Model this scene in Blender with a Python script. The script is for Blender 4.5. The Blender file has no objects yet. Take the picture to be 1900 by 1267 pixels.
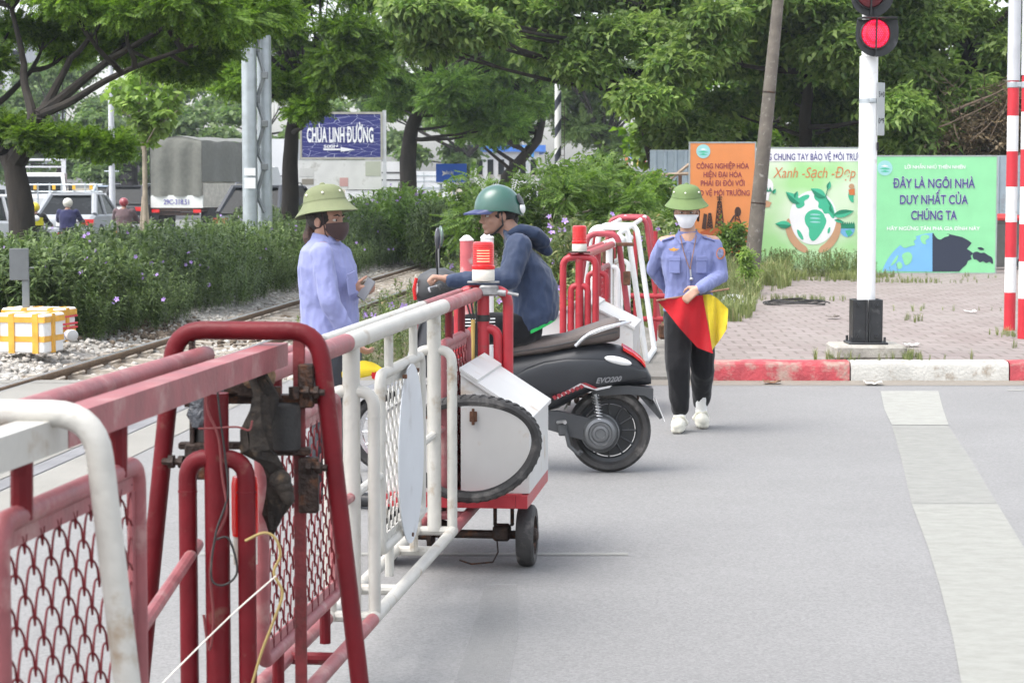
import bpy, bmesh, math, random
import numpy as np
from mathutils import Vector, Matrix, noise as mnoise
random.seed(7); rng = np.random.default_rng(7)
R = math.radians
scene = bpy.context.scene
COL = scene.collection

# ------------------------------------------------------------------ camera, sky, sun, exposure
HAZE = 0.00045
CAM_H, FPX, PITCH = 1.65, 4000.0, math.atan(288.5 / 4000.0)
cam_d = bpy.data.cameras.new('camera'); cam = bpy.data.objects.new('camera', cam_d); COL.objects.link(cam)
cam.location = (0, 0, CAM_H); cam.rotation_euler = (math.pi / 2 - PITCH, 0, 0)
cam_d.sensor_width = 36.0; cam_d.lens = 36.0 * FPX / 1900.0
cam_d.clip_start = 0.1; cam_d.clip_end = 3000
cam_d.dof.use_dof = True; cam_d.dof.focus_distance = 12.0; cam_d.dof.aperture_fstop = 12.0
scene.camera = cam

SUN_EL, SUN_AZ = R(62), R(-118)          # azimuth from +Y towards +X : light comes from the left, a little behind the camera
world = bpy.data.worlds.new('World'); scene.world = world; world.use_nodes = True
wn = world.node_tree.nodes; wl = world.node_tree.links
sky = wn.new('ShaderNodeTexSky'); sky.sky_type = 'NISHITA'; sky.sun_disc = False
sky.sun_elevation = SUN_EL; sky.sun_rotation = SUN_AZ
sky.air_density = 1.0; sky.dust_density = 3.0; sky.ozone_density = 0.6; sky.altitude = 0
pale = wn.new('ShaderNodeHueSaturation'); pale.inputs['Saturation'].default_value = .38       # thin bright cloud over the whole sky
wl.new(sky.outputs[0], pale.inputs['Color']); wl.new(pale.outputs[0], wn['Background'].inputs[0]); wn['Background'].inputs[1].default_value = 0.15
sun_d = bpy.data.lights.new('sun', 'SUN'); sun_d.energy = .85; sun_d.angle = R(45); sun_d.color = (1.0, 0.975, 0.94)
sun = bpy.data.objects.new('sun', sun_d); COL.objects.link(sun)
sdir = Vector((math.sin(SUN_AZ) * math.cos(SUN_EL), math.cos(SUN_AZ) * math.cos(SUN_EL), math.sin(SUN_EL)))
sun.rotation_euler = sdir.to_track_quat('Z', 'Y').to_euler(); sun.location = (0, 0, 50)
scene.view_settings.view_transform = 'Standard'; scene.view_settings.look = 'None'
scene.view_settings.exposure = 1.6; scene.view_settings.gamma = 1.0; scene.view_settings.use_curve_mapping = False
scene.cycles.max_bounces = 6; scene.cycles.diffuse_bounces = 3; scene.cycles.glossy_bounces = 3
scene.cycles.transmission_bounces = 4; scene.cycles.transparent_max_bounces = 6; scene.cycles.volume_bounces = 0
scene.cycles.use_denoising = True

# ------------------------------------------------------------------ placing: a photo pixel and a distance give a real point
cp, sp_ = math.cos(PITCH), math.sin(PITCH)
def P(px, py, Y):
    a, b = (px - 950) / FPX, -(py - 633.5) / FPX
    d = Vector((a, cp + b * sp_, -sp_ + b * cp))
    t = Y / d.y
    return Vector((d.x * t, Y, CAM_H + d.z * t))
def G(px, py, z=0.0):
    a, b = (px - 950) / FPX, -(py - 633.5) / FPX
    d = Vector((a, cp + b * sp_, -sp_ + b * cp))
    t = (z - CAM_H) / d.z
    return Vector((d.x * t, d.y * t, z))

# ------------------------------------------------------------------ mesh builder
def perp(d):
    d = Vector(d).normalized()
    a = Vector((0, 0, 1)) if abs(d.z) < 0.9 else Vector((1, 0, 0))
    u = d.cross(a).normalized(); return u, d.cross(u).normalized()
def round_path(pts, rad, n=6):
    pts = [Vector(p) for p in pts]; out = [pts[0]]
    for i in range(1, len(pts) - 1):
        a, b, c = pts[i - 1], pts[i], pts[i + 1]
        r = min(rad, (a - b).length * .49, (c - b).length * .49)
        p, q = b + (a - b).normalized() * r, b + (c - b).normalized() * r
        for k in range(n + 1):
            t = k / n; out.append(p * (1 - t) ** 2 + b * 2 * t * (1 - t) + q * t * t)
    out.append(pts[-1]); return out
class MB:
    def __init__(s): s.v = []; s.f = []; s.m = []; s.cur = 0
    def add(s, vs, fs):
        o = len(s.v); s.v += [tuple(p) for p in vs]
        for f in fs: s.f.append(tuple(i + o for i in f)); s.m.append(s.cur)
        return s
    def box(s, c, size, rot=None, taper=1.0):
        c = Vector(c); hx, hy, hz = [k / 2 for k in size]; M = rot or Matrix.Identity(3)
        vs = [c + M @ Vector((x * hx * (taper if z > 0 else 1), y * hy * (taper if z > 0 else 1), z * hz)) for z in (-1, 1) for y in (-1, 1) for x in (-1, 1)]
        return s.add(vs, [(0, 2, 3, 1), (4, 5, 7, 6), (0, 1, 5, 4), (2, 6, 7, 3), (0, 4, 6, 2), (1, 3, 7, 5)])
    def bbox(s, c, size, b, rot=None):                     # bevelled box
        c = Vector(c); M = rot or Matrix.Identity(3); hx, hy, hz = [k / 2 for k in size]; b = min(b, hx * .9, hy * .9, hz * .9)
        rings = []
        for z, k in ((-hz, b), (-hz + b, 0), (hz - b, 0), (hz, b)):
            x, y = hx - k, hy - k
            q = b if k == 0 else b * .6
            rings.append([c + M @ Vector(p) for p in ((x - q, -y, z), (x, -y + q, z), (x, y - q, z), (x - q, y, z), (-x + q, y, z), (-x, y - q, z), (-x, -y + q, z), (-x + q, -y, z))])
        return s.loft(rings, True, True)
    def loft(s, rings, cap0=False, cap1=False, closed=True):
        n = len(rings[0]); vs = [p for r in rings for p in r]; fs = []
        for i in range(len(rings) - 1):
            for j in range(n if closed else n - 1):
                k = (j + 1) % n; fs.append((i * n + j, i * n + k, (i + 1) * n + k, (i + 1) * n + j))
        if cap0: fs.append(tuple(reversed(range(n))))
        if cap1: fs.append(tuple((len(rings) - 1) * n + j for j in range(n)))
        return s.add(vs, fs)
    def tube(s, pts, r, seg=12, caps=True, closed=False, flat=None):
        pts = [Vector(p) for p in pts]; n = len(pts)
        rr = r if hasattr(r, '__len__') else [r] * n
        tang = []
        for i in range(n):
            if closed: t = pts[(i + 1) % n] - pts[i - 1]
            else: t = pts[min(i + 1, n - 1)] - pts[max(i - 1, 0)]
            tang.append(t.normalized() if t.length > 1e-9 else Vector((0, 0, 1)))
        u, v = perp(tang[0]); rings = []
        for i in range(n):
            t = tang[i]; u = (u - t * u.dot(t)); u = u.normalized() if u.length > 1e-6 else perp(t)[0]; v = t.cross(u)
            rings.append([pts[i] + (u * math.cos(2 * math.pi * k / seg) + v * math.sin(2 * math.pi * k / seg)) * rr[i] for k in range(seg)])
        if closed: rings.append(rings[0])
        return s.loft(rings, caps and not closed, caps and not closed)
    def cyl(s, a, b, r, r2=None, seg=16): return s.tube([a, b], [r, r if r2 is None else r2], seg)
    def lathe(s, prof, o, axis=(0, 0, 1), seg=24, cap=True):
        o = Vector(o); ax = Vector(axis).normalized(); u, v = perp(ax)
        rings = [[o + ax * h + (u * math.cos(2 * math.pi * k / seg) + v * math.sin(2 * math.pi * k / seg)) * max(r, 1e-4) for k in range(seg)] for r, h in prof]
        return s.loft(rings, cap, cap)
    def ell(s, c, rad, rot=None, nu=16, nv=10):
        c = Vector(c); M = rot or Matrix.Identity(3); rings = []
        for i in range(nv + 1):
            th = math.pi * (0.02 + 0.96 * i / nv)
            rings.append([c + M @ Vector((rad[0] * math.sin(th) * math.cos(2 * math.pi * k / nu), rad[1] * math.sin(th) * math.sin(2 * math.pi * k / nu), -rad[2] * math.cos(th))) for k in range(nu)])
        return s.loft(rings, True, True)
    def cap(s, a, ra, b, rb, seg=14):                       # tapered capsule
        a, b = Vector(a), Vector(b); d = (b - a); L = d.length; d = d / L if L > 1e-6 else Vector((0, 0, 1)); u, v = perp(d); rings = []
        for i in range(5):
            th = math.pi / 2 * (1 - i / 4) * .97; rings.append((a - d * ra * math.sin(th), ra * math.cos(th)))
        for i in range(5):
            th = math.pi / 2 * (i / 4) * .97; rings.append((b + d * rb * math.sin(th), rb * math.cos(th)))
        rg = [[c + (u * math.cos(2 * math.pi * k / seg) + v * math.sin(2 * math.pi * k / seg)) * r for k in range(seg)] for c, r in rings]
        return s.loft(rg, True, True)
    def chain(s, jr):
        for (a, ra), (b, rb) in zip(jr[:-1], jr[1:]): s.cap(a, ra, b, rb)
        return s
    def prism(s, poly, thick_vec):                          # polygon pushed along a vector
        n = len(poly); t = Vector(thick_vec); a = [Vector(p) for p in poly]; b = [p + t for p in a]
        return s.add(a + b, [tuple(range(n)), tuple(reversed(range(n, 2 * n)))] + [(i, i + n, (i + 1) % n + n, (i + 1) % n) for i in range(n)])
    def mesh(s, name, o=(0, 0, 0), smooth=True, ang=35):
        me = bpy.data.meshes.new(name); o = Vector(o)
        me.from_pydata([tuple(Vector(p) - o) for p in s.v], [], s.f)
        if any(s.m): me.polygons.foreach_set('material_index', s.m)
        bm = bmesh.new(); bm.from_mesh(me); bmesh.ops.recalc_face_normals(bm, faces=bm.faces)
        if smooth:
            for f in bm.faces: f.smooth = True
            for e in bm.edges:
                if len(e.link_faces) == 2 and e.calc_face_angle(0) > R(ang): e.smooth = False
        bm.to_mesh(me); bm.free(); return me
def raw_mesh(name, V, F):                                    # numpy mesh of equal-sized faces
    me = bpy.data.meshes.new(name); V = np.ascontiguousarray(V, dtype=np.float32); F = np.ascontiguousarray(F, dtype=np.int32)
    me.vertices.add(len(V)); me.vertices.foreach_set('co', V.ravel())
    k = F.shape[1]; me.loops.add(F.size); me.loops.foreach_set('vertex_index', F.ravel())
    me.polygons.add(len(F)); me.polygons.foreach_set('loop_start', np.arange(0, F.size, k, dtype=np.int32))
    me.polygons.foreach_set('loop_total', np.full(len(F), k, dtype=np.int32))
    me.update(calc_edges=True); return me

# ------------------------------------------------------------------ things and parts
def tag(o, label=None, cat=None, group=None, kind=None):
    if label: o['label'] = label
    if cat: o['category'] = cat
    if group: o['group'] = group
    if kind: o['kind'] = kind
    return o
def thing(name, label, cat, loc=(0, 0, 0), group=None):
    o = bpy.data.objects.new(name, None); COL.objects.link(o); o.location = loc; o.empty_display_size = .1
    return tag(o, label, cat, group)
def wloc(o):
    v = Vector(o.location)
    while o.parent: o = o.parent; v += Vector(o.location)
    return v
def part(name, mb, mat, parent=None, smooth=True, ang=35, label=None):
    org = wloc(parent) if parent else Vector((0, 0, 0))
    me = mb.mesh(name, org, smooth, ang) if isinstance(mb, MB) else mb
    o = bpy.data.objects.new(name, me); COL.objects.link(o)
    for m in (mat if isinstance(mat, (list, tuple)) else [mat]): me.materials.append(m)
    if parent: o.parent = parent
    if label: o['label'] = label
    return o
def solo(name, mb, mat, label, cat, loc=None, group=None, kind=None, smooth=True, ang=35):
    loc = Vector(loc) if loc is not None else Vector((0, 0, 0))
    me = mb.mesh(name, loc, smooth, ang) if isinstance(mb, MB) else mb
    o = bpy.data.objects.new(name, me); COL.objects.link(o); o.location = loc
    for m in (mat if isinstance(mat, (list, tuple)) else [mat]): me.materials.append(m)
    return tag(o, label, cat, group, kind)
def struct(name, mb, mat, smooth=False):
    me = mb.mesh(name, (0, 0, 0), smooth) if isinstance(mb, MB) else mb
    o = bpy.data.objects.new(name, me); COL.objects.link(o); o['kind'] = 'structure'
    for m in (mat if isinstance(mat, (list, tuple)) else [mat]): me.materials.append(m)
    return o
def dup_tree(o, parent=None):
    c = o.copy(); COL.objects.link(c); c.parent = parent
    for ch in [k for k in bpy.data.objects if k.parent == o]: dup_tree(ch, c)
    return c

# ------------------------------------------------------------------ materials
def M_new(name):
    m = bpy.data.materials.new(name); m.use_nodes = True; n = m.node_tree.nodes; return m, n, m.node_tree.links, n['Principled BSDF']
def mat(name, col, rough=.5, metal=0.0, var=.12, scale=6.0, bump=0.0, bscale=60.0, dirt=None, dirt_amt=.0, dirt_scale=3.0, spec=.5, emit=None, estr=0, coat=0.0, trans=0.0, alpha=None, detail=5.0, stretch=None):
    m, n, l, b = M_new(name)
    tc = n.new('ShaderNodeTexCoord'); src = tc.outputs['Object']
    if stretch:
        mp = n.new('ShaderNodeMapping'); mp.inputs['Scale'].default_value = stretch; l.new(src, mp.inputs[0]); src = mp.outputs[0]
    nz = n.new('ShaderNodeTexNoise'); nz.inputs['Scale'].default_value = scale; nz.inputs['Detail'].default_value = detail; l.new(src, nz.inputs['Vector'])
    mix = n.new('ShaderNodeMix'); mix.data_type = 'RGBA'
    c = Vector(col[:3]); mix.inputs[6].default_value = (*[max(0, k * (1 - var)) for k in c], 1); mix.inputs[7].default_value = (*[min(1, k * (1 + var)) for k in c], 1)
    mr = n.new('ShaderNodeMapRange'); mr.inputs[1].default_value = .35; mr.inputs[2].default_value = .65; l.new(nz.outputs[0], mr.inputs[0]); l.new(mr.outputs[0], mix.inputs[0])
    out = mix.outputs[2]
    if dirt:
        n2 = n.new('ShaderNodeTexNoise'); n2.inputs['Scale'].default_value = dirt_scale; n2.inputs['Detail'].default_value = 8; n2.inputs['Roughness'].default_value = .65; l.new(src, n2.inputs['Vector'])
        m2 = n.new('ShaderNodeMapRange'); m2.inputs[1].default_value = .62 - dirt_amt * .3; m2.inputs[2].default_value = .72 - dirt_amt * .2; l.new(n2.outputs[0], m2.inputs[0])
        mx = n.new('ShaderNodeMix'); mx.data_type = 'RGBA'; l.new(m2.outputs[0], mx.inputs[0]); l.new(out, mx.inputs[6]); mx.inputs[7].default_value = (*dirt[:3], 1); out = mx.outputs[2]
    l.new(out, b.inputs['Base Color'])
    rr = n.new('ShaderNodeMapRange'); rr.inputs[3].default_value = max(.02, rough - .08); rr.inputs[4].default_value = min(1, rough + .1); l.new(nz.outputs[0], rr.inputs[0]); l.new(rr.outputs[0], b.inputs['Roughness'])
    b.inputs['Metallic'].default_value = metal; b.inputs['Specular IOR Level'].default_value = spec; b.inputs['Coat Weight'].default_value = coat; b.inputs['Coat Roughness'].default_value = .08
    b.inputs['Transmission Weight'].default_value = trans
    if emit: b.inputs['Emission Color'].default_value = (*emit, 1); b.inputs['Emission Strength'].default_value = estr
    if bump:
        nb = n.new('ShaderNodeTexNoise'); nb.inputs['Scale'].default_value = bscale; nb.inputs['Detail'].default_value = 4; l.new(src, nb.inputs['Vector'])
        bp = n.new('ShaderNodeBump'); bp.inputs['Strength'].default_value = bump; bp.inputs['Distance'].default_value = .02; l.new(nb.outputs[0], bp.inputs['Height']); l.new(bp.outputs[0], b.inputs['Normal'])
    return m
def leaf_mat(name, dark, light, transl=.35, rough=.45, brown=None):
    m, n, l, b = M_new(name)
    g = n.new('ShaderNodeNewGeometry'); ramp = n.new('ShaderNodeValToRGB'); e = ramp.color_ramp.elements
    e[0].position = 0; e[0].color = (*dark, 1); e[1].position = .92; e[1].color = (*light, 1)
    if brown: k = e.new(.985); k.color = (*brown, 1)
    l.new(g.outputs['Random Per Island'], ramp.inputs[0])
    tc = n.new('ShaderNodeTexCoord'); nz = n.new('ShaderNodeTexNoise'); nz.inputs['Scale'].default_value = .55; nz.inputs['Detail'].default_value = 3; l.new(tc.outputs['Object'], nz.inputs['Vector'])
    hs = n.new('ShaderNodeHueSaturation'); mr = n.new('ShaderNodeMapRange'); mr.inputs[1].default_value = .3; mr.inputs[2].default_value = .7; mr.inputs[3].default_value = .65; mr.inputs[4].default_value = 1.35
    l.new(nz.outputs[0], mr.inputs[0]); l.new(mr.outputs[0], hs.inputs['Value']); l.new(ramp.outputs[0], hs.inputs['Color'])
    l.new(hs.outputs[0], b.inputs['Base Color']); b.inputs['Roughness'].default_value = rough; b.inputs['Specular IOR Level'].default_value = .35
    tr = n.new('ShaderNodeBsdfTranslucent'); hs2 = n.new('ShaderNodeHueSaturation'); hs2.inputs['Value'].default_value = 1.5; hs2.inputs['Saturation'].default_value = 1.1; l.new(hs.outputs[0], hs2.inputs['Color']); l.new(hs2.outputs[0], tr.inputs[0])
    mx = n.new('ShaderNodeMixShader'); mx.inputs[0].default_value = transl; l.new(b.outputs[0], mx.inputs[1]); l.new(tr.outputs[0], mx.inputs[2]); l.new(mx.outputs[0], n['Material Output'].inputs[0])
    return m
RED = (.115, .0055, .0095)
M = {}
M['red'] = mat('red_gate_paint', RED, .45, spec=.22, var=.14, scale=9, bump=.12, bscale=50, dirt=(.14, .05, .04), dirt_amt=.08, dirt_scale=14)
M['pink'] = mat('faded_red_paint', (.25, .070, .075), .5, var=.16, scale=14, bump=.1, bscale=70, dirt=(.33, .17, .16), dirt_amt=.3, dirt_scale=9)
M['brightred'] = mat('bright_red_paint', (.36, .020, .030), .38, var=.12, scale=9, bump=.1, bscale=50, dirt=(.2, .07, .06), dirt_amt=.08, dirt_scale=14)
M['white'] = mat('white_gate_paint', (.45, .435, .395), .42, var=.06, scale=10, bump=.12, bscale=50, dirt=(.30, .235, .165), dirt_amt=.17, dirt_scale=7)
M['whiteclean'] = mat('white_enamel', (.78, .78, .77), .35, var=.05, scale=5, dirt=(.55, .52, .46), dirt_amt=.05, dirt_scale=5)
M['boxwhite'] = mat('white_cabinet_paint', (.52, .515, .50), .45, var=.05, scale=4, bump=.06, bscale=12, dirt=(.40, .31, .22), dirt_amt=.16, dirt_scale=5)
M['iron'] = mat('dark_greasy_iron', (.035, .022, .017), .62, .4, var=.4, scale=25, bump=.4, bscale=90, dirt=(.11, .045, .02), dirt_amt=.3, dirt_scale=22)
M['rust'] = mat('rusty_steel', (.12, .055, .03), .75, .2, var=.4, scale=20, bump=.4, bscale=80)
M['rubber'] = mat('black_rubber', (.022, .021, .02), .7, var=.3, scale=20, bump=.2, bscale=120, dirt=(.09, .08, .07), dirt_amt=.2, dirt_scale=9)
M['tyre'] = mat('worn_tyre_rubber', (.035, .033, .032), .65, var=.3, scale=15, bump=.2, bscale=100, dirt=(.13, .12, .11), dirt_amt=.3, dirt_scale=8)
M['dark_red'] = mat('dull_red_bar_paint', (.16, .018, .02), .55, var=.3, scale=15, bump=.2, bscale=60, dirt=(.06, .02, .015), dirt_amt=.3, dirt_scale=10)
M['galv'] = mat('galvanised_steel', (.42, .46, .48), .45, .55, var=.1, scale=5, bump=.05, bscale=30, dirt=(.3, .3, .3), dirt_amt=.15, dirt_scale=2)
M['steel'] = mat('bare_steel', (.45, .45, .45), .35, .9, var=.1)
M['chrome'] = mat('polished_alloy', (.75, .75, .76), .22, .9, var=.05)
M['concrete'] = mat('weathered_concrete', (.36, .34, .30), .9, var=.18, scale=8, bump=.4, bscale=50, dirt=(.16, .15, .12), dirt_amt=.25, dirt_scale=4)
M['black'] = mat('black_paint', (.02, .021, .023), .4, var=.2, scale=10, dirt=(.09, .09, .09), dirt_amt=.12, dirt_scale=8)
M['glass'] = mat('dark_car_glass', (.04, .05, .055), .12, .0, var=.1, spec=.5)
M['redlens'] = mat('red_lens', (.42, .008, .010), .2, var=.05, spec=.5, coat=.3, emit=(1, .02, .01), estr=.06)
M['redglow'] = mat('lit_red_led', (.8, .03, .02), .3, emit=(1, .12, .07), estr=2.2)
M['lampcream'] = mat('cream_plastic', (.68, .65, .57), .4, var=.05)
# ------------------------------------------------------------------ setting: ground, roads, pavement, track bed
def rail_x(off, Y): return off + .0813 * Y                   # the railway runs a little to the right of straight ahead
def ground_mat(name, c1, c2, scale, rough=.9, bump=.3, bscale=80, c3=None, speck=None):
    m, n, l, b = M_new(name); tc = n.new('ShaderNodeTexCoord')
    a = n.new('ShaderNodeTexNoise'); a.inputs['Scale'].default_value = scale; a.inputs['Detail'].default_value = 8; a.inputs['Roughness'].default_value = .6; l.new(tc.outputs['Object'], a.inputs['Vector'])
    r = n.new('ShaderNodeMapRange'); r.inputs[1].default_value = .35; r.inputs[2].default_value = .65; l.new(a.outputs[0], r.inputs[0])
    x = n.new('ShaderNodeMix'); x.data_type = 'RGBA'; x.inputs[6].default_value = (*c1, 1); x.inputs[7].default_value = (*c2, 1); l.new(r.outputs[0], x.inputs[0]); out = x.outputs[2]
    if c3:
        a3 = n.new('ShaderNodeTexNoise'); a3.inputs['Scale'].default_value = scale * .23; a3.inputs['Detail'].default_value = 6; l.new(tc.outputs['Object'], a3.inputs['Vector'])
        r3 = n.new('ShaderNodeMapRange'); r3.inputs[1].default_value = .5; r3.inputs[2].default_value = .7; l.new(a3.outputs[0], r3.inputs[0])
        x3 = n.new('ShaderNodeMix'); x3.data_type = 'RGBA'; l.new(r3.outputs[0], x3.inputs[0]); l.new(out, x3.inputs[6]); x3.inputs[7].default_value = (*c3, 1); out = x3.outputs[2]
    if speck:
        v = n.new('ShaderNodeTexVoronoi'); v.inputs['Scale'].default_value = speck; l.new(tc.outputs['Object'], v.inputs['Vector'])
        hv = n.new('ShaderNodeHueSaturation'); hr = n.new('ShaderNodeMapRange'); hr.inputs[3].default_value = .86; hr.inputs[4].default_value = 1.14
        sx = n.new('ShaderNodeSeparateColor'); l.new(v.outputs['Color'], sx.inputs[0]); l.new(sx.outputs[0], hr.inputs[0]); l.new(hr.outputs[0], hv.inputs['Value']); l.new(out, hv.inputs['Color']); out = hv.outputs[0]
    l.new(out, b.inputs['Base Color']); b.inputs['Roughness'].default_value = rough; b.inputs['Specular IOR Level'].default_value = .3
    nb = n.new('ShaderNodeTexNoise'); nb.inputs['Scale'].default_value = bscale; nb.inputs['Detail'].default_value = 5; l.new(tc.outputs['Object'], nb.inputs['Vector'])
    bp = n.new('ShaderNodeBump'); bp.inputs['Strength'].default_value = bump; bp.inputs['Distance'].default_value = .03; l.new(nb.outputs[0], bp.inputs['Height']); l.new(bp.outputs[0], b.inputs['Normal'])
    return m
M['earth'] = ground_mat('dry_earth', (.17, .14, .10), (.26, .22, .16), 1.2, c3=(.10, .13, .05))
M['asphalt'] = ground_mat('worn_asphalt', (.200, .198, .194), (.218, .216, .212), .9, .85, .14, 170, c3=(.182, .180, .177), speck=110)
M['street'] = ground_mat('distant_asphalt', (.16, .16, .16), (.2, .2, .2), .3, .9, .1, 20)
M['slab'] = ground_mat('crossing_concrete', (.235, .228, .205), (.275, .266, .24), .9, .9, .3, 120, c3=(.20, .192, .172))
M['band'] = ground_mat('asphalt_band', (.17, .17, .175), (.23, .23, .235), 2, .9, .3, 120)
M['ballastbed'] = ground_mat('ballast_bed', (.22, .21, .185), (.38, .36, .33), 14, .95, 1.0, 30, speck=22)
M['verge'] = ground_mat('weedy_earth', (.15, .13, .085), (.22, .19, .13), 2.0, c3=(.09, .12, .045))
M['dust'] = ground_mat('gutter_dust', (.30, .265, .21), (.36, .32, .26), 3, .95, .3, 90)
def sheet(name, pts, m, z):
    b = MB(); b.add([(x, y, z) for x, y in pts], [tuple(range(len(pts)))]); return struct(name, b, m)
sheet('ground', [(-900, -60), (900, -60), (900, 1500), (-900, 1500)], M['earth'], -.14)
sheet('road', [(-70, -40), (70, -40), (70, 18.3), (-70, 18.3)], M['asphalt'], 0)
sheet('traffic_street', [(-70, 18.3), (rail_x(-12.5, 18.3), 18.3), (rail_x(-11.5, 60), 60), (rail_x(-9.5, 330), 330), (-70, 330)], M['street'], -.02)
sheet('verge', [(rail_x(-3.6, 18.3), 18.3), (.2, 18.3), (.9, 30), (3.4, 37), (30, 38), (40, 330), (rail_x(-3.6, 330), 330)], M['verge'], -.01)
b = MB(); b.prism([(.2, 18.31, .03), (1.66, 18.31, .03), (2.4, 25, .03), (3.2, 32, .03), (1.2, 32, .03)], (0, 0, -.3)); struct('gate_apron', b, ground_mat('apron_concrete', (.20, .19, .168), (.26, .245, .22), 3, .9, .4, 70))
def grid_sheet(name, xf0, xf1, y0, y1, nx, ny, zf, m):
    V = []; F = []
    for j in range(ny + 1):
        Y = y0 + (y1 - y0) * (j / ny) ** 1.6
        for i in range(nx + 1):
            X = xf0(Y) + (xf1(Y) - xf0(Y)) * i / nx; V.append((X, Y, zf(i / nx, X, Y)))
    for j in range(ny):
        for i in range(nx): a = j * (nx + 1) + i; F.append((a, a + 1, a + nx + 2, a + nx + 1))
    me = bpy.data.meshes.new(name); me.from_pydata(V, [], F)
    for p in me.polygons: p.use_smooth = True
    return struct(name, me, m)
def bed_z(t, X, Y):
    k = X - rail_x(-5.0, Y); z = -.10
    if k < -.85: z = -.10 + min(1, (-.85 - k) / .5) * .09
    if k > .85: z = -.10 + min(1, (k - .85) / .4) * .07
    return z + .02 * mnoise.noise(Vector((X * 1.7, Y * 1.7, 0)))
grid_sheet('track_bed', lambda Y: rail_x(-12.6, Y), lambda Y: rail_x(-3.55, Y), 18.3, 330, 44, 90, bed_z, M['ballastbed'])

# crossing slabs between and beside the rails
b = MB(); Y = 3.0
while Y < 18.2:
    for x0, x1 in ((-6.35, -5.66), (-5.50, -4.50), (-4.34, -3.86)):
        L = 1.5; y1 = min(Y + L - .025, 18.28)
        b.add([(rail_x(x0, Y), Y, .004), (rail_x(x1, Y), Y, .004), (rail_x(x1, y1), y1, .004), (rail_x(x0, y1), y1, .004)], [(0, 1, 2, 3)])
    Y += 1.5
struct('crossing_slabs', b, M['slab'])
sheet('crossing_strip', [(rail_x(-3.84, 2), 2), (rail_x(-3.72, 2), 2), (rail_x(-3.72, 18.28), 18.28), (rail_x(-3.84, 18.28), 18.28)], M['band'], .004)
sheet('crossing_apron', [(rail_x(-3.70, 2), 2), (rail_x(-3.38, 2), 2), (rail_x(-3.38, 18.28), 18.28), (rail_x(-3.70, 18.28), 18.28)], M['slab'], .004)

# painted markings, worn through to the asphalt
def worn_paint(name, col, wear, scale):
    m, n, l, b = M_new(name); tc = n.new('ShaderNodeTexCoord'); mp = n.new('ShaderNodeMapping'); mp.inputs['Scale'].default_value = (.9, 1.2, 1); l.new(tc.outputs['Object'], mp.inputs[0])
    a = n.new('ShaderNodeTexNoise'); a.inputs['Scale'].default_value = scale; a.inputs['Detail'].default_value = 9; a.inputs['Roughness'].default_value = .7; l.new(mp.outputs[0], a.inputs['Vector'])
    r = n.new('ShaderNodeMapRange'); r.inputs[1].default_value = .30; r.inputs[2].default_value = .62; r.inputs[3].default_value = max(0, .91 - wear); r.inputs[4].default_value = min(1, 1.07 - wear); l.new(a.outputs[0], r.inputs[0])
    b.inputs['Base Color'].default_value = (*col, 1); b.inputs['Roughness'].default_value = .7
    t = n.new('ShaderNodeBsdfTransparent'); x = n.new('ShaderNodeMixShader'); l.new(r.outputs[0], x.inputs[0]); l.new(t.outputs[0], x.inputs[1]); l.new(b.outputs[0], x.inputs[2]); l.new(x.outputs[0], n['Material Output'].inputs[0]); return m
M['paint_bold'] = worn_paint('road_paint_bold', (.315, .315, .282), .25, 9)
M['paint_top'] = worn_paint('road_paint_top', (.345, .345, .31), .2, 9)
M['paint_worn'] = worn_paint('road_paint_worn', (.32, .32, .29), .40, 9)
M['paint_faint'] = worn_paint('road_paint_faint', (.28, .28, .27), .72, 3)
def marking(name, left, right, m, z=.004):
    b = MB(); Lp = [G(*p) for p in left]; Rp = [G(*p) for p in right]; n = len(Lp)
    b.add([(p.x, p.y, z) for p in Lp + Rp], [(i, i + 1, n + i + 1, n + i) for i in range(n - 1)]); return struct(name, b, m)
marking('road_marking_top', [(1634, 726), (1641, 760), (1655, 789)], [(1741, 726), (1750, 760), (1760, 789)], M['paint_top'])
marking('road_marking_middle', [(1655, 790), (1672, 850), (1692, 935)], [(1759, 790), (1800, 850), (1850, 935)], M['paint_worn'])
marking('road_marking_near', [(1692, 936), (1722, 1015), (1742, 1080), (1768, 1180), (1790, 1300)], [(1851, 936), (1905, 1025), (1950, 1110), (2010, 1180), (2090, 1300)], M['paint_bold'])
sheet('edge_line', [(4.0, 17.30), (40, 17.30), (40, 17.40), (4.0, 17.40)], M['paint_worn'], .004)
sheet('lane_line', [(-1.4, 9.55), (.52, 9.55), (.52, 9.62), (-1.4, 9.62)], M['paint_worn'], .004)
marking('old_line', [(900, 1085), (872, 1180), (835, 1290)], [(960, 1085), (962, 1180), (940, 1290)], M['paint_faint'])
sheet('gutter', [(1.0, 17.78), (40, 17.72), (40, 18.28), (1.0, 18.28)], worn_paint('gutter_dust_film', (.30, .265, .215), .40, 3), .004)

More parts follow.
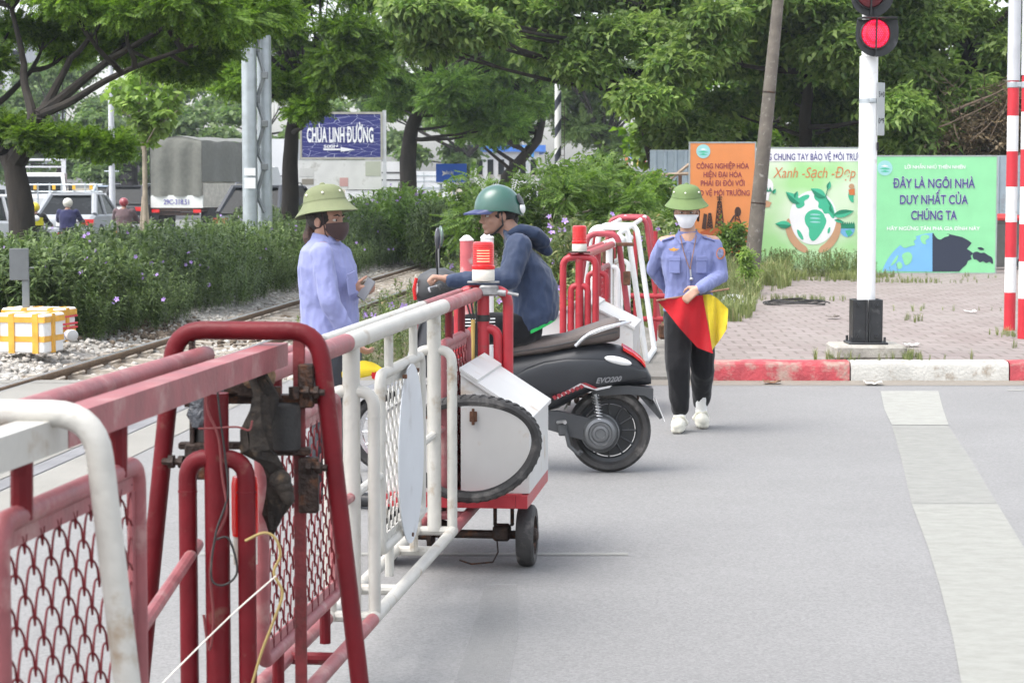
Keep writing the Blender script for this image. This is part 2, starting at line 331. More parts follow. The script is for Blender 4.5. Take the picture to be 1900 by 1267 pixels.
# pavement of bricks
m, n, l, b = M_new('brick_pavers'); tc = n.new('ShaderNodeTexCoord'); mp = n.new('ShaderNodeMapping'); mp.inputs['Rotation'].default_value = (0, 0, R(1.5)); l.new(tc.outputs['Object'], mp.inputs[0])
nd = n.new('ShaderNodeTexNoise'); nd.inputs['Scale'].default_value = 1.1; nd.inputs['Detail'].default_value = 3; l.new(mp.outputs[0], nd.inputs['Vector'])
vm = n.new('ShaderNodeVectorMath'); vm.operation = 'MULTIPLY_ADD'; vm.inputs[1].default_value = (.10, .16, 0); l.new(nd.outputs['Color'], vm.inputs[0]); l.new(mp.outputs[0], vm.inputs[2])
bt = n.new('ShaderNodeTexBrick'); bt.inputs['Scale'].default_value = 1.0; bt.inputs['Brick Width'].default_value = .235; bt.inputs['Row Height'].default_value = .30
bt.inputs['Mortar Size'].default_value = .016; bt.inputs['Mortar Smooth'].default_value = .3; bt.inputs['Bias'].default_value = -.1
bt.inputs['Color1'].default_value = (.205, .168, .155, 1); bt.inputs['Color2'].default_value = (.255, .216, .202, 1); bt.inputs['Mortar'].default_value = (.15, .125, .105, 1); l.new(vm.outputs[0], bt.inputs['Vector'])
nz = n.new('ShaderNodeTexNoise'); nz.inputs['Scale'].default_value = .7; nz.inputs['Detail'].default_value = 8; nz.inputs['Roughness'].default_value = .65; l.new(tc.outputs['Object'], nz.inputs['Vector'])
rr = n.new('ShaderNodeMapRange'); rr.inputs[1].default_value = .42; rr.inputs[2].default_value = .68; l.new(nz.outputs[0], rr.inputs[0])
mx = n.new('ShaderNodeMix'); mx.data_type = 'RGBA'; l.new(rr.outputs[0], mx.inputs[0]); l.new(bt.outputs[0], mx.inputs[6]); mx.inputs[7].default_value = (.26, .235, .212, 1)
ml = n.new('ShaderNodeMath'); ml.operation = 'MULTIPLY'; ml.inputs[1].default_value = .55; l.new(rr.outputs[0], ml.inputs[0]); l.new(ml.outputs[0], mx.inputs[0])
l.new(mx.outputs[2], b.inputs['Base Color']); b.inputs['Roughness'].default_value = .9
bp = n.new('ShaderNodeBump'); bp.inputs['Strength'].default_value = .5; bp.inputs['Distance'].default_value = .012; bp.invert = True; l.new(bt.outputs['Fac'], bp.inputs['Height']); l.new(bp.outputs[0], b.inputs['Normal'])
M['pavers'] = m
grid_sheet('pavement', lambda Y: 1.70 if Y < 18.6 else 1.70 + (Y - 18.6) * .12, lambda Y: 60.0, 18.46, 60, 200, 60, lambda t, X, Y: .15 + .012 * mnoise.noise(Vector((X * .6, Y * .6, 3))), M['pavers'])
# kerb blocks, painted in turn
M['kerbred'] = mat('kerb_red_paint', (.36, .045, .055), .6, var=.2, scale=6, bump=.4, bscale=40, dirt=(.34, .23, .19), dirt_amt=.42, dirt_scale=5)
M['kerbwhite'] = mat('kerb_white_paint', (.44, .43, .395), .6, var=.1, scale=6, bump=.4, bscale=40, dirt=(.26, .22, .17), dirt_amt=.28, dirt_scale=5)
kx = [1.64, 2.87, 4.22, 5.5, 6.8, 8.1, 9.4, 10.7, 12.0]
kb = {}
for i in range(len(kx) - 1):
    x0, x1 = kx[i] + .006, kx[i + 1] - .006
    prof = [(18.22, -.10), (18.22, .115), (18.235, .145), (18.27, .162), (18.44, .165), (18.47, .155), (18.47, -.1)]
    nseg = 10; rings = []
    for k in range(nseg + 1):
        X = x0 + (x1 - x0) * k / nseg
        rings.append([(X, y + .006 * mnoise.noise(Vector((X * 3, z * 9, i))), z + .008 * mnoise.noise(Vector((X * 2.3, y * 5, 7 + i)))) for y, z in prof])
    kb.setdefault(i % 2, MB()).loft(rings, True, True)
struct('kerb_red', kb[0], M['kerbred'], True); struct('kerb_white', kb[1], M['kerbwhite'], True)

# ballast stones and grass helpers
def scatter_stones(name, pts, sizes, m, label, cat):
    ico = bmesh.new(); bmesh.ops.create_icosphere(ico, subdivisions=1, radius=1); tv = np.array([v.co[:] for v in ico.verts]); tf = np.array([[v.index for v in f.verts] for f in ico.faces]); ico.free()
    N = len(pts); V = np.repeat(tv[None], N, 0); V = V * (1 + .28 * rng.standard_normal((N, len(tv), 1)).clip(-1, 1))
    V = V * (np.array(sizes)[:, None, None] * rng.uniform(.6, 1.3, (N, 1, 3))) * np.array([1, 1, .75])
    a = rng.uniform(0, 6.28, N); c, s = np.cos(a), np.sin(a); X = V[..., 0] * c[:, None] - V[..., 1] * s[:, None]; Yy = V[..., 0] * s[:, None] + V[..., 1] * c[:, None]
    V = np.stack([X, Yy, V[..., 2]], -1) + np.array(pts)[:, None, :]
    F = tf[None] + (np.arange(N) * len(tv))[:, None, None]
    return solo(name, raw_mesh(name, V.reshape(-1, 3), F.reshape(-1, 3)), m, label, cat, kind='stuff')
def leafy(name_m, c):                                        # colour that changes from stone to stone
    m, n, l, b = M_new(name_m); g = n.new('ShaderNodeNewGeometry'); r = n.new('ShaderNodeValToRGB'); e = r.color_ramp.elements
    e[0].color = (*c[0], 1); e[1].color = (*c[1], 1); k = e.new(.5); k.color = (*c[2], 1)
    l.new(g.outputs['Random Per Island'], r.inputs[0]); l.new(r.outputs[0], b.inputs['Base Color']); b.inputs['Roughness'].default_value = .9; return m
M['stone'] = leafy('ballast_stone', [(.24, .22, .19), (.50, .48, .44), (.36, .335, .30)])
pts, sz = [], []
for i in range(15000):
    Y = 18.4 + 34 * rng.random() ** 1.7; k = rng.uniform(-2.9, 1.6)
    if k < -1.6 and rng.random() < .45: continue
    if abs(k) < .52 and (rng.random() < .3 or ((Y - 18.75) % .62 < .13 or (Y - 18.75) % .62 > .49)): continue
    X = rail_x(-5.0, Y) + k
    if Y < 18.45: continue
    pts.append((X, Y, bed_z(0, X, Y) + rng.uniform(-.012, .015))); sz.append(rng.uniform(.018, .04))
for i in range(2600):                                      # wide stony patch left of the track
    Y = rng.uniform(18.4, 23.5); X = rng.uniform(-9.5, rail_x(-6.6, Y)); pts.append((X, Y, bed_z(0, X, Y) + .006)); sz.append(rng.uniform(.018, .045))
scatter_stones('ballast_stones', pts, sz, M['stone'], 'pale grey crushed stone ballast along the railway track', 'ballast')
pts = []; sz = []
for i in range(900):
    q = G(random.gauss(330, 90), random.gauss(612, 10), -.02); pts.append((q.x, q.y, bed_z(0, q.x, q.y) + random.uniform(-.01, .03))); sz.append(random.uniform(.012, .05))
scatter_stones('soil_clods', pts, sz, leafy('soil_clod', [(.07, .05, .035), (.17, .13, .09), (.11, .085, .06)]), 'brown crumbly soil and dead leaves at the foot of the hedge', 'soil')
# railway: two rails with clips and concrete sleepers
M['railside'] = mat('rusty_rail_side', (.16, .105, .065), .7, .3, var=.25, scale=20, bump=.2)
M['sleeper'] = mat('sleeper_concrete', (.34, .30, .25), .9, var=.2, scale=9, bump=.4, dirt=(.16, .12, .08), dirt_amt=.35, dirt_scale=5)
trk = thing('railway_track', 'curving single railway track with rusty rails on concrete sleepers', 'railway track', (rail_x(-5, 19), 19, 0))
for off in (-5.58, -4.42):
    def sec(Y, z0=-.0): 
        x = rail_x(off, Y); return [(x + a, Y, z0 + h) for a, h in ((-.06, -.12), (.06, -.12), (.06, -.105), (.01, -.09), (.01, -.02), (.034, -.012), (.036, .016), (.028, .024), (-.028, .024), (-.036, .016), (-.034, -.012), (-.01, -.02), (-.01, -.09), (-.06, -.105))]
    ys = [2, 18.2, 40, 90, 200, 330]
    bb = MB(); bb.loft([sec(y) for y in ys], True, True); rl = part('rail', bb, [M['railside'], M['steel']], trk, smooth=False)
    for p in rl.data.polygons:
        if p.normal.z > .8 and p.center.z > .0: p.material_index = 1
for k in range(64):
    Y = 18.75 + k * .62; c = Vector((rail_x(-5, Y), Y, 0)); rot = Matrix.Rotation(-math.atan(.0813), 3, 'Z'); bb = MB()
    rings = []
    for x, w, h in ((-1.0, .10, .02), (-.97, .125, .03), (-.4, .12, .03), (-.15, .095, -.0), (.15, .095, -.0), (.4, .12, .03), (.97, .125, .03), (1.0, .10, .02)):
        rings.append([c + rot @ Vector((x, s * w * q, z)) for s, q, z in ((-1, 1, -.2), (1, 1, -.2), (1, .72, -.082 + h * .9), (-1, .72, -.082 + h * .9))])
    bb.loft(rings, True, True)
    for off in (-.58, .58):
        for s in (-.1, .1):
            p = c + rot @ Vector((off + s, 0, -.052)); bb.tube([p + rot @ Vector((-s * .6, -.05, 0)), p + rot @ Vector((0, -.05, .02)), p + rot @ Vector((s * .35, 0, .03)), p + rot @ Vector((0, .05, .02)), p + rot @ Vector((-s * .6, .05, 0))], .017, 6)
    part('sleeper', bb, M['sleeper'], trk, ang=30)
# ------------------------------------------------------------------ the rolling barriers
BD = Vector((.1165, 1, 0)).normalized(); BN = Vector((BD.y, -BD.x, 0))
def gc(Y): return Vector((-.52 + .1165 * (Y - 7), Y, 0))
def gp(Y, w, z): return gc(Y) + BN * w + Vector((0, 0, z))     # along the barrier, across it, up
def hoop(Y, zt, wt, wb, r=.024, wc=0.0, z0=.02):
    return MB().tube(round_path([gp(Y, wc - wb / 2, z0), gp(Y, wc - wt / 2, zt), gp(Y, wc + wt / 2, zt), gp(Y, wc + wb / 2, z0)], .075, 7), r, 14)
def fork(Y, zb, zt, zi, wi, rc=.029, rs=.021, wc=0.0):
    m_ = MB(); m_.tube([gp(Y, wc, zb), gp(Y, wc, zt)], rc, 14)
    m_.tube(round_path([gp(Y, wc - wi, zb), gp(Y, wc - wi, zi), gp(Y, wc + wi, zi), gp(Y, wc + wi, zb)], wi * .75, 6), rs, 12)
    for s in (-1, 1): m_.tube([gp(Y, wc + s * wi, zi - .085), gp(Y, wc + s * wi, zi - .081)], rs * 1.09, 12)
    return m_
def mesh_wires(Y0, Y1, z0, z1, w, pitch=.090, row=.044, H=.058, r=.0024, seg=5, sub=10):
    m_ = MB(); k = 0; z = z0 - .015
    while z < z1 - .02:
        off = (k % 2) * pitch * .5; Y = Y0 - pitch + off; pts = []
        while Y < Y1 + pitch:
            for i in range(sub):
                t = i / sub; y = Y + t * pitch; zz = z + H * math.sqrt(max(0, 1 - abs(2 * t - 1) ** 2.2))
                if Y0 + .004 <= y <= Y1 - .004: pts.append(gp(y, w + .0025 * math.cos(2 * math.pi * t), min(zz, z1 - .006)))
            Y += pitch
        if len(pts) > 2: m_.tube(pts, r, seg, caps=False)
        z += row; k += 1
    return m_
def panel_frame(Y0, Y1, z0, z1, w, r=.02, strip=True):
    m_ = MB(); c = .05
    loop = round_path([gp((Y0 + Y1) / 2, w, z0), gp(Y1, w, z0), gp(Y1, w, z1), gp(Y0, w, z1), gp(Y0, w, z0), gp((Y0 + Y1) / 2 - .001, w, z0)], c, 6)
    m_.tube(loop, r, 12)
    return m_
def panel_strip(Y0, Y1, z0, z1, w):
    m_ = MB(); 
    for za in (z1 - .034, z0 + .034): 
        m_.prism([gp(Y0 + .03, w - .003, za - .014), gp(Y1 - .03, w - .003, za - .014), gp(Y1 - .03, w - .003, za + .014), gp(Y0 + .03, w - .003, za + .014)], BN * .006)
    for ya in (Y0 + .03, Y1 - .03):
        m_.prism([gp(ya - .011, w - .003, z0 + .05), gp(ya + .011, w - .003, z0 + .05), gp(ya + .011, w - .003, z1 - .05), gp(ya - .011, w - .003, z1 - .05)], BN * .006)
    return m_
def hang(Y, w, za, zb, r=.017): return MB().tube([gp(Y, w, za), gp(Y, w, zb)], r, 10)
def beacon(root, base, label_lit=True, led=True):
    # base: point on top of the bracket
    bpart = part('beacon_base', MB().lathe([(.050, 0), (.0525, .004), (.0525, .05), (.050, .055), (.046, .058)], base, seg=28), M['lampcream'], root)
    prof = [(.054, .055), (.055, .060), (.055, .07), (.0505, .073)]
    z = .076
    for k in range(9): prof += [(.0505, z), (.0495, z + .003), (.0505, z + .006)]; z += .0105
    prof += [(.0495, z), (.047, z + .008), (.040, z + .012), (.0, z + .0135)]
    part('beacon_lens', MB().lathe(prof, base, seg=32), M['redlens'], root)
    if led:
        q = MB()
        for k in range(5):
            pts = []
            for i in range(7):
                a = R(-90) + R(-34 + 68 * i / 6); pts.append(base + Vector((math.cos(a) * .051, math.sin(a) * .051, .092 + k * .0125)))
            q.tube(pts, .0023, 6)
        part('beacon_led', q, M['redglow'], root)
# ---- outer guide of the near barrier
ob = thing('barrier_guide', 'nearest fixed part of the red and white crossing barrier, with tall trapezoid hoops', 'barrier', gp(4.3, .06, 0))
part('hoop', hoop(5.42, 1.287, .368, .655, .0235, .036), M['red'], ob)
part('hoop', hoop(3.68, 1.262, .39, .66, .0235, .002), M['white'], ob)
def sq_beam(Ya, Yb, w, z, s=.026):
    return MB().loft([[gp(Y, w + a * s, z + c * s) for a, c in ((-1, -1), (1, -1), (1, 1), (-1, 1))] for Y in (Ya, Yb)], True, True)
part('square_beam', sq_beam(3.76, 5.50, .095, 1.222, .029), M['pink'], ob, smooth=False)
part('square_beam', sq_beam(2.2, 3.755, .095, 1.222, .029), M['white'], ob, smooth=False, label='white section of the square beam')
part('round_rail', MB().tube([gp(2.2, -.075, 1.222), gp(5.44, -.075, 1.222)], .024, 14), M['pink'], ob)
part('mesh_frame', panel_frame(3.50, 4.28, .40, 1.097, .088), M['pink'], ob)
part('mesh_strip', panel_strip(3.50, 4.28, .40, 1.097, .088), M['pink'], ob, smooth=False)
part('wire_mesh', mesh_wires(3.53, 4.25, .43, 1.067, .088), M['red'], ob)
for Y in (3.61, 4.15): part('hanger', MB().tube([gp(Y, .09, 1.09), gp(Y, .092, 1.20)], .019, 10), M['red'], ob)
for Y in (3.61, 4.15): part('hanger', hang(Y, .085, .40, .1), M['red'], ob)
part('tie_rod', MB().tube([gp(4.28, .08, .745), gp(5.40, -.09, .745)], .015, 10), M['pink'], ob)
for w in (-.07, .07): part('bottom_rail', MB().tube([gp(2.4, w, .10), gp(5.44, w, .10)], .022, 10), M['pink'], ob)
b = MB(); b.bbox(gp(5.42, -.105, .66), (.012, .04, 1.2), .002); part('roller_bar', b, M['iron'], ob)
b = MB(); b.bbox(gp(5.42, .170, .655), (.030, .014, 1.24), .002); part('roller_bar', b, M['dark_red'], ob)
# roller bracket: plates, bolts, rollers
b = MB()
b.bbox(gp(5.42, .055, 1.115), (.36, .05, .022), .003); b.bbox(gp(5.40, .045, 1.165), (.055, .05, .085), .004)
b.bbox(gp(5.40, .005, 1.145), (.12, .06, .03), .004); b.bbox(gp(5.41, -.095, .955), (.055, .03, .09), .004); b.bbox(gp(5.41, .19, 1.15), (.04, .03, .11), .004)
b.bbox(gp(5.41, .195, .90), (.05, .035, .14), .004); b.bbox(gp(5.41, .15, .985), (.1, .04, .02), .004); b.bbox(gp(5.42, -.06, .995), (.16, .03, .018), .004)
for w, z in ((-.145, .955), (.205, 1.135), (.21, .945), (-.10, 1.11)):
    b.cyl(gp(5.40, w - .035, z), gp(5.40, w + .035, z), .009, seg=8); b.cyl(gp(5.40, w - .018, z), gp(5.40, w - .004, z), .018, seg=6); b.cyl(gp(5.40, w + .008, z), gp(5.40, w + .02, z), .017, seg=6)
for w in (.12, .165): b.cyl(gp(5.38, w, 1.12), gp(5.38, w, 1.15), .014, seg=6)
part('roller_bracket', b, M['iron'], ob)
b = MB(); b.lathe([(.036, 0), (.042, .005), (.042, .115), (.036, .12)], gp(5.40, .135, .988), seg=24); part('roller', b, M['rubber'], ob)
b = MB(); b.lathe([(.03, 0), (.036, .005), (.036, .10), (.03, .105)], gp(5.44, -.07, 1.0), seg=20); part('roller', b, M['rubber'], ob)
# ---- sliding inner part
ib = thing('sliding_barrier', 'red and white sliding barrier on cart wheels with a round sign and lit red beacon', 'barrier', gp(7.6, 0, 0))
def zt(Y): return 1.15
def rail_seg(name, Ya, Yb, w, z, r, m): part(name, MB().tube([gp(Ya, w, z), gp(Yb, w, z)], r, 16), m, ib)
segs = [(5.46, 6.86, 'pink'), (6.86, 8.95, 'white'), (8.95, 10.0, 'pink')]
for a, c, m in segs:
    rail_seg('top_rail', a + .001, c - .001, .006, 1.15, .0305, M[m]); rail_seg('rear_top_rail', a - .03, c + .02, -.075, 1.155, .019, M[m])
for w in (-.076, .076):
    for a, c, m in ((5.25, 6.93, 'pink'), (6.93, 8.75, 'white'), (8.75, 9.75, 'pink')): rail_seg('bottom_rail', a + .001, c - .001, w, .245, .022, M[m])
for Y, m in ((5.25, 'red'), (6.35, 'red'), (6.98, 'white'), (7.45, 'white'), (8.25, 'white'), (8.74, 'white'), (9.15, 'pink'), (9.5, 'pink')):
    part('cross_tube', MB().tube([gp(Y, -.08, .245), gp(Y, .08, .245)], .019, 10), M[m], ib)
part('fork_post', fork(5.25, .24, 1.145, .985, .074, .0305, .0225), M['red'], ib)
part('fork_post', fork(6.98, .245, 1.13, .985, .074), M['white'], ib)
part('fork_post', fork(8.74, .245, 1.13, .985, .074), M['white'], ib)
for Y0, Y1, m in ((5.72, 6.72, 'pink'), (7.50, 8.40, 'white'), (8.98, 9.72, 'pink')):
    wm = {'pink': 'red', 'white': 'white'}[m]
    part('mesh_frame', panel_frame(Y0, Y1, .37, .99, 0), M[m], ib); part('mesh_strip', panel_strip(Y0, Y1, .37, .99, 0), M[m], ib, smooth=False)
    part('wire_mesh', mesh_wires(Y0 + .03, Y1 - .03, .40, .96, 0, .084, .044, .058, .0024), M[wm], ib)
    for Y in (Y0 + .18, Y1 - .18):
        part('hanger', hang(Y, 0, .99, 1.13), M[wm], ib); part('hanger', hang(Y, 0, .25, .37), M[wm], ib)
for Ya, Yb, m in ((6.74, 6.96, 'pink'), (7.0, 7.49, 'white'), (8.42, 8.72, 'white'), (8.76, 8.97, 'pink')):
    part('tie_rod', MB().tube([gp(Ya, 0, .64), gp(Yb, 0, .64)], .016, 10), M[m], ib)
b = MB(); disc = [gp(8.0 + .285 * math.cos(2 * math.pi * k / 40), .026, .655 + .335 * math.sin(2 * math.pi * k / 40)) for k in range(40)]
b.prism(disc, BN * .004); part('round_sign', b, mat('sign_back', (.56, .58, .60), .5, var=.06, scale=3, dirt=(.4, .4, .4), dirt_amt=.2, dirt_scale=5), ib)
b = MB()
for Y, z in ((7.86, .955), (8.14, .955), (8.0, .35)): b.cyl(gp(Y, .02, z), gp(Y, .036, z), .008, seg=8)
part('sign_bolts', b, M['rust'], ib)
# small lamp on the tail fork
lb = gp(5.33, .05, .78); part('lamp_base', MB().lathe([(.03, -.07), (.03, 0), (.028, .002)], lb, seg=18), M['lampcream'], ib); part('lamp_lens', MB().lathe([(.032, .002), (.034, .02), (.034, .13), (.03, .15), (0, .155)], lb, seg=20), M['redlens'], ib)
# end portal with beacon
YE = 10.06
def portal(root, Y, wc, half, zt_, zb, zi, hi, mred):
    part('portal_hoop', MB().tube(round_path([gp(Y, wc - half, zb), gp(Y, wc - half, zt_), gp(Y, wc + half, zt_), gp(Y, wc + half, zb)], .07, 7), .0245, 14), mred, root)
    part('fork_post', fork(Y, zb, zt_ - .01, zi, hi, .029, .023, wc), mred, root)
portal(ib, YE, .03, .116, 1.165, .26, .985, .07, M['brightred'])
b = MB(); b.bbox(gp(YE, .03, 1.202), (.15, .09, .008), .002); b.bbox(gp(YE - .03, .06, 1.165), (.09, .06, .05), .008); b.cyl(gp(YE - .04, .02, 1.165), gp(YE - .04, .14, 1.152), .015, seg=14); b.cyl(gp(YE - .05, .15, 1.155), gp(YE - .05, .20, 1.145), .008, seg=8)
part('latch', b, mat('latch_steel', (.25, .25, .25), .5, .6, var=.3, scale=30), ib)
beacon(ib, gp(YE, .03, 1.208))
b = MB()
for k, w0 in enumerate((-.03, -.01, .01)): b.tube([gp(YE - .035, w0 + .01, 1.18), gp(YE - .045, w0 - .01, 1.10), gp(YE - .04, w0 * .4, 1.0), gp(YE - .04, w0 * .5, .86)], .005, 6)
part('cable', b, [M['rubber']], ib)
b = MB(); b.tube([gp(YE - .045, -.012, 1.03), gp(YE - .045, -.015, .82)], .010, 8); part('cable', b, mat('yellow_conduit', (.45, .30, .08), .6), ib, label='yellow conduit taped to the post')
part('tape', MB().lathe([(.033, 0), (.033, .03)], gp(YE, .03, 1.02), seg=18), M['rubber'], ib)
# cart: platform, axle, wheels
def cart(root, Y0, Y1, wl_, wr, mred):
    b = MB(); ym = (Y0 + Y1) / 2; rz = Matrix.Rotation(-math.atan(.1165), 3, 'Z')
    for w in (wl_, wr): b.box(gp(ym, w, .31), (.05, Y1 - Y0, .055), rz)
    for Y in (Y0 + .025, Y1 - .025): b.box(gp(Y, (wl_ + wr) / 2, .31), (wr - wl_ - .052, .05, .055), rz)
    b.box(gp(ym, (wl_ + wr) / 2, .3395), (wr - wl_, Y1 - Y0 - .01, .004), rz)
    part('platform', b, mred, root, smooth=False)
    ya = Y0 + .22; c = (wl_ + wr) / 2; b = MB()
    b.cyl(gp(ya, wl_ + .02, .135), gp(ya, wr - .01, .135), .019, seg=12)
    for w in (wl_ + .16, wr - .11): b.bbox(gp(ya, w, .145), (.075, .08, .07), .01, rz); b.bbox(gp(ya, w - .03, .23), (.014, .03, .11), .003, rz); b.bbox(gp(ya, w + .045, .23), (.014, .03, .11), .003, rz)
    b.lathe([(.03, -.02), (.055, -.016), (.062, 0), (.055, .016), (.03, .02)], gp(ya, c - .06, .135), BN, 20); b.lathe([(.03, -.012), (.072, -.01), (.075, 0), (.072, .01), (.03, .012)], gp(ya, c - .115, .135), BN, 20)
    b.tube([gp(ya, c - .07, .19), gp(ya - .02, c - .05, .27)], .01, 8); b.tube([gp(ya, c - .13, .10), gp(ya, c - .13, .06), gp(ya, c - .135, .045)], .004, 6)
    part('axle', b, M['iron'], root)
    for w, s in ((wr, 1), (wl_, -1)):
        o = gp(ya, w, .135); wh = part('wheel', MB().lathe([(.085, -.036), (.118, -.038), (.13, -.03), (.135, -.012), (.135, .012), (.13, .03), (.118, .038), (.085, .036)], o, BN, 32, False), M['tyre'], root)
        rim = MB().lathe([(.0, -.03), (.03, -.034), (.036, -.022), (.075, -.02), (.087, -.034), (.087, .034), (.075, .02), (.036, .022), (.03, .042), (.016, .05), (0, .05)], o, BN, 24)
        h = part('rim', rim, M['iron'], root); h.parent = wh
        h.location = (0, 0, 0)
cart(ib, 9.12, 10.0, -.30, .315, M['brightred'])
b = MB(); b.tube([gp(9.34, .18, .16), gp(9.32, .19, .06), gp(9.30, .17, .02), gp(9.27, .08, .015), gp(9.25, .03, .035)], .004, 6); part('trailing_wire', b, M['iron'], ib)
# ---- cabinets riding on the carts
def cabinet(label, Y0, Y1, wa, za, wb_, zb, z0):
    t = thing('equipment_box', label, 'metal box', gp(Y0, (wa + wb_) / 2, z0), 'sloping-lid white boxes on the barrier carts')
    poly = [(wa, z0), (wb_, z0), (wb_, zb), (wa, za)]
    part('box_body', MB().loft([[gp(Y, w, z) for w, z in poly] for Y in (Y0, Y1)], True, True), M['boxwhite'], t, smooth=False)
    s = 1 if wb_ > wa else -1; o = .012; sl = (za - zb) / abs(wb_ - wa)
    lid = [(wa, za + .004), (wb_ + s * o, zb - o * sl + .004), (wb_ + s * o, zb - o * sl + .022 - .045), (wb_ + s * (o + .004), zb - o * sl + .022), (wa, za + .022)]
    lid = [(wa, za + .003), (wb_ + s * o, zb - o * sl + .003), (wb_ + s * o, zb - o * sl + .02), (wa, za + .02)]
    part('lid', MB().loft([[gp(Y, w, z) for w, z in lid] for Y in (Y0 - .014, Y1 + .014)], True, True), M['boxwhite'], t, smooth=False)
    cap_ = [(wa - s * .004, za + .021), (wa + s * .075, za + .021 - sl * .075), (wa + s * .075, za + .032 - sl * .075), (wa - s * .004, za + .034)]
    part('ridge_cap', MB().loft([[gp(Y, w, z) for w, z in cap_] for Y in (Y0 - .018, Y1 + .018)], True, True), M['boxwhite'], t, smooth=False)
    b = MB()
    w = wa + s * .055; b.bbox(gp(Y0 - .006, w, zb + .015), (.032, .012, .045), .003); b.cyl(gp(Y0 - .014, w, zb - .02), gp(Y0 - .014, w, zb + .05), .006, seg=8)
    part('hinge', b, M['rust'], t); return t
cabinet('white sloping-lid metal box on the near cart beside the spare tyre', 9.16, 9.96, .05, .845, .345, .655, .343)
cabinet('white metal box on the near cart, half hidden by white barrier posts', 9.16, 9.96, -.03, .845, -.305, .665, .343)
# spare motorbike tyre leaning on the box (slightly squashed ring)
b = MB(); c = gp(9.05, .11, .566); rings = []
NB, NS = 64, 12
for i in range(NB + 1):
    a = 2 * math.pi * i / NB; rad = Vector((math.cos(a) * .272, -.05 - .03 * math.sin(a) + .03 * math.cos(2 * a), math.sin(a) * .205 + .012 * math.cos(2 * a)))
    od = Vector((math.cos(a), 0, math.sin(a))); yd = Vector((0, 1, 0)); ring = []
    for k, (p, q) in enumerate([(p_ * .60, q_ * .78) for p_, q_ in ((-.028, -.046), (-.03, -.048), (.0, -.052), (.025, -.042), (.041, -.018), (.043, .0), (.041, .018), (.025, .042), (0, .052), (-.03, .048), (-.028, .046), (-.004, .044), (.028, .03), (.034, 0), (.028, -.03), (-.004, -.044))]):
        ring.append(c + rad + od * p + yd * q)
    rings.append(ring)
b.loft(rings)
tb = thing('spare_tyre', 'worn black motorbike tyre leaning against the white cart box', 'tyre', c + Vector((0, 0, -.24)))
part('tyre_casing', b, M['tyre'], tb)
b = MB()
for i in range(46):
    a = 2 * math.pi * i / 46; od = Vector((math.cos(a), 0, math.sin(a))); td = Vector((-math.sin(a), 0, math.cos(a)))
    base = c + Vector((math.cos(a) * .272, -.05 - .03 * math.sin(a) + .03 * math.cos(2 * a), math.sin(a) * .205 + .012 * math.cos(2 * a)))
    for s in (-1, 1): b.tube([base + od * .026 + Vector((0, s * .005, 0)), base + od * .0238 + Vector((0, s * .017, 0)) + td * .012, base + od * .0155 + Vector((0, s * .0325, 0)) + td * .024], .0022, 4)
part('tread_groove', b, M['rubber'], tb)
# ---- rags, plastic bag and wires on the near hoop
b = MB(); rings = []
for i, (px, py, Y, w) in enumerate([(478, 690, 5.30, .03), (492, 735, 5.29, .04), (478, 790, 5.27, .045), (472, 838, 5.26, .05), (497, 850, 5.27, .035), (510, 880, 5.28, .03), (520, 920, 5.30, .04), (505, 960, 5.31, .03), (504, 985, 5.31, .01)]):
    p = P(px, py, Y); a0 = .7 * i
    rings.append([p + Vector((math.cos(a0 + 2 * math.pi * k / 14) * w * .72 * (1 + .35 * math.sin(3 * k + i)), math.sin(a0 + 2 * math.pi * k / 14) * w * .45, .012 * math.sin(2.3 * k + i))) for k in range(14)])
b.loft(rings, True, True)
for i in range(3):
    p = P(520 + 6 * i, 890 + 14 * i, 5.27); b.ell(p, (.028, .018, .026 - .004 * i), Matrix.Rotation(.6 * i, 3, 'Y'), 10, 7)
solo('rag', b, mat('oily_rag', (.022, .017, .013), .9, var=.5, scale=30, bump=.6, bscale=40, dirt=(.09, .06, .035), dirt_amt=.2, dirt_scale=18), 'dirty dark rag hanging from the roller bracket of the red hoop', 'rag', loc=P(500, 700, 5.3))
b = MB(); q = P(382, 762, 5.33)
b.ell(q, (.045, .035, .055), None, 18, 12); b.ell(q + Vector((.02, 0, .04)), (.03, .025, .035), None, 12, 8); b.ell(q + Vector((-.01, 0, .06)), (.022, .02, .03), None, 10, 8)
b.v = [tuple(Vector(v) + mnoise.noise_vector(Vector(v) * 38) * .012) for v in b.v]
solo('plastic_bag', b, mat('dark_plastic_film', (.05, .055, .065), .25, var=.3, scale=20, bump=.6, bscale=60), 'dark crumpled plastic bag tied beside the red fork post top', 'plastic bag', loc=q)
b = MB(); q = P(470, 685, 5.36); b.ell(q, (.05, .03, .03), None, 14, 9); b.ell(q + Vector((.015, .0, -.02)), (.04, .03, .035), None, 12, 8); b.v = [tuple(Vector(v) + mnoise.noise_vector(Vector(v) * 45) * .014) for v in b.v]
solo('rag', b, mat('tan_rag', (.20, .13, .075), .9, var=.5, scale=30, bump=.5, bscale=60), 'tan rag stuffed into the roller bracket under the pink beam end', 'rag', loc=q)
def wire(name, label, pts, r, m, cat='cable'):
    pts3 = [P(*p) for p in pts]; sm = [pts3[0]]
    for i in range(len(pts3) - 1):
        p0, p1, p2, p3 = pts3[max(0, i - 1)], pts3[i], pts3[i + 1], pts3[min(len(pts3) - 1, i + 2)]
        for k in range(1, 7):
            t = k / 6; sm.append(.5 * ((2 * p1) + (p2 - p0) * t + (2 * p0 - 5 * p1 + 4 * p2 - p3) * t * t + (3 * p1 - p0 - 3 * p2 + p3) * t ** 3))
    return solo(name, MB().tube(sm, r, 7), m, label, cat, loc=pts3[0])
M['redwire'] = mat('dark_red_cable', (.16, .03, .03), .5, var=.2)
M['yellowwire'] = mat('yellow_cable', (.36, .26, .09), .5, var=.2)
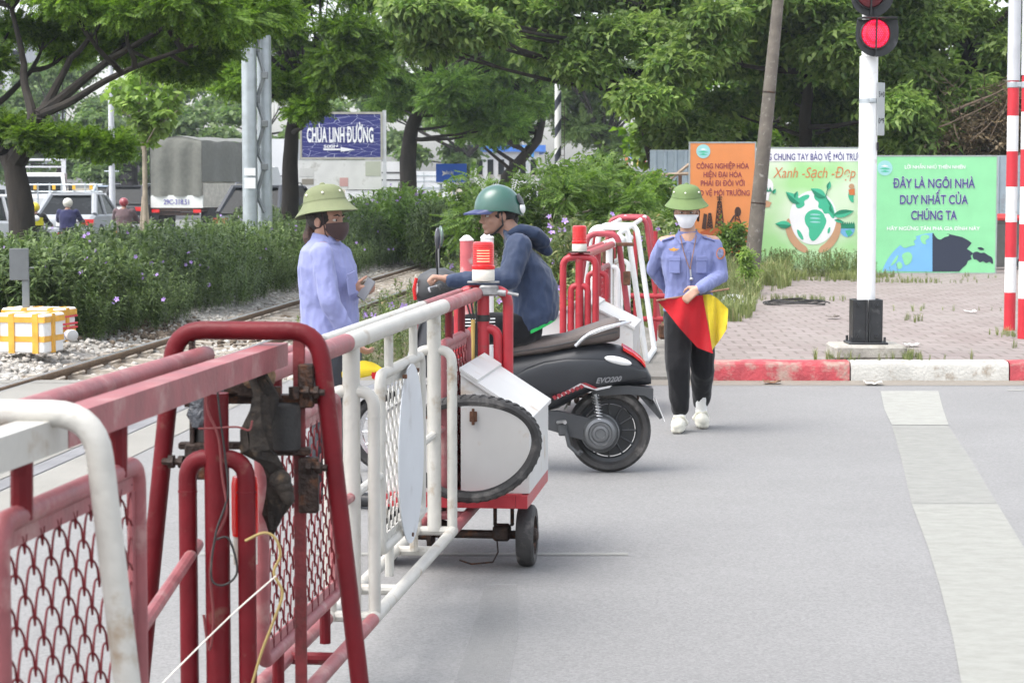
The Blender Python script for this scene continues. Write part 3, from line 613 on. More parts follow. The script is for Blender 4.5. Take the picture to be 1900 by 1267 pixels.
wire('cable', 'dark red cable running down the front of the red fork post', [(378, 700, 5.2), (385, 760, 5.2), (405, 810, 5.2), (412, 880, 5.2), (420, 950, 5.2), (398, 1005, 5.2), (390, 1060, 5.2), (396, 1150, 5.2), (388, 1205, 5.2), (378, 1140, 5.2)], .0035, M['redwire'])
wire('cable', 'thin black cable looped around the red fork post', [(400, 690, 5.2), (408, 770, 5.2), (418, 850, 5.2), (422, 920, 5.2), (400, 990, 5.19), (392, 1070, 5.19), (415, 1085, 5.19), (440, 1060, 5.19), (425, 1000, 5.19), (402, 1000, 5.19)], .0028, M['rubber'])
wire('cable', 'yellow cable hanging in a curve beside the red fork post', [(455, 1003, 5.2), (490, 988, 5.2), (512, 1000, 5.2), (520, 1030, 5.2), (508, 1062, 5.2), (524, 1100, 5.2), (508, 1150, 5.2), (485, 1210, 5.2), (466, 1275, 5.2)], .0036, M['yellowwire'])
wire('cord', 'white string stretched slanting down from the red fork post', [(512, 1068, 5.17), (430, 1140, 5.1), (333, 1235, 5.0), (280, 1290, 4.95)], .002, M['lampcream'], 'cord')
wire('cable', 'dark red wire band tying the red fork post below its top', [(368, 795, 5.2), (400, 794, 5.2), (440, 792, 5.2), (462, 798, 5.2), (468, 780, 5.2)], .0025, M['redwire'])

# ---- far barrier, seen from its leading end
BF = Vector((.477, 15.25, 0)); gc_near = gc
def gc(Y): return BF + Vector((.1165 * (Y - 15.25), Y - 15.25, 0))
fb = thing('sliding_barrier', 'red and white sliding barrier across the road with red beacon, behind the scooter seat', 'barrier', gp(15.25, 0, 0))
portal(fb, 15.25, 0, .116, 1.145, .26, .945, .06, M['brightred'])
b = MB(); b.bbox(gp(15.25, 0, 1.182), (.15, .09, .008), .002); part('latch', b, M['iron'], fb)
beacon(fb, gp(15.25, 0, 1.188), led=False)
cart(fb, 15.35, 16.35, -.33, .36, M['brightred'])
for w, z, r, m in ((.006, 1.15, .03, 'white'), (-.075, 1.155, .02, 'white')): part('top_rail', MB().tube([gp(15.3, w, z), gp(18.4, w, z)], r, 12), M['brightred'], fb); part('top_rail', MB().tube([gp(18.41, w, z), gp(21, w, z)], r, 12), M['whiteclean'], fb)
for w in (-.076, .076): part('bottom_rail', MB().tube([gp(15.4, w, .245), gp(20.8, w, .245)], .022, 10), M['whiteclean'], fb)
for Y, m in ((16.9, 'red'), (18.2, 'white'), (19.6, 'white')): part('fork_post', fork(Y, .245, 1.13, .97, .074), M[{'red': 'brightred', 'white': 'whiteclean'}[m]], fb)
for Y0, Y1, m in ((17.0, 18.1, 'pink'), (18.5, 19.4, 'white')):
    part('mesh_frame', panel_frame(Y0, Y1, .37, .99, 0), M[m], fb); part('wire_mesh', mesh_wires(Y0 + .03, Y1 - .03, .40, .96, 0, .084, .046, .060, .003, 3, 6), M[{'pink': 'brightred', 'white': 'whiteclean'}[m]], fb)
cabinet('white sloping-lid box on the far cart, right of its red posts', 15.42, 16.3, .03, .80, .37, .63, .343)
cabinet('white sloping-lid box on the far cart, left of its red posts', 15.42, 16.3, -.03, .80, -.34, .63, .343)
fo = thing('barrier_guide', 'far row of red and white trapezoid hoops behind the scooter tail', 'barrier', gp(20, .0, 0))
M['farred'] = mat('faded_hoop_red', (.33, .045, .06), .42, var=.12, scale=6)
def fhoop(pxl, pxr, py, pxb, pyb, Y, m, lean=0):
    a, c = P(pxl, py + 6, Y), P(pxr, py, Y); bt = P(pxb, pyb, Y); bt.z = max(bt.z, .05); wl_ = c.x - a.x; bl = Vector((a.x - (bt.x - c.x), Y, bt.z)); a.z = c.z
    part('hoop', MB().tube(round_path([bl, a, c, bt], .085, 7), .026, 12), M[{'red': 'farred', 'white': 'whiteclean'}[m]], fo); return bl, bt
h1 = fhoop(1090, 1146, 434, 1176, 660, 18.6, 'red')
h2 = fhoop(1098, 1164, 422, 1199, 672, 19.7, 'white')
h3 = fhoop(1114, 1181, 418, 1214, 648, 21.0, 'white')
h4 = fhoop(1133, 1198, 405, 1226, 630, 23.2, 'red')
h5 = fhoop(1141, 1204, 402, 1236, 622, 24.6, 'red')
for A, B_ in ((h2, h3),):
    for k in (0, 1): part('foot_rail', MB().tube([A[k], B_[k]], .028, 10), M['whiteclean'], fo)
part('foot_rail', MB().tube([h4[1], h5[1]], .028, 10), M['pink'], fo); part('foot_rail', MB().tube([h4[0], h5[0]], .028, 10), M['pink'], fo)
for w in (-.12, .10): part('round_rail', MB().tube([gp(18.7, w - .05, 1.235), gp(24.4, w - .14, 1.30)], .022, 10), M['whiteclean'], fo)
b = MB()
for z in (.32, .55): b.tube([gp(21.6, -.45, z), gp(21.6, .40, z)], .028, 10)
for w in (-.30, -.1, .12, .32): b.tube([gp(21.6, w - .1, .1), gp(21.6, w - .1, 1.2)], .022, 10)
part('cross_bars', b, M['brightred'], fo)
b = MB(); b.bbox(gp(18.5, -.03, 1.05), (.10, .08, .13), .01); b.bbox(gp(18.5, .04, 1.15), (.3, .05, .03), .004); b.bbox(gp(18.5, .13, .86), (.06, .05, .12), .006); part('roller_bracket', b, M['rust'], fo)
b = MB(); b.bbox(gp(22.0, .30, .17), (.13, .1, .16), .02); b.bbox(gp(22.0, .40, .05), (.05, .05, .22), .01); part('foot_bracket', b, M['rust'], fo)
gc = gc_near
# ------------------------------------------------------------------ people: one skinned surface each, clothes over it
def remeshed(mb, voxel, smooth=4, fold=None, name='body'):
    me = mb.mesh(name, (0, 0, 0), False); o = bpy.data.objects.new('tmp', me); COL.objects.link(o)
    r = o.modifiers.new('r', 'REMESH'); r.mode = 'VOXEL'; r.voxel_size = voxel; r.use_smooth_shade = True
    if smooth: s = o.modifiers.new('s', 'SMOOTH'); s.iterations = smooth; s.factor = .5
    dg = bpy.context.evaluated_depsgraph_get(); ev = o.evaluated_get(dg); out = bpy.data.meshes.new_from_object(ev); out.name = name
    bpy.data.objects.remove(o); bpy.data.meshes.remove(me)
    if fold:
        n = len(out.vertices); co = np.empty(n * 3, np.float32); out.vertices.foreach_get('co', co); co = co.reshape(-1, 3)
        nr = np.empty(n * 3, np.float32); out.vertices.foreach_get('normal', nr); nr = nr.reshape(-1, 3)
        d = np.array([fold(Vector(c), Vector(k)) for c, k in zip(co.tolist(), nr.tolist())], np.float32); co = co + nr * d[:, None]
        out.vertices.foreach_set('co', co.ravel())
    out.polygons.foreach_set('use_smooth', np.ones(len(out.polygons), bool)); out.update(); return out
def shift(me, o):
    me.transform(Matrix.Translation(-Vector(o))); return me
def basis(f):                                               # f: facing direction -> (right side, forward, up) as matrix columns
    f = Vector(f).normalized(); r = f.cross(Vector((0, 0, 1))).normalized(); u = r.cross(f); return Matrix((r, f, u)).transposed()
def folds(sx, amp, scale=16, stretch=(1, 1, .55)):
    def fn(c, nrm):
        p = Vector((c.x * stretch[0], c.y * stretch[1], c.z * stretch[2])) * scale + Vector((sx, sx * 2, 0))
        a = mnoise.noise(p); q = mnoise.noise(p * 2.1 + Vector((3, 1, 5)))
        return amp * ((1 - abs(a) * 2.2) * .6 + q * .5) - amp * .2
    return fn
def hand_mb(m_, wrist, knuck_dir, palm_n, curl=.5, s=1.0, thumb_side=1, spread=.0):
    """palm then four fingers of different length and a thumb from the side of the palm"""
    d = Vector(knuck_dir).normalized(); n_ = Vector(palm_n); n_ = (n_ - d * n_.dot(d)).normalized(); sd = d.cross(n_).normalized() * thumb_side
    w = Vector(wrist); m_.cap(w - d * .02 * s, .023 * s, w + d * .015 * s, .024 * s)
    for k in (-1.1, -.35, .4, 1.1): m_.cap(w + d * .02 * s + sd * k * .013 * s, .0145 * s, w + d * .082 * s + sd * k * .018 * s, .0115 * s)
    for k, L in ((1.25, .070), (.42, .080), (-.42, .074), (-1.22, .058)):
        p = w + d * .086 * s + sd * k * .0178 * s; a = curl * .7; dd = d + sd * k * spread
        for seg, (fr, r0, r1) in enumerate(((.45, .0098, .0090), (.32, .0088, .0080), (.23, .0078, .0068))):
            dr = (dd * math.cos(a) + n_ * math.sin(a)).normalized(); q = p + dr * L * fr * s; m_.cap(p, r0 * s, q, r1 * s); p = q; a += curl * 1.05
    p = w + d * .025 * s + sd * .024 * s; dr = (d * .65 + sd * .75 + n_ * .25).normalized()
    q = p + dr * .036 * s; m_.cap(p, .0135 * s, q, .0105 * s); dr = (d * .9 + sd * .15 + n_ * .5 * (.5 + curl)).normalized(); q2 = q + dr * .030 * s; m_.cap(q, .0102 * s, q2, .009 * s)
    dr = (d * .75 - sd * .1 + n_ * .8 * (.5 + curl)).normalized(); m_.cap(q2, .009 * s, q2 + dr * .022 * s, .0075 * s)
def head_mb(m_, c, B, s=1.0):
    """skull, jaw, nose, brow, lips, ears; c = centre of the head at eye height, B = (right, forward, up)"""
    E = lambda x, y, z, r, nu=18, nv=12: m_.ell(Vector(c) + B @ (Vector((x, y, z)) * s), [k * s for k in r], B, nu, nv)
    E(0, -.008, .028, (.074, .094, .088)); E(0, .018, -.03, (.062, .068, .078)); E(0, .036, -.078, (.040, .044, .032)); E(0, .072, -.096, (.020, .018, .017))
    for k in (-1, 1):
        E(k * .040, .056, -.028, (.022, .022, .024), 10, 8); E(k * .030, .078, .018, (.020, .012, .008), 10, 6)
        E(k * .077, -.008, -.012, (.010, .021, .031), 10, 8); E(k * .076, -.002, -.03, (.007, .011, .012), 8, 6); E(k * .012, .094, -.036, (.009, .011, .008), 8, 6)
    E(0, .089, -.008, (.010, .012, .030), 10, 8); E(0, .098, -.030, (.013, .017, .012), 10, 8); E(0, .086, -.058, (.023, .011, .0065), 12, 6); E(0, .083, -.070, (.021, .011, .007), 12, 6)
def face_parts(root, c, B, m_hair, s=1.0):
    b = MB(); b2 = MB()
    for k in (-1, 1):
        o = Vector(c) + B @ (Vector((k * .031, .0705, -.001)) * s); b.ell(o, (.0135 * s, .011 * s, .0075 * s), B, 12, 8); b2.ell(o + B @ Vector((0, .0085, 0)) * s, (.0058 * s, .004 * s, .0058 * s), B, 10, 6)
    part('eyes', b, M['eyewhite'], root); part('iris', b2, M['iris'], root)
    b = MB()
    for k in (-1, 1): b.tube([Vector(c) + B @ (Vector((k * x, y, z)) * s) for x, y, z in ((.014, .090, .020), (.030, .088, .027), (.048, .074, .020))], [.003 * s, .0042 * s, .002 * s], 6)
    part('eyebrows', b, m_hair, root)
M['skin'] = mat('skin', (.46, .27, .19), .5, var=.06, scale=12, bump=.05, bscale=150); M['skin'].node_tree.nodes['Principled BSDF'].inputs['Subsurface Weight'].default_value = .08; M['skin'].node_tree.nodes['Principled BSDF'].inputs['Subsurface Radius'].default_value = (.01, .004, .002)
M['skin2'] = mat('tanned_skin', (.36, .20, .14), .5, var=.06, scale=12, bump=.05, bscale=150)
M['eyewhite'] = mat('eye_white', (.6, .57, .53), .2); M['iris'] = mat('dark_iris', (.02, .012, .008), .1)
M['hair'] = mat('black_hair', (.018, .012, .010), .45, var=.4, scale=60, bump=.5, bscale=150); M['hairbrown'] = mat('dark_brown_hair', (.06, .028, .018), .45, var=.4, scale=60, bump=.5, bscale=150)
def cloth(name, col, var=.07, rough=.85, bump=.25, bscale=22): 
    m = mat(name, col, rough, var=var, scale=7, bump=bump, bscale=bscale, spec=.2); m.node_tree.nodes['Principled BSDF'].inputs['Sheen Weight'].default_value = .15; return m
M['shirt'] = cloth('lavender_blue_shirt', (.235, .255, .46)); M['shirt2'] = cloth('greyish_blue_shirt', (.175, .20, .38))
M['trousers'] = cloth('charcoal_trousers', (.035, .038, .045)); M['blacktrousers'] = cloth('black_trousers', (.0075, .0075, .009))
M['helmetgreen'] = mat('olive_canvas', (.165, .187, .095), .8, var=.06, scale=18, bump=.12, bscale=220); M['helmetgreen2'] = mat('green_canvas', (.125, .185, .065), .8, var=.06, scale=18, bump=.12, bscale=220)
M['maskbrown'] = cloth('dark_brown_mask', (.055, .034, .032)); M['maskwhite'] = cloth('white_mask', (.74, .74, .76))
M['clog'] = mat('cream_rubber', (.66, .64, .55), .55, var=.05); M['flagred'] = cloth('red_flag_cloth', (.40, .012, .018)); M['flagyellow'] = cloth('yellow_flag_cloth', (.62, .47, .03)); M['wood'] = mat('flagstick_wood', (.20, .10, .06), .6, var=.25, scale=30)
def sun_helmet(root, c, B, m_h, s=1.0):
    c = Vector(c); prof = [(.168, -.012), (.170, -.008), (.158, .004), (.140, .022), (.122, .046), (.1165, .056), (.1165, .060), (.114, .064), (.110, .088), (.101, .110), (.086, .128), (.062, .141), (.034, .148), (.016, .150)]
    inner = [(.014, .142), (.06, .133), (.098, .106), (.108, .062), (.112, .045), (.135, .016), (.164, -.013)]
    def ring(r, h, n=40):
        out = []
        for k in range(n):
            a = 2 * math.pi * k / n; e = 1 + .10 * abs(math.sin(a)) ; lift = -.012 * math.sin(a) ** 2 * (r / .17) ** 3
            out.append(c + B @ (Vector((math.cos(a) * r * .97, math.sin(a) * r * e, h + lift)) * s))
        return out
    b = MB(); b.loft([ring(r, h) for r, h in prof + inner], False, False); b.add(ring(*prof[-1]), [tuple(range(40))]); h = part('helmet', b, m_h, root, ang=50)
    b = MB(); b.ell(c + B @ (Vector((0, 0, .152)) * s), (.016 * s, .016 * s, .009 * s), B, 12, 6); k_ = part('helmet_button', b, m_h, root)
    b = MB()
    for a in (.5, 1.5, 2.6, 3.7, 4.7, 5.8): b.ell(c + B @ (Vector((math.cos(a) * .105, math.sin(a) * .113, .096)) * s), (.007, .007, .007), B, 8, 6)
    part('helmet_vents', b, M['lampcream'], root)
    b = MB(); b.loft([ring(.1172, .052), ring(.1180, .056), ring(.1172, .0615)], False, False); part('helmet_band', b, m_h, root)
def mask_mb(c, B, s=1.0, puff=0.0):
    b = MB(); c = Vector(c); rows = []
    for j in range(11):
        t = j / 10; z = -.012 - .092 * t; row = []
        for i in range(21):
            a = R(-82 + 164 * i / 20); ew = .083 - .026 * t ** 1.4; yy = .020 + (.079 + puff + .014 * math.sin(math.pi * (t * .85 + .1))) * math.cos(a) ** (.85) + (.004 if j else 0)
            edge = 1 - abs(2 * i / 20 - 1) ** 3; zz = z * (.30 + .70 * edge) - .016 * (1 - edge); row.append(c + B @ (Vector((math.sin(a) * ew, yy - .018 * t ** 2, zz)) * s))
        rows.append(row)
    b.loft(rows, closed=False); return b
# ---- woman at the near barrier, side on
Y0 = 11.0
wa = thing('person', 'woman in lavender uniform shirt, dark face mask and olive sun helmet', 'person', G(625, 945).to_tuple()[:2] + (0,))
J = lambda px, py, dy=0: P(px, py, Y0 + dy)
fw = Vector((.80, -.60, 0)); Bt = basis((.86, -.50, 0)); hc = J(606, 408); Bh = basis((.88, -.47, 0))
b = MB(); head_mb(b, hc, Bh, .97); b.chain([(J(602, 425), .050), (J(600, 455), .055)])
spine = [(J(600, 455), .07), (J(602, 500), .085), (J(607, 590), .08), (J(612, 645), .09)]; b.chain(spine)
arms = {'r': [J(596, 470, -.155), J(612, 560, -.20), J(645, 618, -.15)], 'l': [J(618, 466, .15), J(640, 545, .17), J(655, 542, -.02)]}
legs = {'r': [J(612, 655, -.08), J(632, 795, -.06), J(652, 915, 0)], 'l': [J(612, 655, .09), J(602, 790, .16), J(582, 905, .25)]}
for k, (a, e, w) in arms.items(): b.chain([(a, .045), (e, .036), (w, .026)]); b.cap(J(600, 460), .05, a, .045)
for k, (a, e, w) in legs.items(): b.chain([(a, .07), (e, .05), (w, .036)])
hand_mb(b, J(656, 541, -.03), (.9, -.25, .15), (-.2, .9, .4), 1.1, .95, 1); hand_mb(b, arms['r'][2] + Vector((.02, -.005, -.02)), (.6, -.1, -.7), (.7, .5, .5), .7, .95, -1)
part('body', shift(remeshed(b, .006, 3), wa.location), M['skin2'], wa)
b = MB()
def tors(pts):                                              # (centre, half width across, half depth) rings
    rg = [[Vector(c) + Bt @ Vector((math.copysign(abs(math.cos(a)) ** .85, math.cos(a)) * hw, math.copysign(abs(math.sin(a)) ** .85, math.sin(a)) * hd, 0)) for a in [2 * math.pi * k / 24 for k in range(24)]] for c, hw, hd in pts]; return rg
b.loft(tors([(J(603, 440), .062, .055), (J(602, 450), .10, .07), (J(604, 464), .165, .09), (J(607, 495), .185, .115), (J(610, 530), .18, .128), (J(611, 570), .165, .125), (J(613, 605), .168, .128), (J(615, 635), .178, .138), (J(616, 642), .178, .138)]), True, True)
for k, (a, e, w) in arms.items(): b.chain([(a, .058), (a.lerp(e, .5), .057), (e, .052), (e.lerp(w, .6), .048), (w, .044)])
sh = part('shirt', shift(remeshed(b, .007, 2, folds(1, .006, 24, (1, 1, .38))), wa.location), M['shirt'], wa)
b = MB()                                                    # collar, pocket flap, cuff, belt edge
b.loft([[Vector(J(604, y)) + Bt @ Vector((math.cos(a) * r, math.sin(a) * r * 1.0 + .0, .012 * math.sin(a + 2.5))) for a in [2 * math.pi * k / 24 for k in range(24)]] for y, r in ((452, .066), (445, .062), (436, .060), (437, .066), (449, .078))])
part('collar', b, M['shirt'], wa)
b = MB(); q = J(652, 510, -.128); b.bbox(q, (.075, .007, .03), .003, Bt @ Matrix.Rotation(.25, 3, 'Y')); b.bbox(q + Vector((.0, .0, -.055)), (.07, .005, .09), .002, Bt @ Matrix.Rotation(.2, 3, 'Y')); part('pocket', b, M['shirt'], wa)
b = MB(); b.loft(tors([(J(616, 625), .165, .120), (J(616, 655), .17, .128), (J(616, 690), .165, .12)]), True, True)
for k, (a, e, w) in legs.items(): b.chain([(a, .088), (a.lerp(e, .5), .083), (e, .072), (e.lerp(w, .5), .068), (w, .066)])
part('trousers', shift(remeshed(b, .009, 5, folds(4, .010, 11)), wa.location), M['trousers'], wa)
for k, d in (('r', Vector((.9, -.35, 0))), ('l', Vector((.95, -.2, 0)))):
    w = legs[k][2].copy(); w.z = .04; d = d.normalized(); b = MB(); b.chain([(w - d * .05, .042), (w + d * .06, .040), (w + d * .14, .034)]); b.chain([(w - d * .05, .045), (w + Vector((0, 0, .06)), .045)]); sm_ = remeshed(b, .008, 3); sm_.transform(Matrix.Translation(Vector((0, 0, -min(v.co.z for v in sm_.vertices) + .003)))); part('shoe', shift(sm_, wa.location), M['black'], wa)
part('face_mask', mask_mb(hc + Bh @ Vector((0, .004, 0)), Bh, 1.0, .004), M['maskbrown'], wa); face_parts(wa, hc, Bh, M['hair'], .97)
b = MB(); b.ell(hc + Bh @ Vector((0, -.022, .02)), (.083, .095, .085), Bh, 18, 12); part('hair', b, M['hair'], wa)
b = MB(); b.chain([(hc + Bh @ Vector((0, -.088, -.02)), .032), (hc + Bh @ Vector((0, -.105, -.09)), .034), (hc + Bh @ Vector((0, -.09, -.16)), .022)]); part('ponytail', shift(remeshed(b, .008, 3, folds(2, .006, 40, (1, 1, .2))), wa.location), M['hairbrown'], wa)
sun_helmet(wa, hc + Bh @ Vector((0, -.004, .045)), Bh @ Matrix.Rotation(R(9), 3, 'X'), M['helmetgreen'], .91)
b = MB(); b.tube([hc + Bh @ Vector((.078, .02, .05)), hc + Bh @ Vector((.066, .035, -.07)), hc + Bh @ Vector((.02, .05, -.118)), hc + Bh @ Vector((-.05, .04, -.08)), hc + Bh @ Vector((-.078, .02, .05))], .0035, 6); part('chin_strap', b, M['maskbrown'], wa)
q = J(678, 531, -.07); b = MB(); b.bbox(q + Vector((.004, 0, -.015)), (.011, .062, .115), .005, Matrix.Rotation(.55, 3, 'Y') @ Matrix.Rotation(.9, 3, 'Z')); solo('mobile_phone', b, mat('grey_phone_case', (.17, .175, .185), .3, var=.1), 'small grey mobile phone in the hand of the woman in the dark mask', 'phone', loc=q)
# flags she holds low, rolled together
b = MB(); rg = []
for i, t in enumerate(np.linspace(0, 1, 14)):
    c = P(634 + 80 * t, 694 - 7 * math.sin(t * 3) - 2 * t, 10.86); hh = .008 + .030 * math.sin(math.pi * min(1, t * .9 + .05)); rg.append([c + Vector((0, math.cos(a) * hh * .7, math.sin(a) * hh * (1 + .25 * math.sin(3 * a + 5 * t)))) for a in [2 * math.pi * k / 18 for k in range(18)]])
fy = thing('flag', 'rolled yellow and red signal flag held low behind the white rails', 'flag', P(660, 700, 10.86))
part('yellow_cloth', MB().loft(rg, True, True), M['flagyellow'], fy)
b = MB(); b.loft([[P(x, y + dy, 10.82) for dy in (0, 6, 12)] for x, y in ((690, 690), (702, 694), (714, 700))], closed=False); b.prism([P(684, 690, 10.84), P(716, 690, 10.84), P(714, 722, 10.84), P(703, 716, 10.84)], (0, .012, 0)); part('red_cloth', b, M['flagred'], fy)
b = MB(); b.tube([P(655, 640, 10.85), P(640, 700, 10.86), P(634, 730, 10.86)], .007, 8); part('stick', b, M['wood'], fy)
b = MB(); b.prism([P(642, 690, 10.85), P(654, 678, 10.85), P(662, 700, 10.85), P(664, 722, 10.85), P(650, 714, 10.85)], (0, .015, 0)); part('yellow_cloth', b, M['flagyellow'], fy)

# ---- woman with the flags, walking towards the camera
Y0 = 14.5
wb = thing('person', 'woman with a white face mask and green sun helmet holding open flags', 'person', G(1278, 800).to_tuple()[:2] + (0,))
hc = J(1274, 393, -.01); Bh = basis((-.10, -1, -.06)); Bt = basis((-.04, -1, 0))
b = MB(); head_mb(b, hc, Bh, .97); b.chain([(J(1275, 412), .048), (J(1277, 438), .055)]); b.chain([(J(1277, 445), .08), (J(1277, 500), .085), (J(1278, 545), .08), (J(1278, 580), .09)])
arms = {'r': [J(1231, 450), J(1213, 500, .10), J(1238, 535, .17)], 'l': [J(1325, 449), J(1338, 512, -.03), J(1300, 534, -.255)]}
legs = {'r': [J(1258, 590, -.02), J(1258, 682, -.10), J(1261, 768, -.07)], 'l': [J(1299, 590, .02), J(1303, 682, .03), J(1301, 758, .22)]}
for k, (a, e, w) in arms.items(): b.chain([(a, .042), (e, .034), (w, .025)]); b.cap(J(1277, 445), .05, a, .042)
for k, (a, e, w) in legs.items(): b.chain([(a, .07), (e, .048), (w, .034)])
hand_mb(b, arms['l'][2] + Vector((-.012, -.012, .0)), (-.72, -.12, -.60), (.15, .9, -.25), .62, 1.0, -1); hand_mb(b, arms['r'][2], (.8, .3, -.2), (0, -.5, .5), .5, .9, 1)
part('body', shift(remeshed(b, .006, 3), wb.location), M['skin'], wb)
b = MB()
b.loft(tors([(J(1276, 432), .058, .05), (J(1276, 440), .11, .065), (J(1277, 452), .178, .085), (J(1277, 480), .185, .108), (J(1277, 505), .172, .108), (J(1278, 530), .155, .10), (J(1278, 555), .162, .105), (J(1278, 578), .172, .112)]), True, True)
for k, (a, e, w) in arms.items(): a2 = a + Vector((0, 0, -.018)); b.chain([(a2, .052), (a.lerp(e, .5), .054), (e, .050), (e.lerp(w, .6), .046), (w, .041)]); b.cap(J(1277, 443), .05, a2, .05)
part('shirt', shift(remeshed(b, .007, 3, folds(7, .0065, 25, (1, 1, .38))), wb.location), M['shirt2'], wb)
b = MB()
for s in (-1, 1):
    b.prism([J(1277 + s * 4, 450, -.085), J(1277 + s * 17, 430, -.045), J(1277 + s * 25, 437, -.055), J(1277 + s * 15, 452, -.10)], (0, .012, 0))
b.loft([[Vector(J(1276, y)) + Bt @ Vector((math.cos(a) * r, math.sin(a) * r - .004, -.012 * math.sin(a))) for a in [2 * math.pi * k / 24 for k in range(24)]] for y, r in ((436, .066), (428, .060), (427, .064), (439, .075))]); part('collar', b, M['shirt2'], wb)
b = MB()
for s in (-1, 1):
    q = J(1277 + s * 25, 480, -.116); rr_ = Matrix.Rotation(s * .25, 3, 'Z'); b.bbox(q, (.078, .008, .034), .003, rr_); b.bbox(q + Vector((0, .004, -.048)), (.072, .01, .10), .003, rr_)
b.bbox(J(1278, 500, -.118), (.022, .008, .24), .003); part('pocket', b, M['shirt2'], wb)
b = MB()
for s in (-1, 1): b.bbox(J(1277 + s * 38, 443, -.03), (.085, .05, .012), .004, Matrix.Rotation(s * .32, 3, 'Y'))
part('shoulder_strap', b, M['shirt2'], wb)
b = MB(); q = J(1250, 463, -.112); b.prism([q + Vector((x, 0, z)) for x, z in ((-.035, .006), (-.014, .005), (0, .014), (.014, .005), (.035, .006), (.022, -.008), (.01, -.009), (0, -.014), (-.01, -.009), (-.022, -.008))], (0, -.006, 0)); part('badge', b, mat('gold_badge', (.62, .30, .05), .4, var=.3, scale=60), wb)
b = MB(); q = J(1338, 470, -.072); rz = Matrix.Rotation(-.5, 3, 'Z') @ Matrix.Rotation(.18, 3, 'Y'); b.prism([q + rz @ Vector((.031 * math.cos(a), 0, .040 * math.sin(a))) for a in [2 * math.pi * k / 20 for k in range(20)]], rz @ Vector((0, -.010, 0))); part('arm_patch', b, mat('orange_patch_edge', (.50, .16, .06), .7), wb)
b = MB(); b.prism([q + rz @ Vector((.023 * math.cos(a), -.0105, .031 * math.sin(a))) for a in [2 * math.pi * k / 20 for k in range(20)]], rz @ Vector((0, -.003, 0))); part('arm_patch', b, mat('blue_patch', (.14, .16, .26), .7, var=.4, scale=60), wb)
b = MB(); b.tube([J(1262, 437, -.075), J(1268, 465, -.115), J(1276, 490, -.135), J(1281, 500, -.14)], .0035, 6); b.tube([J(1292, 437, -.075), J(1287, 465, -.118), J(1282, 490, -.135), J(1281, 500, -.14)], .0035, 6); part('lanyard', b, M['wood'], wb)
b = MB(); b.cyl(J(1281, 500, -.14), J(1282, 514, -.14), .006, seg=8); b.ell(J(1283, 518, -.142), (.013, .009, .012), None, 10, 8); part('whistle', b, M['steel'], wb)
b = MB(); b.loft(tors([(J(1278, 560), .155, .098), (J(1278, 585), .172, .112), (J(1279, 612), .168, .112)]), True, True)
for k, (a, e, w) in legs.items():
    w2 = w.copy(); w2.z += .045 if k == 'r' else .055; b.chain([(a, .092), (a.lerp(e, .5), .092), (e, .084), (e.lerp(w2, .5), .074), (w2, .060)])
part('trousers', shift(remeshed(b, .008, 5, folds(14, .009, 11)), wb.location), M['blacktrousers'], wb)
for k, d, lab in (('r', Vector((-.22, -1, 0)), None), ('l', Vector((.03, -1, 0)), None)):
    w = legs[k][2].copy(); w.z = .055; d = d.normalized(); sdv = Vector((-d.y, d.x, 0)); b = MB()
    b.chain([(w - d * .05, .046), (w + d * .05, .045), (w + d * .12, .043)])
    for s in (-1, 1): b.chain([(w - d * .06 + sdv * s * .012 + Vector((0, 0, -.028)), .026), (w + d * .05 + sdv * s * .018 + Vector((0, 0, -.028)), .028), (w + d * .125 + sdv * s * .014 + Vector((0, 0, -.028)), .028)])
    b.chain([(w - d * .045 + sdv * .04, .018), (w - d * .07 + Vector((0, 0, .035)), .018), (w - d * .045 - sdv * .04, .018)])
    sm_ = remeshed(b, .006, 3); sm_.transform(Matrix.Translation(Vector((0, 0, -min(v.co.z for v in sm_.vertices) + .003)))); part('clog', shift(sm_, wb.location), M['clog'], wb)
    b = MB()
    for i, (f_, s_) in enumerate(((.06, -.022), (.06, 0), (.06, .022), (.09, -.018), (.09, .006), (.115, -.008), (.115, .014))): b.ell(w + d * f_ + sdv * s_ + Vector((0, 0, .0445 - abs(s_) * .35 - f_ * .055)), (.0055, .0055, .004), None, 8, 5)
    part('clog_holes', b, mat('clog_hole', (.12, .11, .09), .8), wb)
    b = MB(); b.tube([w + sdv * .047 + Vector((0, 0, .01)) + d * .0, w + sdv * .03 + d * .03 + Vector((0, 0, .052)), w - sdv * .03 + d * .03 + Vector((0, 0, .052)), w - sdv * .047 + Vector((0, 0, .01))], .011, 8); part('clog_strap', b, M['clog'], wb)
    b = MB(); a_ = legs[k][2]; b.chain([(a_.lerp(legs[k][1], .40), .046), (a_, .039), (a_ + Vector((0, 0, -.02)), .04)]); part('sock', b, M['whiteclean'], wb)
part('face_mask', mask_mb(hc + Bh @ Vector((0, .004, 0)), Bh, 1.0), M['maskwhite'], wb); face_parts(wb, hc, Bh, M['hair'], .97)
b = MB()
for z in (-.02, -.042, -.062):
    b.tube([hc + Bh @ Vector((x * .05, .112 - x * x * .028 + .002, z)) for x in np.linspace(-1, 1, 9)], .0016, 5)
part('mask_pleats', b, M['maskwhite'], wb)
b = MB(); b.ell(hc + Bh @ Vector((0, -.03, .02)), (.082, .088, .085), Bh, 18, 12); b.chain([(hc + Bh @ Vector((.0, -.07, -.04)), .05), (hc + Bh @ Vector((.0, -.075, -.09)), .03)]); b.chain([(hc + Bh @ Vector((-.076, -.012, .0)), .014), (hc + Bh @ Vector((-.077, -.018, -.06)), .008)]); b.chain([(hc + Bh @ Vector((.076, -.012, .0)), .014), (hc + Bh @ Vector((.077, -.018, -.05)), .008)]); part('hair', b, M['hair'], wb)
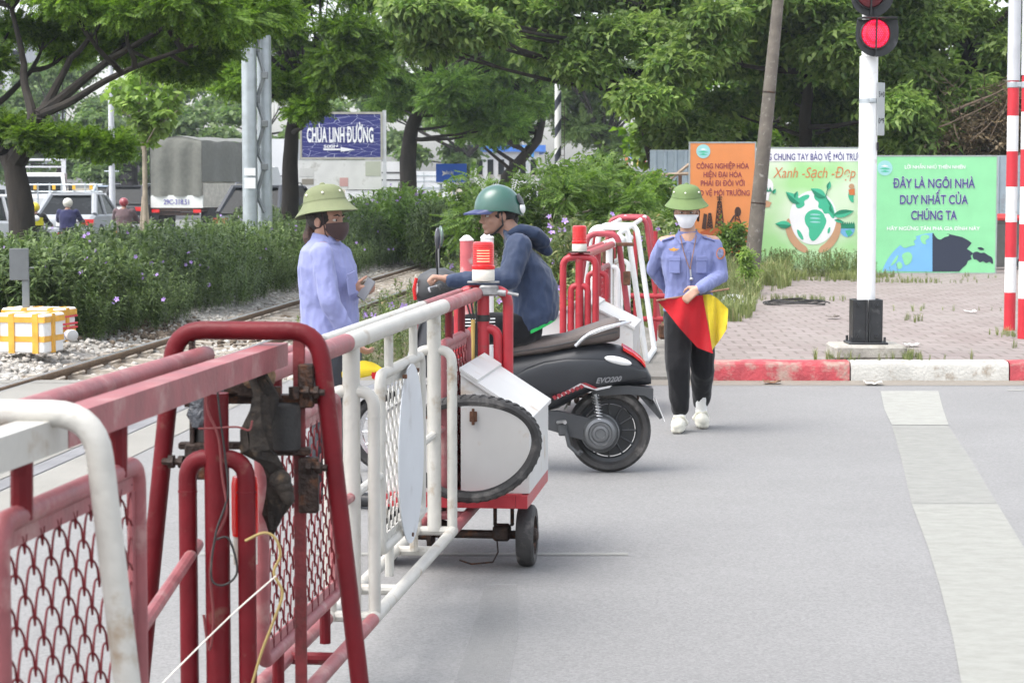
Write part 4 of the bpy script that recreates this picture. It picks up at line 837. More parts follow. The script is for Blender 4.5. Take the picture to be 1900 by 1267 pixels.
sun_helmet(wb, hc + Bh @ Vector((0, -.004, .050)), Bh @ Matrix.Rotation(R(-3), 3, 'X'), M['helmetgreen2'], .90)
# her flags
fl = thing('flag', 'red and yellow signal flags hanging open from the walking woman\'s stick', 'flag', J(1290, 550, -.27))
b = MB(); b.cyl(J(1218, 558, -.245), J(1353, 536, -.225), .0065, seg=8); part('stick', b, M['wood'], fl)
b = MB(); b.cyl(J(1296, 545.6, -.234), J(1318, 542, -.231), .011, seg=12); part('grip', b, mat('grip_wrap', (.09, .09, .11), .8, var=.3, scale=60), fl)
def flag_cloth(poly_top, poly_bot, dy, nu, nv, amp, ph):
    b = MB(); rows = []
    for j in range(nv + 1):
        t = j / nv; row = []
        for i in range(nu + 1):
            u = i / nu
            def at(pl):
                f = u * (len(pl) - 1); k = min(int(f), len(pl) - 2); a, c = pl[k], pl[k + 1]; q = f - k; return (a[0] * (1 - q) + c[0] * q, a[1] * (1 - q) + c[1] * q)
            a, c = at(poly_top), at(poly_bot); row.append(J(a[0] * (1 - t) + c[0] * t, a[1] * (1 - t) + c[1] * t, dy + 1.7 * amp * t ** .7 * math.sin(u * 8 + ph + t * 2.5) + .3 * amp * math.sin(u * 21 + 4 * t)))
        rows.append(row)
    b.loft(rows, closed=False); return b
part('red_cloth', flag_cloth([(1218, 557), (1250, 553), (1282, 549), (1304, 548)], [(1232, 572), (1262, 610), (1294, 645), (1323, 656)], -.246, 26, 16, .022, 0), M['flagred'], fl)
part('yellow_cloth', flag_cloth([(1302, 546), (1318, 546), (1330, 553), (1351, 573)], [(1321, 652), (1324, 646), (1335, 632), (1349, 610)], -.228, 16, 16, .022, 1.5), M['flagyellow'], fl)

# ---- scooter: u forward from the rear axle, v away from the camera, z up
SX, SY = P(1130, 800, 12.4).x, 12.4
def S(u, v, z): return Vector((SX - u, SY + v, z))
def px_uz(px, py): q = P(px, py, SY - .12); return (SX - q.x, q.z)
sc_ = thing('motor_scooter', 'matt black step-through motor scooter with brown seat and red decals crossing the road', 'scooter', S(.6, 0, 0))
M['scblack'] = mat('matt_black_panel', (.016, .0175, .021), .4, var=.1, scale=4, spec=.5); M['scgrey'] = mat('dark_grey_plastic', (.05, .052, .055), .55, var=.1)
M['seat'] = mat('brown_vinyl_seat', (.115, .092, .082), .6, var=.12, scale=8, bump=.2, bscale=90); M['screddecal'] = mat('red_decal', (.22, .018, .025), .35, var=.1)
M['silver'] = mat('silver_print', (.55, .55, .56), .3, .6, var=.05); M['clearlens'] = mat('clear_lens', (.75, .75, .74), .12, var=.05, coat=.5)
def super_ring(u, zc, hz, hw, n=28, e=.75, lean=0):
    return [S(u + lean * math.sin(a), math.copysign(abs(math.cos(a)) ** e, math.cos(a)) * hw, zc + math.copysign(abs(math.sin(a)) ** e, math.sin(a)) * hz) for a in [2 * math.pi * k / n for k in range(n)]]
def body_loft(rows, e=.75, n=28): return MB().loft([super_ring(u, (a + c) / 2, (a - c) / 2, w, n, e) for u, a, c, w in rows], True, True)
part('rear_body', body_loft([(.66, .655, .34, .11), (.60, .675, .335, .14), (.50, .695, .335, .16), (.40, .715, .345, .172), (.294, .735, .372, .178), (.17, .752, .445, .176), (.06, .755, .487, .165), (-.06, .735, .50, .135), (-.15, .685, .505, .10), (-.205, .625, .505, .07), (-.24, .56, .51, .035)]), M['scblack'], sc_)
# raised haunch on the camera side and its twin
for v in (-1, 1):
    rg = []
    for u, z0, z1, w in ((.56, .50, .56, .150), (.48, .47, .615, .172), (.38, .455, .652, .186), (.25, .455, .672, .193), (.10, .50, .672, .188), (-.04, .53, .652, .160), (-.14, .545, .62, .122), (-.21, .555, .59, .075)):
        zc, hz = (z0 + z1) / 2, (z1 - z0) / 2; rg.append([S(u, v * (w * (.86 + .14 * max(0, math.cos(a)) ** .5) if math.cos(a) > 0 else w * .86), zc + hz * math.sin(a)) for a in [2 * math.pi * k / 20 for k in range(20)]])
    part('side_panel', MB().loft(rg, True, True), M['scblack'], sc_, ang=60)
part('seat', MB().loft([[S(u, math.copysign(abs(math.cos(a)) ** .7, math.cos(a)) * w, (t + q) / 2 + math.copysign(abs(math.sin(a)) ** .6, math.sin(a)) * (t - q) / 2) for a in [2 * math.pi * k / 26 for k in range(26)]] for u, t, q, w in ((.66, .70, .655, .085), (.62, .725, .66, .11), (.50, .765, .675, .135), (.36, .79, .69, .15), (.25, .805, .715, .15), (.17, .835, .73, .15), (.06, .872, .745, .145), (-.03, .897, .76, .135), (-.055, .885, .775, .12))], True, True), M['seat'], sc_)
part('seat_seam', MB().tube([S(.60, -.118, .695), S(.36, -.152, .735), S(.17, -.152, .775), S(-.04, -.137, .82)], .0035, 6), M['scgrey'], sc_)
for v in (-1, 1): part('grab_rail', MB().tube(round_path([S(.20, v * .165, .742), S(.145, v * .175, .80), S(.05, v * .165, .84), S(-.08, v * .13, .868), S(-.115, v * .03, .872)], .05, 5), .0125, 10), M['chrome'], sc_)
b = MB(); b.loft([[S(u, v, z + dz) for v, dz in ((-.112 * k, -.010), (-.118 * k, .008), (-.05 * k, .022), (.05 * k, .022), (.118 * k, .008), (.112 * k, -.010))] for u, z, k in ((-.075, .722, .95), (-.13, .69, .85), (-.18, .65, .72), (-.205, .618, .6))], True, True); part('tail_light', b, M['redlens'], sc_)
for v in (-1, 1):
    b = MB(); b.ell(S(-.045, v * .138, .655), (.085, .026, .024), Matrix.Rotation(R(14), 3, 'Y') @ Matrix.Rotation(R(-16 * v), 3, 'Z'), 18, 10); part('turn_signal', b, M['clearlens'], sc_)
# underside tail, hugger, plate
b = MB(); b.loft([[S(u, v, z) for v, z in ((-w, z0), (w, z0), (w, z0 - t), (-w, z0 - t))] for u, w, z0, t in ((.10, .10, .50, .05), (-.10, .10, .51, .05), (-.20, .085, .50, .05), (-.25, .08, .49, .07), (-.245, .06, .44, .04))], True, True); part('undertail', b, M['scgrey'], sc_, smooth=False)
b = MB(); b.prism([S(-.155, -.05, .46), S(-.225, -.05, .475), S(-.305, -.05, .32), S(-.29, -.05, .31)], (0, .10, 0)); part('mud_flap', b, M['scgrey'], sc_, smooth=False)
b = MB(); b.prism([S(-.262, -.085, .43), S(-.315, -.085, .30), S(-.318, -.085, .302), S(-.265, -.085, .432)], (0, .17, 0)); part('number_plate', b, M['whiteclean'], sc_, smooth=False)
# decals and name
b = MB(); 
for pts in ([(1034, 738), (1075, 713), (1106, 722), (1130, 717), (1134, 713), (1107, 718), (1076, 709), (1034, 733)],): b.prism([S(px_uz(*p)[0], -.197, px_uz(*p)[1]) for p in pts], (0, .02, 0))
part('silver_stripe', b, M['silver'], sc_, smooth=False)
b = MB(); b.prism([S(px_uz(*p)[0], -.198, px_uz(*p)[1]) for p in [(1078, 709), (1086, 708), (1108, 718), (1102, 719)]], (0, .02, 0))
for i in range(7):
    x = 1024 + i * 8.2; y = 737 - i * 3.4; b.prism([S(px_uz(*p)[0], -.197 - .0005 * i, px_uz(*p)[1]) for p in [(x, y - 3), (x + 5, y - 6), (x + 10, y - 2), (x + 5, y + 3)]], (0, .02, 0))
part('red_decal', b, M['screddecal'], sc_, smooth=False)
# rear wheel, motor hub, swingarm, shock, stand
def bike_wheel(root, o, axle, r, tw, rr, mt, mr, spokes=True):
    o = Vector(o); b = MB(); prof = [(r - .062, -tw * .55), (r - .045, -tw * .95), (r - .02, -tw), (r - .006, -tw * .7), (r, -tw * .25), (r, tw * .25), (r - .006, tw * .7), (r - .02, tw), (r - .045, tw * .95), (r - .062, tw * .55)]
    w = part('wheel', b.lathe(prof, o, axle, 48, False), mt, root)
    b = MB(); b.lathe([(r - .082, -tw * .5), (r - .060, -tw * .62), (r - .060, tw * .62), (r - .082, tw * .5), (r - .088, 0), (r - .082, -tw * .5)], o, axle, 48, False); u, v = perp(axle)
    if spokes:
        for k in range(12):
            a = 2 * math.pi * k / 12; d = u * math.cos(a) + v * math.sin(a)
            for s in (-.35, .35): b.tube([o + d * .05 + Vector(axle) * tw * s, o + d * (r - .07) + Vector(axle) * tw * s * .7], .006, 6)
    b.lathe([(0, -tw * .7), (.06, -tw * .7), (.075, -tw * .4), (.075, tw * .4), (.06, tw * .7), (0, tw * .7)], o, axle, 24, False)
    rm = part('rim', b, mr, root); rm.parent = w; return w
bike_wheel(sc_, S(0, 0, .242), (0, 1, 0), .242, .048, .15, M['tyre'], M['black'])
b = MB(); b.lathe([(.03, .012), (.15, .012), (.15, .02), (.03, .02)], S(0, 0, .242), (0, 1, 0), 36); part('hub_plate', b, M['black'], sc_)
b = MB(); b.loft([[S(u, -.105, zz), S(u, -.06, zz), S(u, -.06, z0), S(u, -.105, z0)] for u, zz, z0 in ((.40, .36, .27), (.30, .365, .24), (.17, .335, .20), (.06, .31, .185), (.0, .295, .19))], True, True); part('swingarm', b, M['scgrey'], sc_, ang=60)
b = MB(); b.lathe([(.0, .05), (.10, .05), (.10, .005), (.088, -.012), (.070, -.018), (.064, -.010), (.052, -.010), (.046, -.020), (.03, -.022), (.026, -.014), (0, -.014)], S(.055, -.11, .235), (0, 1, 0), 36); b.lathe([(.0, .06), (.112, .06), (.112, .02), (.104, .012)], S(.055, -.11, .235), (0, 1, 0), 36, False); part('motor_cover', b, mat('cast_alloy', (.17, .175, .18), .4, .7, var=.1), sc_)
b = MB(); b.tube([S(.085, -.10, .46), S(.055, -.10, .30)], .010, 8)
hel = [S(.085, -.10, .455).lerp(S(.058, -.10, .315), t) + Vector((math.cos(t * 50) * .021, math.sin(t * 50) * .021, 0)) for t in np.linspace(0, 1, 90)]; b.tube(hel, .0048, 6); part('shock_absorber', b, M['steel'], sc_)
b = MB(); b.tube([S(.26, -.13, .28), S(.235, -.15, .17), S(.18, -.16, .12)], .011, 8); b.bbox(S(.27, -.13, .26), (.05, .03, .07), .006); b.tube([S(.18, -.16, .12), S(.165, -.17, .14)], .014, 8); part('stand', b, M['scgrey'], sc_)
b = MB(); b.tube([S(.30, -.125, .30), S(.26, -.17, .31), S(.26, -.21, .31)], .011, 8); part('pillion_peg', b, M['steel'], sc_)
# arch liner
b = MB(); b.loft([[S(.285 * math.cos(a) , v, .242 + .285 * math.sin(a)) for v in (-.07, .07)] for a in np.linspace(R(25), R(150), 16)], closed=False); part('wheel_arch', b, M['black'], sc_)
# floor, leg shield, front fender, fork, front wheel
part('floorboard', body_loft([(.70, .40, .26, .13), (.80, .345, .255, .165), (.95, .345, .26, .165), (1.03, .38, .27, .15)], .5), M['scgrey'], sc_)
b = MB(); rg = []
for z, u, w, bow in ((.30, 1.00, .12, .03), (.40, 1.05, .17, .05), (.55, 1.06, .205, .07), (.70, 1.045, .205, .085), (.85, 1.02, .175, .085), (.96, .995, .13, .07), (1.02, .985, .08, .05)):
    out = [S(u + bow * math.cos(t * 1.45) - .0, w * math.sin(t * 1.2) / math.sin(1.2), z) for t in np.linspace(-1, 1, 13)]; inn = [S(u + bow * math.cos(t * 1.45) - .045, w * .97 * math.sin(t * 1.2) / math.sin(1.2), z) for t in np.linspace(1, -1, 13)]; rg.append(out + inn)
b.loft(rg, True, True); part('leg_shield', b, M['scblack'], sc_)
b = MB(); b.loft([[S(1.10 - .012 * k + .05 * t, -.10 + .20 * t + .0, .62 + .30 * k) for t in (0, .04)] for k in (0, 1)], closed=False)
b = MB(); b.prism([S(1.135, -.06, .58), S(1.12, -.11, .72), S(1.095, -.12, .86), S(1.085, -.10, .93), S(1.105, -.07, .86), S(1.125, -.05, .72)], (-.02, .004, 0)); part('front_trim', b, M['screddecal'], sc_)
rgf = []
for a in np.linspace(R(150), R(20), 15):
    q = .285; c_, s_ = math.cos(a), math.sin(a); rgf.append([S(1.275 + (q - .04 * (abs(vv) / .075) ** 2) * c_, vv, .24 + (q - .04 * (abs(vv) / .075) ** 2) * s_) for vv in (-.075, -.06, -.03, 0, .03, .06, .075)])
b = MB(); b.loft(rgf, closed=False); part('front_fender', b, mat('grey_gloss_panel', (.13, .135, .145), .3, var=.08, coat=.4), sc_)
bike_wheel(sc_, S(1.275, 0, .235), (0, 1, 0), .235, .045, .15, M['tyre'], M['chrome'])
b = MB(); b.lathe([(.04, -.004), (.09, -.004), (.09, .004), (.04, .004)], S(1.275, -.062, .235), (0, 1, 0), 28); part('brake_disc', b, M['chrome'], sc_)
b = MB()
for v in (-.085, .085): b.tube([S(1.275, v, .235), S(1.22, v, .42), S(1.17, v * .9, .56)], .019, 10)
b.tube([S(1.17, 0, .56), S(1.02, 0, 1.02)], .03, 12); part('front_fork', b, M['steel'], sc_)
part('handlebar_cowl', MB().loft([[S(u + .0, math.copysign(abs(math.cos(a)) ** .8, math.cos(a)) * w, zc + hz * math.copysign(abs(math.sin(a)) ** .8, math.sin(a))) for a in [2 * math.pi * k / 22 for k in range(22)]] for u, zc, hz, w in ((.84, 1.075, .03, .06), (.88, 1.08, .07, .10), (.95, 1.085, .095, .125), (1.03, 1.08, .095, .115), (1.09, 1.065, .08, .085), (1.118, 1.05, .055, .05))], True, True), M['scgrey'], sc_)
b = MB(); b.loft([[S(.97, math.cos(a) * .055, .96 + .0 * math.sin(a)) + Vector((-math.sin(a) * .055, 0, 0)) for a in [2 * math.pi * k / 16 for k in range(16)]], [S(.955, math.cos(a) * .075, 1.04) + Vector((-math.sin(a) * .075, 0, 0)) for a in [2 * math.pi * k / 16 for k in range(16)]]], True, True); part('steering_neck', b, M['black'], sc_)
b = MB(); b.ell(S(1.095, 0, 1.06), (.04, .075, .062), None, 20, 12); part('headlight', b, M['clearlens'], sc_)
b = MB(); b.tube([S(1.115, -.07, 1.0), S(1.122, -.075, 1.06), S(1.108, -.078, 1.125)], .010, 8); part('front_trim', b, M['redlens'], sc_)
for v in (-1, 1):
    part('handlebar', MB().tube([S(.96, v * .09, 1.07), S(.97, v * .20, 1.085), S(.955, v * .26, 1.075)], .012, 10), M['steel'], sc_)
    part('grip', MB().cyl(S(.968, v * .215, 1.083), S(.945, v * .345, 1.065), .0175, seg=14), M['rubber'], sc_)
    part('brake_lever', MB().tube([S(.985, v * .20, 1.085), S(1.03, v * .26, 1.075), S(1.02, v * .34, 1.06)], .0065, 8), M['silver'], sc_)
for v, mm, dz in ((-1, 'black', 0), (1, 'silver', 0)):
    st = part('mirror_stalk', MB().tube([S(.985, v * .14, 1.15), S(.99, v * .20, 1.27), S(.985, v * .235, 1.31)], .006, 8), M['black'], sc_)
    b = MB(); b.ell(S(.98, v * .245, 1.355), (.016, .034 if v < 0 else .05, .062), Matrix.Rotation(R(14 * v), 3, 'Z'), 16, 10); part('mirror', b, mat('mirror_shell', (.10, .14, .12) if v > 0 else (.10, .10, .11), .15, .3, var=.1), sc_)
# ---- rider
rd = thing('person', 'man in a dark blue hooded jacket and green helmet riding the scooter', 'person', S(.52, 0, 0))
Y0 = SY
M['jacket'] = cloth('dark_blue_jacket', (.026, .040, .080), .12, .6); M['jackethood'] = cloth('navy_hood', (.018, .030, .062)); M['lining'] = cloth('green_lining', (.03, .42, .10))
hc = J(922, 398, -.0); Bh = basis((-.93, -.36, -.10)); Bt = basis((-1, 0, 0))
b = MB(); head_mb(b, hc, Bh, 1.0); b.chain([(J(936, 415), .055), (J(955, 440), .06)])
b.chain([(J(960, 455), .06), (J(980, 500), .085), (J(988, 560), .09), (J(975, 605), .09)])
arms = {'l': [J(962, 458, -.19), J(945, 518, -.29), J(838, 521, -.33)], 'r': [J(962, 458, .19), J(945, 515, .29), J(838, 519, .33)]}
legs = {'l': [J(975, 610, -.09), J(850, 610, -.17), J(872, 735, -.13)], 'r': [J(975, 610, .09), J(850, 610, .17), J(872, 735, .13)]}
for k, (a, e, w) in arms.items(): b.chain([(a, .05), (e, .042), (w, .030)]); b.cap(J(962, 450), .07, a, .05)
for k, (a, e, w) in legs.items(): b.chain([(a, .085), (e, .055), (w, .04)])
hand_mb(b, J(833, 518, -.325), (-.75, -.05, .12), (-.2, .1, -1), 1.35, 1.05, -1); hand_mb(b, J(833, 517, .325), (-.75, .05, .12), (-.2, -.1, -1), 1.35, 1.05, 1)
part('body', shift(remeshed(b, .006, 3), rd.location), M['skin2'], rd)
b = MB()
def tilt_rings(pts):
    out = []
    for (c, hw, hd, tl) in pts:
        Rt = Matrix.Rotation(R(tl), 3, 'Y'); out.append([Vector(c) + Rt @ Vector((math.copysign(abs(math.sin(a)) ** .9, math.sin(a)) * hd, math.copysign(abs(math.cos(a)) ** .85, math.cos(a)) * hw, 0)) for a in [2 * math.pi * k / 26 for k in range(26)]])
    return out
b.loft(tilt_rings([(J(946, 432), .065, .055, 35), (J(954, 440), .13, .08, 32), (J(966, 455), .20, .11, 28), (J(980, 485), .215, .140, 20), (J(988, 520), .205, .145, 10), (J(992, 555), .20, .140, 0), (J(993, 585), .205, .140, -14), (J(996, 604), .20, .125, -22)]), True, True)
for k, (a, e, w) in arms.items(): b.chain([(a, .078), (a.lerp(e, .5), .070), (e, .062), (e.lerp(w, .6), .050), (w, .040)])
part('jacket', shift(remeshed(b, .008, 3, folds(21, .008, 20, (1, 1, .45))), rd.location), M['jacket'], rd)
b = MB(); b.chain([(J(950, 434, -.085), .028), (J(968, 426, -.095), .034), (J(992, 434, -.085), .042), (J(1006, 448, -.03), .045), (J(1006, 448, .03), .045), (J(992, 434, .085), .042), (J(968, 426, .095), .034), (J(950, 434, .085), .028)]); b.chain([(J(978, 436, 0), .06), (J(1003, 452, 0), .05), (J(1016, 466, 0), .03)]); part('hood', shift(remeshed(b, .008, 5, folds(23, .007, 20)), rd.location), M['jackethood'], rd)
part('jacket_lining', MB().loft(tilt_rings([(J(996, 603), .196, .124, -24), (J(997, 609), .192, .120, -26)])), M['lining'], rd)
b = MB(); b.loft(tilt_rings([(J(985, 585), .165, .12, -30), (J(980, 612), .175, .13, -40), (J(968, 622), .16, .12, -55)]), True, True)
for k, (a, e, w) in legs.items(): b.chain([(a, .10), (a.lerp(e, .5), .094), (e, .078), (e.lerp(w, .5), .070), (w, .060)])
part('trousers', shift(remeshed(b, .009, 5, folds(31, .009, 11)), rd.location), M['blacktrousers'], rd)
b = MB()
a, e = legs['l'][0], legs['l'][1]
for k in (-1, 0, 1):
    pts = []
    for t in np.linspace(.45, 1.0, 10):
        c = a.lerp(e, t); r = .0955 * (1 - t) * 1.05 + .080 * t + .004; ang_ = R(62 + 13 * k); pts.append(c + Vector((0, -math.sin(ang_) * r, math.cos(ang_) * r)))
    b.tube(pts, .0045, 6)
part('trouser_stripes', b, M['whiteclean'], rd)
for k, s in (('l', -1), ('r', 1)):
    w = legs[k][2].copy(); w.z = .395; d = Vector((-1, 0, 0)); b = MB(); b.chain([(w + Vector((.05, 0, 0)), .042), (w + d * .08, .042), (w + d * .17, .034)]); b.chain([(w, .045), (w + Vector((0, 0, .09)), .045)]); part('shoe', shift(remeshed(b, .009, 3), rd.location), M['black'], rd)
face_parts(rd, hc, Bh, M['hair'])
b = MB(); b.ell(hc + Bh @ Vector((0, -.025, .015)), (.081, .092, .086), Bh, 18, 12); b.chain([(hc + Bh @ Vector((0, -.09, -.03)), .04), (hc + Bh @ Vector((0, -.085, -.085)), .03)]); part('hair', b, M['hair'], rd)
b = MB(); HB = Bh @ Matrix.Rotation(R(4), 3, 'X'); hcc = hc + Bh @ Vector((0, -.015, .035)); rg = []
for i in range(13):
    th = math.pi / 2 * (i / 12) * .985; rg.append([hcc + HB @ Vector((math.cos(a) * .122 * math.cos(th) ** .8, math.sin(a) * .145 * math.cos(th) ** .8, .135 * math.sin(th) - .035 * max(0, -math.sin(a)) * (1 - i / 12) - .01 * (1 - i / 12))) for a in [2 * math.pi * k / 36 for k in range(36)]])
rim = [[hcc + HB @ Vector((math.cos(a) * (.122 + d), math.sin(a) * (.145 + d), -.01 - .035 * max(0, -math.sin(a)) - e_)) for a in [2 * math.pi * k / 36 for k in range(36)]] for d, e_ in ((-.012, .004), (.002, .006), (.003, .001))]
b.loft(rim + rg, False, True); part('helmet', b, mat('glossy_green_shell', (.024, .088, .066), .34, var=.12, scale=5, coat=.5), rd)
b = MB(); rows = []
for t in (0, .5, 1):
    rows.append([hcc + HB @ Vector((math.sin(a) * (.110 - .01 * t), .118 * math.cos(a) + .02 + t * .075 * math.cos(a) ** .7, -.003 - t * .020)) for a in np.linspace(-1.25, 1.25, 15)])
low = [[p - HB @ Vector((0, 0, .009)) for p in r] for r in reversed(rows)]; b.loft(rows + low + [rows[0]], closed=False); part('visor', b, mat('navy_visor', (.03, .04, .12), .4, var=.1), rd)
def shell_patch(dx, dy, dz, w, h):
    nrm = Vector((dx / .122, dy / .145, dz / .135)); d_ = Vector((dx, dy, dz)).normalized(); p = hcc + HB @ Vector((d_.x * .122, d_.y * .145, d_.z * .135 - .012)); rt = (HB @ nrm.normalized()).to_track_quat('Z', 'Y').to_matrix(); return MB().ell(p, (w, h, .010), rt, 20, 8)
part('helmet_decal', shell_patch(-.55, -.80, .42, .044, .040), M['black'], rd); part('helmet_decal', shell_patch(-.55, -.84, .06, .046, .032), M['whiteclean'], rd, label='white patch of the helmet sticker')
b = MB(); b.tube([hc + Bh @ Vector((s_ * .08, .0, z)) if z > -.09 else hc + Bh @ Vector((s_ * .03, .045, z)) for s_, z in ((1, .03), (1, -.06), (.5, -.115), (-.5, -.115), (-1, -.06), (-1, .03))], .006, 6); part('chin_strap', b, M['black'], rd)
# scooter name on the tail panel
def text_mesh(to, dg, bold):
    """each outline with its own holes is filled by itself, so strokes that cross stay clean"""
    src = to.to_curve(dg); sp_l = []
    for s in src.splines:
        pts = [tuple(p.co[:2]) for p in s.bezier_points]; ar = sum(pts[i - 1][0] * pts[i][1] - pts[i][0] * pts[i - 1][1] for i in range(len(pts))) / 2; sp_l.append((s, pts, ar))
    if not sp_l: return bpy.data.meshes.new('t')
    def inside(x, y, pl):
        c = False; j = len(pl) - 1
        for i in range(len(pl)):
            if (pl[i][1] > y) != (pl[j][1] > y) and x < (pl[j][0] - pl[i][0]) * (y - pl[i][1]) / (pl[j][1] - pl[i][1]) + pl[i][0]: c = not c
            j = i
        return c
    grp, holes = [], []
    for q in sp_l:
        host = [o for o in sp_l if o is not q and o[2] * q[2] < 0 and abs(o[2]) > abs(q[2]) and inside(*q[1][0], o[1])]
        (holes if host else grp).append((q, min(host, key=lambda o: abs(o[2]))) if host else [q])
    for q, h in holes:
        for g in grp:
            if g[0] is h: g.append(q)
    V, F = [], []
    for gi, g in enumerate(grp):
        c2 = bpy.data.curves.new('g', 'CURVE'); c2.dimensions = '2D'; c2.fill_mode = 'FRONT'; c2.resolution_u = 3; c2.offset = bold
        for s, _, _ in g:
            ns = c2.splines.new('BEZIER'); ns.bezier_points.add(len(s.bezier_points) - 1); ns.use_cyclic_u = True
            for p, q in zip(ns.bezier_points, s.bezier_points): p.handle_left_type = p.handle_right_type = 'FREE'; p.co = q.co; p.handle_left = q.handle_left; p.handle_right = q.handle_right
        o2 = bpy.data.objects.new('g', c2); m2 = o2.to_mesh(); k = len(V); V += [v.co[:] for v in m2.vertices]; F += [tuple(i + k for i in p.vertices) for p in m2.polygons]; o2.to_mesh_clear(); bpy.data.objects.remove(o2); bpy.data.curves.remove(c2)
    to.to_curve_clear(); me = bpy.data.meshes.new('lettering'); me.from_pydata(V, [], F); return me
def lettering(name, body, o, right, up, height, width, m_, parent, bold=0.0, shear=0.0, align='CENTER', lift=0.0, spacing=1.0):
    """text as a flat mesh: o = centre of the line, right/up = directions in its plane"""
    cu = bpy.data.curves.new('t', 'FONT'); cu.body = body; cu.size = 1; cu.align_x = 'CENTER'; cu.align_y = 'BOTTOM_BASELINE'; cu.shear = shear; cu.resolution_u = 3; cu.space_character = spacing
    to = bpy.data.objects.new('t', cu); COL.objects.link(to); dg = bpy.context.evaluated_depsgraph_get(); me = text_mesh(to, dg, bold); bpy.data.objects.remove(to); bpy.data.curves.remove(cu)
    xs = [v.co.x for v in me.vertices]; w0 = max(xs) - min(xs); cx = (max(xs) + min(xs)) / 2; capH = .72
    right, up = Vector(right).normalized(), Vector(up).normalized(); nr = right.cross(up); kx, ky = width / w0, height / capH; o = Vector(o); org = wloc(parent)
    bm = bmesh.new(); bm.from_mesh(me); seen = set(); isl = 0          # strokes that cross get depths a hair apart
    for v in bm.verts:
        if v in seen: continue
        st = [v]; seen.add(v); isl += 1
        while st:
            q = st.pop(); q.co.z = (isl % 5) * .0006
            for e_ in q.link_edges:
                w_ = e_.other_vert(q)
                if w_ not in seen: seen.add(w_); st.append(w_)
    bm.to_mesh(me); bm.free()
    for v in me.vertices: v.co = o + right * ((v.co.x - cx) * kx) + up * ((v.co.y - capH / 2) * ky) + nr * (lift + v.co.z) - org
    ob_ = bpy.data.objects.new(name, me); COL.objects.link(ob_); me.materials.append(m_); ob_.parent = parent; return ob_
M['dullsilver'] = mat('dull_silver_print', (.16, .16, .165), .4)
u_, z_ = px_uz(1132, 706); 
lettering('lettering', 'EVO200', S(u_ + .01, -.186, z_ + .012), (1, .28, .06), (0, 0, 1), .030, .155, M['dullsilver'], sc_, .03, .35)
# ------------------------------------------------------------------ signal mast, striped poles, leaning pole, boards
sm0 = G(1604, 652, .15); SMY = 18.95
sg = thing('signal_mast', 'white railway crossing signal mast with a lit red lamp on a concrete block', 'signal', (P(1606, 640, SMY).x, SMY, .15))
mx_ = sg.location.x
def Q(px, py): return P(px, py, SMY)
zt0 = Q(1606, 555).z
b = MB(); b.bbox((mx_, SMY, .205), (.62, .62, .12), .02); b.v = [tuple(Vector(v) + mnoise.noise_vector(Vector(v) * 9) * .012) for v in b.v]; part('concrete_block', b, M['concrete'], sg)
b = MB(); b.cyl((mx_, SMY, .27), (mx_, SMY, Q(1606, 106).z), .080, .080, 28); b.cyl((mx_, SMY, Q(1606, 106).z), (mx_, SMY, Q(1606, 103).z), .084, .06, 28); b.cyl((mx_ - .03, SMY + .02, Q(1606, 108).z), (mx_ - .03, SMY + .02, Q(1606, -80).z), .030, .030, 14); part('mast', b, M['whiteclean'], sg)
b = MB(); zb_, zt_ = .285, zt0
b.bbox((mx_, SMY, .275), (.34, .34, .02), .004)
for s in (-1, 1):
    b.bbox((mx_ + s * .064, SMY - .10, (zb_ + zt_) / 2), (.115, .02, zt_ - zb_), .004); b.bbox((mx_ + s * .064, SMY + .10, (zb_ + zt_) / 2), (.115, .02, zt_ - zb_), .004); b.bbox((mx_ + s * .125, SMY, (zb_ + zt_) / 2), (.012, .21, zt_ - zb_), .003)
    b.bbox((mx_ + s * .012, SMY - .115, (zb_ + zt_) / 2), (.012, .05, zt_ - zb_), .003)
    for z in (zb_ + .05, zt_ - .045): b.cyl((mx_ + s * .082, SMY - .135, z), (mx_ + s * .082, SMY - .105, z), .020, seg=6); b.cyl((mx_ + s * .082, SMY - .15, z), (mx_ + s * .082, SMY - .13, z), .010, seg=8)
    for q in (-1, 1): b.cyl((mx_ + s * .145, SMY + q * .13, .28), (mx_ + s * .145, SMY + q * .13, .33), .012, seg=6)
part('base_clamp', b, M['black'], sg)
b = MB(); z = Q(1606, 188).z; b.cyl((mx_, SMY, z - .02), (mx_, SMY, z + .02), .081, seg=28); b.bbox((mx_ + .02, SMY - .09, z), (.05, .03, .03), .004); part('clamp_band', b, M['galv'], sg)
b = MB(); zc_ = Q(1627, 203).z; b.bbox((mx_ + .105, SMY - .02, zc_), (.012, .10, .46), .003, Matrix.Rotation(R(-48), 3, 'Z')); pl = part('number_plate', b, mat('grey_plate', (.40, .42, .42), .5, var=.06), sg)
